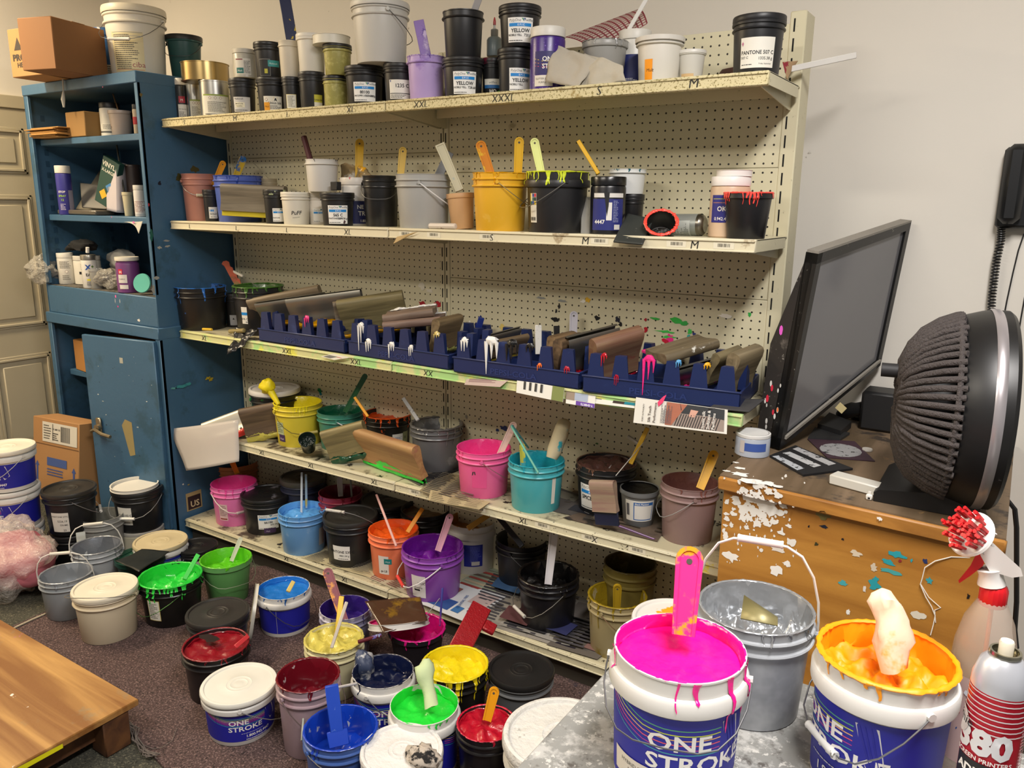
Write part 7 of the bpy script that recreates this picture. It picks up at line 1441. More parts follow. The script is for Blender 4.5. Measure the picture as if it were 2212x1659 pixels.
mb = MB(); mb.lathe([(r_ * .40, topb - .012), (r_ * .42, topb - .01), (r_ * .42, topb + .012), (r_ * .36, topb + .018), (r_ * .25, topb + .022), (0, topb + .022)], red, 36, wob=lambda j, i: (.0008 if i % 2 else 0)); mb.build('collar', sb)
mb = MB(); mb.tube([(0, 0, .01), (.002, 0, topb * .5), (0, 0, topb)], .003, M('#d8762c', .4), 8); mb.build('dip_tube', sb)
wp = M('#dedcd8', .35, var=.04); base = Vector((bq[0], -1.13, ST))
ra = lambda px, py, dy=0: ony(px, py, -1.13 + dy) - base
mb = MB(); mb.tube([ra(2142, 1262), ra(2140, 1240), ra(2138, 1228)], .014, wp, 16, rs=[.018, .015, .017])
out = [(2116, 1185), (2124, 1165), (2140, 1168), (2172, 1198), (2205, 1228), (2210, 1245), (2186, 1248), (2160, 1240), (2140, 1238), (2128, 1218), (2118, 1200)]
fr = [ra(a, b, -.011) for a, b in out]; bk_ = [ra(a, b, .011) for a, b in out]; n = len(out)
mb.add(fr + bk_, [tuple(reversed(range(n))), tuple(range(n, 2 * n))] + [(i, (i + 1) % n, (i + 1) % n + n, i + n) for i in range(n)], wp); mb.build('trigger_head', sb, ang=30)
mb = MB(); out = [(2112, 1192), (2128, 1206), (2124, 1222), (2096, 1244), (2072, 1260), (2070, 1254), (2096, 1222), (2104, 1206)]
fr = [ra(a, b, -.007) for a, b in out]; bk_ = [ra(a, b, .007) for a, b in out]; n = len(out)
mb.add(fr + bk_, [tuple(reversed(range(n))), tuple(range(n, 2 * n))] + [(i, (i + 1) % n, (i + 1) % n + n, i + n) for i in range(n)], red); mb.build('trigger', sb, ang=30)
# scrubbing brush disc on the nozzle
bp = ony(2098, 1154, -1.16); ax = (ony(2060, 1135, -1.185) - ony(2112, 1168, -1.15)).normalized()
bh = thing('scrub_brush', 'round white scrubbing brush head with red bristles fixed to the sprayer nozzle', 'brush', bp); bh.rotation_euler = ax.to_track_quat('Z', 'Y').to_euler()
mb = MB(); mb.lathe([(0, -.022), (.006, -.022), (.010, -.006), (.031, -.003), (.033, 0), (.031, .003), (0, .003)], wp, 36)
for q in range(8):
    a = q * PI / 4; mb.box((-.001, .004, -.02), (.001, .024, -.003), wp, Matrix.Rotation(a, 4, 'Z'))
mb.build('disc', bh)
mb = MB(); rnd = random.Random(2)
for i in range(60):
    a, rr = rnd.uniform(0, 2 * PI), .027 * math.sqrt(rnd.random()); d = Vector((math.cos(a), math.sin(a), 0)) * rr
    mb.tube([d + Vector((0, 0, .003)), d * 1.12 + Vector((0, 0, .022 + rnd.uniform(0, .003)))], .0022, red, 5, rs=[.0018, .0028])
mb.build('bristles', bh)['kind'] = 'stuff'
# adhesive can
ap = fit(2104, 2236, 1430, ST, None, -1.33, 1.)
H_a = ony(2190, 1418, -1.33).z - ST; ar = ap[2]
ac_ = thing('adhesive_can', 'red and silver spray can reading 380 adhesive at the right edge', 'can', (ap[0], -1.33, ST), None, (.0, 0, 0))
stp = []
zt = H_a
mb = MB(); redm = M('#b51a2e', .3, .2, var=.04); sil = M('#c9ccd4', .3, .5, var=.04)
mb.lathe([(0, 0), (ar, 0), (ar, zt * .86)], redm, 48); mb.lathe([(ar, zt * .86), (ar * .98, zt * .90), (ar * .80, zt * .965), (ar * .48, zt)], sil, 48); mb.build('body', ac_)
mb = MB(); mb.lathe([(ar * .50, zt - .002), (ar * .56, zt + .001), (ar * .54, zt + .005), (ar * .46, zt + .005), (ar * .44, zt - .001), (ar * .2, zt - .001), (0, zt - .001)], M('#a8a595', .2, 1.), 36); mb.build('valve_cup', ac_)
mb = MB(); mb.lathe([(.0, zt), (.008, zt), (.008, zt + .016), (.007, zt + .018), (0, zt + .018)], M('#e0d8c4', .4, splat=(('#d86a4c', .62, 60, .05),)), 16); mb.build('nozzle', ac_)
mb = MB(); f0 = face(ap[0], -1.33, -12)
e = []
for i in range(8): v = zt * (.85 - .022 * i); e.append(('r', -ar * 2.6, v, ar * 2.6, v + .0016, '#d4cdd0'))
e += [('r', -.032, zt * .42, .036, zt * .56, '#1a1a1c'), ('t', '380', -.036, zt * .60, .044, '#d6d6da', 'l', .05, 0, 0, 1.0), ('t', 'SCREEN PRINTERS', -.034, zt * .565, .0082, '#e9e6e4', 'l', .02), ('t', 'ADHESIVE', -.028, zt * .50, .0145, '#f0eeea', 'l', .04), ('t', 'ADHESIVO', -.028, zt * .435, .0145, '#f0eeea', 'l', .04), ('t', 'PANTALLAS DE SERIGRAFIA', -.036, zt * .40, .006, '#f0eeea', 'l', .02),
      ('p', [(-.0 + .032 * math.cos(a * PI / 9), zt * .335 + .012 * math.sin(a * PI / 9)) for a in range(18)], '#c4c9d0'), ('l', -.024, zt * .315, .026, zt * .36, 3, '#3a3a40'), ('p', [(-.020 + .022 * math.cos(a * PI / 9), zt * .27 + .010 * math.sin(a * PI / 9)) for a in range(18)], '#1a1416'), ('l', -.036, zt * .25, -.004, zt * .285, 2, '#d9d4d4'), ('p', [(-.036 + .016 * math.cos(a * PI / 9), zt * .70 + .018 * math.sin(a * PI / 9)) for a in range(18)], '#d0ccd0'), ('t', 'amie', -.049, zt * .69, .018, K_, 'l', 0, .2), ('l', -.03, zt * .06, .03, zt * .20, 6, '#e0a8ac'), ('l', .04, zt * .4, .06, zt * .75, 24, '#d8949c')]
draw(mb, e, lambda u, v, l: ((ar + .0005 + .0001 * l) * math.cos(f0 + u / ar), (ar + .0005 + .0001 * l) * math.sin(f0 + u / ar), v), pm); mb.build('label', ac_)
# ================================================================ on the chest
V('frosted jar with white cap and blue cream on the chest corner', 1590, 1666, 933, CT + .0005, yb=990, name='cream_jar', cat='jar', sty='jar', cm=plastic('#a9b0bc', .3, .06), lid='screw', lidcol='#e2e2e0', lab=[('r', -.026, .018, .035, .040, '#3a56a0'), ('r', -.040, .012, -.026, .046, '#c4bcb8')], lo=6)
# television on edge, screen towards the right
tv = thing('television', 'dusty black flat television standing with its screen facing right', 'television', (1.27, -.2, CT))
nb, nt_, ft_, fb = [Vector(p) for p in ((1.264, -.20, CT + .004), (1.318, -.20, .143), (1.474, .25, .220), (1.436, .25, -.212))]
nb, nt_, ft_, fb = [p - Vector((1.27, -.2, CT)) for p in (nb, nt_, ft_, fb)]
out_n = ((nt_ - nb).cross(fb - nb)).normalized()
if out_n.x < 0: out_n = -out_n
def q4(u, v, d): return (nb * (1 - u) + fb * u) * (1 - v) + (nt_ * (1 - u) + ft_ * u) * v + out_n * d
blk = M('#151516', .35, var=.15, splat=(('#77736c', .66, 90, .05),)); dust = M('#8a857c', .95, var=.15, bump=.8, bs=300)
mb = MB()
def slab(u0, u1, v0, v1, d0, d1, m): 
    ps = [q4(u, v, d) for d in (d0, d1) for u, v in ((u0, v0), (u1, v0), (u1, v1), (u0, v1))]
    c = sum(ps, Vector()) / 8; fs = []
    for f in ((0, 3, 2, 1), (4, 5, 6, 7), (0, 1, 5, 4), (1, 2, 6, 5), (2, 3, 7, 6), (3, 0, 4, 7)):
        n_ = (ps[f[1]] - ps[f[0]]).cross(ps[f[2]] - ps[f[0]]); fs.append(f if n_.dot(ps[f[0]] - c) > 0 else tuple(reversed(f)))
    mb.add(ps, fs, m)
for a in ((0, .045, 0, 1), (.955, 1, 0, 1), (0, 1, 0, .06), (0, 1, .95, 1)): slab(*a, -.03, .004, blk)
slab(0, 1, 0, 1, -.032, -.008, blk)
mb.build('bezel_and_casing', tv, smooth=False)
mb = MB(); mb.add([q4(.045, .06, -.003), q4(.955, .06, -.003), q4(.955, .95, -.003), q4(.045, .95, -.003)], [(0, 1, 2, 3)], M('#707073', .14, var=.05, vs_=2)); mb.build('screen', tv, smooth=False)  # pale reflection on the dark glass is put into this grey base colour
mb = MB(); slab(0, 1, 1.0, 1.012, -.03, .004, dust); mb.build('dust_layer', tv, smooth=False); mb = MB(); slab(.03, .97, .045, .062, .003, .010, dust); mb.build('dust_layer', tv, smooth=False)
mb = MB(); bkm = M('#241f1c', .8, var=.2, splat=(('#8f8a84', .64, 60, .05), ('#5a544e', .6, 20, .1)))
ps = [q4(u, v, d) for (u, v, d) in ((0, .0, -.03), (0, .06, -.075), (0, .52, -.085), (0, .80, -.05), (0, .96, -.03), (.9, .0, -.03), (.9, .06, -.075), (.9, .52, -.085), (.9, .80, -.05), (.9, .96, -.03))]
mb.add(ps, [(0, 5, 6, 1), (1, 6, 7, 2), (2, 7, 8, 3), (3, 8, 9, 4), (0, 1, 2, 3, 4), (9, 8, 7, 6, 5)], bkm)
it = [(.0, .35, .005, '#c8243c'), (.01, .22, .006, '#c8243c'), (.0, .10, .006, '#b8203c')]
mb.build('back_cover', tv, smooth=False)
mb = MB(); rnd = random.Random(6)
for u, v, s_, h in ((.0, .60, .010, '#d85ac0'), (.0, .30, .007, '#c8243c'), (.0, .24, .008, '#c8243c'), (.0, .18, .006, '#c8243c'), (.0, .2, .005, '#e8702c')) + tuple((0, rnd.uniform(.02, .4), rnd.uniform(.003, .007), '#cfccc6') for _ in range(10)):
    c = q4(0, v, -.02 - rnd.uniform(0, .05)) + Vector((0, -.0012, 0)); mb.add([c + Vector((math.cos(a) * s_ * .5, -.0003, math.sin(a) * s_ * 1.4)) for a in [i * PI / 4 for i in range(8)]], [tuple(range(8))], M(h, .4))
mb.build('ink_spots', tv, smooth=False)
# floor fan lying with its motor side to the left
fn_c = ony(2085, 905, -.36) 
fan = thing('round_fan', 'black round floor fan thick with grey dust, seen from its back, on the chest', 'fan', (1.70, -.38, CT))
axd = Vector((1, .16, 0)).normalized()    # blowing direction
cen = Vector((0, 0, .228)); Rf = .219
X_ = axd; Zv = Vector((-.10, 0, 1)).normalized(); Zv = (Zv - X_ * Zv.dot(X_)).normalized(); Y_ = Zv.cross(X_)
MF = basis(cen, Y_, Zv, X_)     # local z = axis
fm = M('#161617', .4, var=.1, splat=(('#5d5a58', .70, 40, .05),)); fuzz = M('#4c4645', 1., var=.2, vs_=60, bump=1., bs=200, bd=.006)
mb = MB(); mb.lathe([(Rf * .91, -.028), (Rf * .94, -.02), (Rf * .985, .012), (Rf, .03), (Rf, .062), (Rf * .97, .070), (Rf * .93, .070), (Rf * .92, .03), (Rf * .88, -.02)], fm, 64)
mb.lathe([(0, -.118), (Rf * .40, -.118), (Rf * .44, -.11), (Rf * .44, -.03)], fm, 32)
mb.v = [tuple(MF @ Vector(v)) for v in mb.v]; mb.build('housing', fan)
mb = MB()
for i in range(66):
    a = 2 * PI * i / 66; c, s = math.cos(a), math.sin(a)
    pts = [Vector((c * r * Rf, s * r * Rf, z)) for r, z in ((.30, -.134), (.46, -.132), (.62, -.120), (.76, -.098), (.87, -.064), (.93, -.034), (.94, -.024))]
    mb.tube([MF @ p + Vector((noise.noise(p * 60), noise.noise(p * 60 + Vector((5, 0, 0))), 0)) * .006 for p in pts], .0072, fuzz, 6)
for rr, z in ((.30, -.134), (.46, -.131), (.93, -.034)):
    mb.tube([MF @ Vector((math.cos(q * PI / 16) * rr * Rf, math.sin(q * PI / 16) * rr * Rf, z)) for q in range(33)], .006, fuzz, 6)
mb.build('rear_grille', fan, ang=80)
mb = MB(); mb.lathe([(Rf * 1.002, .026), (Rf * 1.012, .030), (Rf * 1.012, .042), (Rf * 1.002, .046)], M('#b9b4b8', .3, .7), 64); mb.v = [tuple(MF @ Vector(v)) for v in mb.v]; mb.build('silver_band', fan)
mb = MB(); mb.lathe([(0, .04), (Rf * .15, .04)], fm, 24)
for i in range(26):
    a = 2 * PI * i / 26; mb.tube([MF @ Vector((math.cos(a) * r * Rf, math.sin(a) * r * Rf, .063)) for r in (.12, .93)], .0022, fm, 5)
mb.v = [v for v in mb.v]; mb.build('front_grille', fan)
mb = MB()
for i in range(5):
    a0 = 2 * PI * i / 5
    mb.grid(lambda u, v: MF @ Vector((math.cos(a0 + u * .9) * (.12 + .74 * v) * Rf, math.sin(a0 + u * .9) * (.12 + .74 * v) * Rf, -.02 + u * .05)), 6, 4, M('#2a2a2c', .5))
mb.build('blade', fan)
mb = MB(); mb.tube([MF @ Vector((0, .07, -.10)), MF @ Vector((0, .07, -.175))], .016, M('#242325', .6, var=.2), 12); mb.build('motor_knob', fan)
mb = MB()
for s in (1, -1):
    mb.tube([Vector((.02, s * .05, .02)), Vector((.02, s * .05, .06))], .02, fm, 10)
mb.prism([(-.150, .001), (.055, .001), (.062, .02), (.058, .050), (.03, .052), (-.14, .030), (-.152, .022)], -.085, .15, fm)
mb.build('base_stand', fan)
# small things on the chest top
def flat(label, name, cat, pts, col, h=.006, els=None, **k):
    P = [onz(a, b, CT) for a, b in pts]; c = sum(P, Vector()) / len(P); n = len(P)
    mb = MB(); m = M(col, .6, **k)
    vs_ = [tuple(p - c + Vector((0, 0, .0008))) for p in P] + [tuple(p - c + Vector((0, 0, h))) for p in P]
    mb.add(vs_, [tuple(range(n, 2 * n)), tuple(reversed(range(n)))] + [(i, (i + 1) % n, (i + 1) % n + n, i + n) for i in range(n)], m)
    o = mb.build(name, loc=c, smooth=False); tag(o, label, cat)
    if els:
        mb = MB()
        for pts2, h2 in els: mb.add([tuple(onz(a, b, CT + h) - c + Vector((0, 0, .0006))) for a, b in pts2], [tuple(range(len(pts2)))], M(h2, .7, splat=(('#2a2a2c', .58, 60, .03),)))
        mb.build('stripe', o, smooth=False)
    return o
flat('black rubber pad with three worn white stripes on the chest', 'rubber_pad', 'pad', ((1662, 988), (1735, 1030), (1842, 1016), (1760, 984), (1718, 966)), '#17171a', .006, [(((1668, 986), (1682, 984), (1738, 1012), (1722, 1016)),'#a8adb4'), (((1690, 979), (1706, 976), (1774, 1006), (1758, 1010)), '#b0b2b4'), (((1712, 970), (1724, 966), (1806, 1002), (1790, 1006)), '#a4a4a6')])
flat('dark purple square card with a grey oval print on the chest', 'square_card', 'card', ((1744, 950), (1786, 990), (1890, 998), (1846, 955)), '#3a2530', .003, [([(1816 + 46 * math.cos(a * PI / 8), 973 + 14 * math.sin(a * PI / 8) + 5 * math.cos(a * PI / 8)) for a in range(16)][::-1], '#8f8f90')])
mb = MB(); p = onz(1873, 974, CT); mb.lathe([(0, .0008), (.013, .0008), (.014, .004), (.013, .007), (0, .006)], plastic('#c4c0b8', .3), 24); tag(mb.build('plastic_disc', loc=p), 'small frosted cap lying beside the square card', 'cap')
a_, b_ = onz(1789, 1046, CT), onz(1905, 1078, CT); xd = (b_ - a_).normalized(); yd = Vector((-xd.y, xd.x, 0))
mb = MB(); mb.rbox((0, 0, .001), ((b_ - a_).length, .042, .026), M('#c9c7be', .4, var=.08), .003, basis((0, 0, 0), xd, yd, (0, 0, 1))); tag(mb.build('plastic_block', loc=a_), 'long pale translucent plastic block at the chest front edge', 'block')
mb = MB(); p = onz(1877, 1080, CT); mb.rbox((-.007, -.005, .001), (.007, .005, .014), M('#dedcd6', .4), .002); mb.box((-.0025, -.0056, .004), (.0025, -.005, .008), M('#111113', .5)); mb.box((-.003, -.002, .014), (.003, .002, .021), M('#dedcd6', .4)); tag(mb.build('small_hook', loc=p), 'tiny white plastic hook in front of the pale block', 'hook')
flat('black plastic wedge box with red button behind the square card', 'black_box', 'box', ((1765, 930), (1815, 946), (1838, 925), (1790, 905)), '#1b1b1c', .022)
flat('flat black remote lying by the wedge box', 'remote_control', 'remote', ((1745, 950), (1815, 953), (1835, 940), (1760, 928)), '#232324', .008, var=.3)
ant = thing('indoor_antenna', 'black indoor antenna base with a long telescopic steel rod', 'antenna', onz(1862, 905, CT))
ao = onz(1862, 905, CT); mb = MB(); dkp = M('#19191a', .5, var=.15, splat=(('#6a6866', .72, 50, .05),))
mb.lathe([(0, 0), (.035, 0), (.036, .01), (.026, .022), (.016, .05), (.012, .052), (0, .052)], dkp, 24); mb.build('base', ant)
r0 = Vector((0, 0, .05)); r1 = ony(1976, 268, ao.y + .10) - ao; mb = MB(); chm = M('#6d6c74', .25, 1.)
mb.tube([r0 + (r1 - r0) * q for q in (0, .33, .331, .62, .621, 1)], .002, chm, 8, rs=[.0028, .0028, .0022, .0022, .0015, .0015]); blob(mb, tuple(r1), .0035, chm, 5, (1, 1, 1), 0); mb.build('telescopic_rod', ant)
mb = MB(); bp_ = onz(1900, 915, CT); mb.rbox((-.05, -.04, 0), (.07, .06, .12), dkp, .008); tag(mb.build('speaker_box', loc=onz(1890, 935, CT) + Vector((.0, .05, .001))), 'dark dusty box behind the fan on the chest', 'box')
def boot(label, pts):
    mb = MB(); P = [onz(a, b, CT) + Vector((0, 0, z)) for a, b, z in pts]; mb.tube([p - P[0] for p in P], .02, dkp, 12, rs=[.012, .022, .024, .02, .012]); tag(mb.build('black_tool', loc=P[0]), label, 'tool')
boot('black rounded tool holder with a cream tag leaning on the antenna base', ((1812, 905, .015), (1822, 910, .03), (1838, 915, .045), (1850, 920, .055), (1862, 915, .06)))
mb = MB(); a_ = ony(1825, 880, .02); mb.rbox((-.012, -.0006, -.010), (.012, .0006, .012), M('#b8aa7c', .7), .0004); o = mb.build('paper_tag', loc=ony(1816, 882, -.10)); o.rotation_euler = (0, .6, -.2); tag(o, 'cream paper tag on the black tool holder', 'tag')
# ================================================================ wall phone and cords
pw = WALL
ph = thing('wall_phone', 'black wall telephone cut by the right edge of the picture', 'telephone', ony(2190, 400, pw)); po = ony(2190, 400, pw)
a_, b_ = ony(2166, 320, pw) - po, ony(2158, 492, pw) - po
mb = MB(); bkp = M('#17181a', .32, var=.1, splat=(('#66655f', .74, 60, .04),))
mb.rbox((a_.x + .008, -.045, b_.z), (a_.x + .11, 0, a_.z), bkp, .008); mb.build('base', ph)
mb = MB(); x0 = a_.x + .012; mb.rbox((x0, -.085, b_.z + .012), (x0 + .055, -.040, a_.z + .006), bkp, .016); mb.build('handset', ph)
mb = MB(); cc = []
P = [ony(a, b, pw - .03) - po for a, b in ((2163, 490), (2162, 520), (2153, 560), (2148, 600), (2143, 640), (2141, 680))]
for i in range(360):
    q = i / 359 * (len(P) - 1); k = min(int(q), len(P) - 2); c = P[k] + (P[k + 1] - P[k]) * (q - k); a = i * 2 * PI / 12
    cc.append(c + Vector((math.cos(a) * .009, math.sin(a) * .009, 0)))
mb.tube(cc, .0022, M('#1a1b1c', .4), 5); mb.build('coiled_cord', ph)
def wire(label, pts, y, r=.002, col='#151516'):
    P = [ony(a, b, y) for a, b in pts]; mb = MB(); mb.tube([p - P[0] for p in P], r, M(col, .5), 6); return tag(mb.build('cable', loc=P[0]), label, 'cable', 'cables on the right wall')
wire('thin black cable running down the wall beside the coiled cord', ((2212, 505), (2200, 540), (2188, 590), (2175, 650), (2160, 730)), pw - .006)
wire('second thin black cable near the right edge of the wall', ((2214, 640), (2205, 690), (2196, 750), (2182, 800), (2176, 850)), pw - .006)
wire('thick black power cable curving behind the chest right corner', ((2158, 1078), (2178, 1082), (2192, 1100), (2196, 1140), (2196, 1300), (2192, 1360), (2196, 1400)), -.10, .006)
# ================================================================ things inside the cabinet
GCb = 'things inside the blue cabinet'
ZA, ZB, ZC = .528, .191, -.138
def TC(label, xl, xr, yc, z, y=-.25, **k):
    k.setdefault('name', 'ink_tub'); k.setdefault('cat', 'tub'); k.setdefault('group', GCb); return V(label, xl, xr, yc, z, y=y, **k)
mb = MB(); rnd = random.Random(1); po_ = ony(70, 292, -.40)
kraft = M('#b08448', .8, var=.12)
L_ = (ony(158, 290, -.30) - ony(72, 294, -.37))
st = thing('envelope_stack', 'stack of brown envelopes sticking out over the upper cabinet shelf', 'envelopes', (-2.10, -.38, ZA)); 
for i in range(8):
    mb = MB(); w = .23 + rnd.uniform(-.02, .02); o_ = rnd.uniform(-.03, .02); mb.rbox((o_, -.03 + rnd.uniform(-.01, .01), .0005 + i * .0055), (o_ + w, .14, .0045 + i * .0055), kraft, .0008); mb.build('envelope', st)
carton('white paper box with bent flap behind the brown envelopes', (-2.04, -.24, ZA + .001), .12, .10, .085, '#c9c6be')
carton('open tan cardboard box on the upper cabinet shelf', (-1.88, -.36, ZA + .001), .15, .18, .105, '#94703e')
TC('white tub with black rimmed lid on the upper cabinet shelf', 212, 258, 223, ZA, y=-.27, sty='jar', cm=plastic('#d0cdc2', .4, .05), lid='screw', lidcol='#1c1c1e', lab=[('r', -.05, .03, .02, .055, '#dcd9cc'), ('l', -.03, .032, .015, .052, 4, '#55524c'), ('r', -.05, .018, .05, .023, '#26262a')], lo=-10)
TC('brown ink smeared pitcher with a stick on the upper cabinet shelf', 231, 288, 240, ZA, y=-.29, name='pitcher', cat='jug', sty='cup', cm=plastic('#b5a79c', .35, .1, (('#4a2a20', .52, 7, .04),)), ink='#4a2a20', fill=.85)
stick('thin wooden stick standing in the brown smeared pitcher', ony(244, 203, -.25), ony(256, 240, -.27), .003, '#7a5a38')
TC('red and cream can at the right of the upper cabinet shelf', 284, 300, 226, ZA, y=-.31, name='ink_can', cat='can', sty='jar', cm=plastic('#b8a890', .4, .1), lid='screw', lidcol='#2a2624', lab=[('r', -.03, .04, .03, .07, '#a8222c')])
TC('purple STOP spray bottle with white cap on the middle cabinet shelf', 116, 151, 358, ZB, y=-.33, name='spray_can', cat='can', sty='jar', cm=plastic('#3a3888', .35, .08), lid='screw', lidcol='#cfccc2', lab=[('t', 'STOP', -.014, .098, .013, '#e4e2e0', 'c', .02), ('t', 'SPRAY', -.014, .080, .012, '#9ac03c', 'c', .02), ('t', '12', -.014, .062, .013, '#9ac03c', 'c', .02), ('l', -.026, .02, -.002, .05, 5, '#b8b4cc'), ('r', .014, .01, .04, .11, '#8f8ca0')], lo=0)
def board(label, pts, ys, col, th=.006, name='board', cat='board', els=None, **k):
    return cloth(label, name, cat, [ony(a, b, y) for (a, b), y in zip(pts, ys)], M(col, .6, **k), crumple=.0003, th=th, els=els)
board('grey mottled board leaning at the back of the middle cabinet shelf', ((142, 450), (236, 458), (240, 372), (150, 362)), (-.22, -.18, -.06, -.10), '#8a8270', splat=(('#4a4438', .66, 24, .04),))
board('orange and grey panel leaning on the mottled board', ((178, 448), (232, 452), (232, 402), (174, 396)), (-.27, -.25, -.16, -.18), '#7d7a74', splat=(('#a4622c', .58, 3, .03),))
a_ = ony(204, 432, -.30); vb = thing('glove_box', 'dark green tilted box reading VINYL X-LARGE on the middle cabinet shelf', 'box', a_); vb.rotation_euler = (0, -math.radians(-24), math.radians(8))
mb = MB(); mb.rbox((0, 0, 0), (.105, .03, .215), M('#1d4038', .5), .002); mb.build('body', vb)
mb = MB(); draw(mb, [('t', 'VINYL', .004, .175, .030, '#dcd9cc', 'l', .02), ('t', 'X-LARGE', .008, .150, .020, '#dcd9cc', 'l', .01), ('p', [(.05, .09), (.075, .115), (.10, .09), (.075, .065)], '#3f7ab0'), ('p', [(.06, .085), (.075, .10), (.09, .085), (.075, .07)], '#d9dcdc'), ('p', [(.02, .05), (.045, .075), (.07, .05), (.045, .025)], '#d9a428')], lambda u, v, l: (u, -.0005 - .0002 * l, v), pm); mb.build('printing', vb)
board('white paper box side beside the green glove box', ((242, 455), (264, 460), (262, 352), (240, 352)), (-.27, -.27, -.25, -.25), '#b8b0b4', th=.05)
TC('brown metal can with wire handle behind the cream cup', 264, 303, 356, ZB, y=-.2, name='metal_can', cat='can', sty='can', cm=plastic('#3c302c', .35, .1))
stick('dark paint stirring rod leaning on the middle cabinet shelf', ony(252, 312, -.24), ony(272, 440, -.26), .004, '#2e2c24', name='stirring_rod', cat='rod')
TC('cream paper cup holding the dark rod', 262, 287, 415, ZB, y=-.28, name='paper_cup', cat='cup', sty='cup', col='#b8b094')
TC('white plastic jug at the right of the middle cabinet shelf', 286, 312, 400, ZB, y=-.32, name='plastic_jug', cat='jug', sty='jar', col='#cfccc8', lid='screw', lidcol='#c4c2bc', lab=[('r', -.03, .012, .03, .07, '#d4d0cc'), ('l', -.026, .018, .026, .066, 9, '#8a5a58')])
mb = MB(); p = ony(128, 452, -.33); mb.rbox((0, 0, .001), (.32, .09, .022), M('#5d564c', .3, splat=(('#8f8b80', .6, 24, .05), ('#7a2a28', .72, 12, .03)), var=.3, alpha=.9), .004); tag(mb.build('clear_tray', loc=(p.x, -.34, ZB)), 'grimy clear plastic tray of scraps on the middle cabinet shelf', 'tray')
jug = lambda *a: None
TC('left white jug with warning label on the cabinet ledge', 120, 158, 546, ZC, y=-.31, name='plastic_jug', cat='jug', sty='jar', col='#d4d1c8', lid='screw', lidcol='#d6d3ca', lab=[('l', -.03, .075, .03, .11, 7, '#66635c')] + diam(-.008, .06, .008) + [('l', -.02, .02, .02, .045, 3, '#77746c')])
TC('right white jug partly behind the spray can on the cabinet ledge', 156, 216, 552, ZC, y=-.25, name='plastic_jug', cat='jug', sty='jar', col='#cfccc2', lid='screw', lidcol='#d0cdc4', lab=[('r', -.04, .05, -.02, .062, K_), ('l', -.03, .07, .01, .10, 4, '#77746c')])
TC('white spray can reading EAR with blue X logo on the cabinet ledge', 172, 207, 550, ZC, y=-.34, name='spray_can', cat='can', sty='jar', col='#d6d4ce', lab=[('t', 'X', -.016, .085, .030, '#1c4a9c', 'l', .05), ('p', [(.008, .098), (.014, .104), (.020, .098), (.014, .092)], '#5a7a3a'), ('t', 'EAR', -.018, .055, .018, '#26262a', 'l', .02), ('r', -.014, .034, .016, .042, '#d4c82c'), ('l', -.016, .01, .016, .03, 4, '#55555a')], lid='screw', lidm=M('#a39f94', .3, .8))
stick('white nozzle cap on top of the EAR spray can', ony(189, 534, -.34), ony(189, 546, -.34), .008, '#dedcd6', name='nozzle', cat='nozzle')
mb = MB(); blob(mb, (0, 0, 0), .045, M('#1a1a1b', .95, var=.2, bump=.5, bs=120), 10, (1.7, 1, .62), .45, 7)
for q in range(4): mb.tube([(-.03 - .004 * q, -.02 - .01 * (q % 2), -.006), (-.07 - .006 * q, -.03 + .012 * q, -.01), (-.088 - .004 * q, -.03 + .016 * q, -.022)], .009, M('#1a1a1b', .95, var=.2), 8)
tag(mb.build('black_glove', loc=ony(178, 530, -.28), ang=70), 'black knitted work glove lying on top of the white jugs', 'glove')
pb = M('#b8b4aa', .12, alpha=.45, var=.2, vs_=16, bump=1., bs=26, bd=.02)
mb = MB(); blob(mb, (0, 0, 0), .075, pb, 16, (1, .8, .95), .4, 3); tag(mb.build('plastic_bag', loc=ony(92, 585, -.38), ang=25), 'clear plastic bag bulging off the left end of the cabinet ledge', 'bag', 'clear bags in the cabinet')
mb = MB(); blob(mb, (0, 0, 0), .052, pb, 16, (1.5, .9, .8), .35, 9); tag(mb.build('plastic_bag', loc=ony(232, 602, -.33), ang=25), 'clear plastic bag of bottles between the spray can and purple tub', 'bag', 'clear bags in the cabinet')
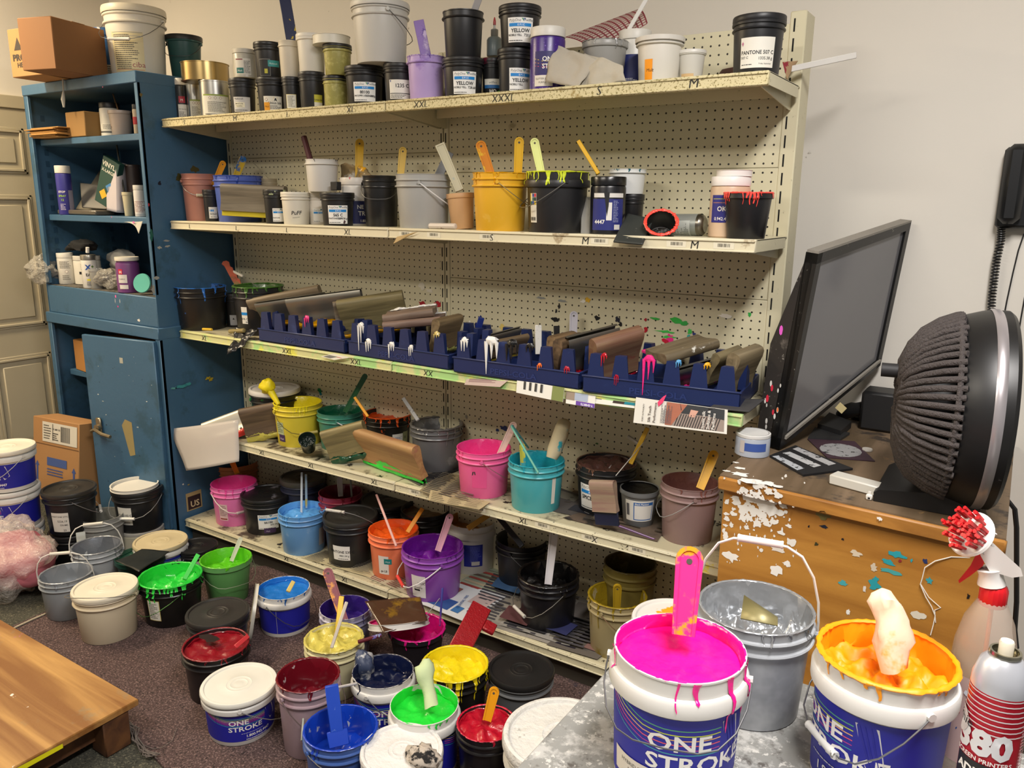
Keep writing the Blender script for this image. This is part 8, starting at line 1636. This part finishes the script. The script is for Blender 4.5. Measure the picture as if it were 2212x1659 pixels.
TC('clear plastic cup in front of the bag on the cabinet ledge', 190, 222, 580, ZC, y=-.34, name='plastic_cup', cat='cup', sty='cup', cm=M('#a8a8a4', .15, alpha=.6))
mb = MB(); blob(mb, (0, 0, 0), .06, M('#b0b0ac', .4, var=.1, bump=.4, bs=30), 12, (1.6, .8, .8), .3, 6); tag(mb.build('white_bag', loc=ony(262, 562, -.15), ang=60), 'pale crumpled bag at the back of the cabinet ledge', 'bag')
TC('purple tub with white lid and red logo on the cabinet ledge', 247, 299, 555, ZC, y=-.34, sty='jar', cm=plastic('#6c3a72', .38, .06), lid='cap', lidcol='#c9c4b8', lab=[('r', -.032, .082, -.012, .104, '#c02438'), ('t', 'H', -.027, .086, .016, '#e9e2e0', 'l', .03), ('r', -.034, .044, .006, .08, '#d0ccc8'), ('t', 'PURPLE', -.030, .058, .008, '#55505a', 'l'), ('r', -.030, .018, .008, .036, '#d4d0cc')], lo=-14)
mb = MB(); mb.lathe([(0, 0), (.040, 0), (.042, .004), (.040, .010), (0, .008)], plastic('#5cb0a0', .4), 28); o = mb.build('teal_lid', loc=ony(309, 612, -.365)); o.rotation_euler = (Vector((.35, -.9, .2))).to_track_quat('Z', 'Y').to_euler(); tag(o, 'round teal plastic lid leaning at the right end of the cabinet ledge', 'lid')
a0 = (-2.09, -.33, -.556)
carton('tan cardboard box pushed behind the half open cabinet door', a0, .36, .28, .15, '#b07c40', rot=(0, 0, math.radians(-8)))
mb = MB(); wpx = M('#c9c6bc', .15, alpha=.7); a_ = ony(135, 163, -.405)
mb.tube([Vector((0, 0, 0)), ony(137, 195, -.405) - a_, ony(136, 215, -.405) - a_, ony(138, 232, -.405) - a_], .006, wpx, 8, rs=[.004, .003, .009, .004]); tag(mb.build('hanging_glue_drip', loc=a_), 'clear hardened glue drip hanging from the cabinet top edge', 'drip')
cloth('torn white plastic hanging off the middle cabinet shelf', 'plastic_scrap', 'plastic', [ony(268, 480, -.385), ony(308, 478, -.385), ony(300, 505, -.40), ony(290, 482, -.39)], M('#b8b4a8', .4), crumple=.004)
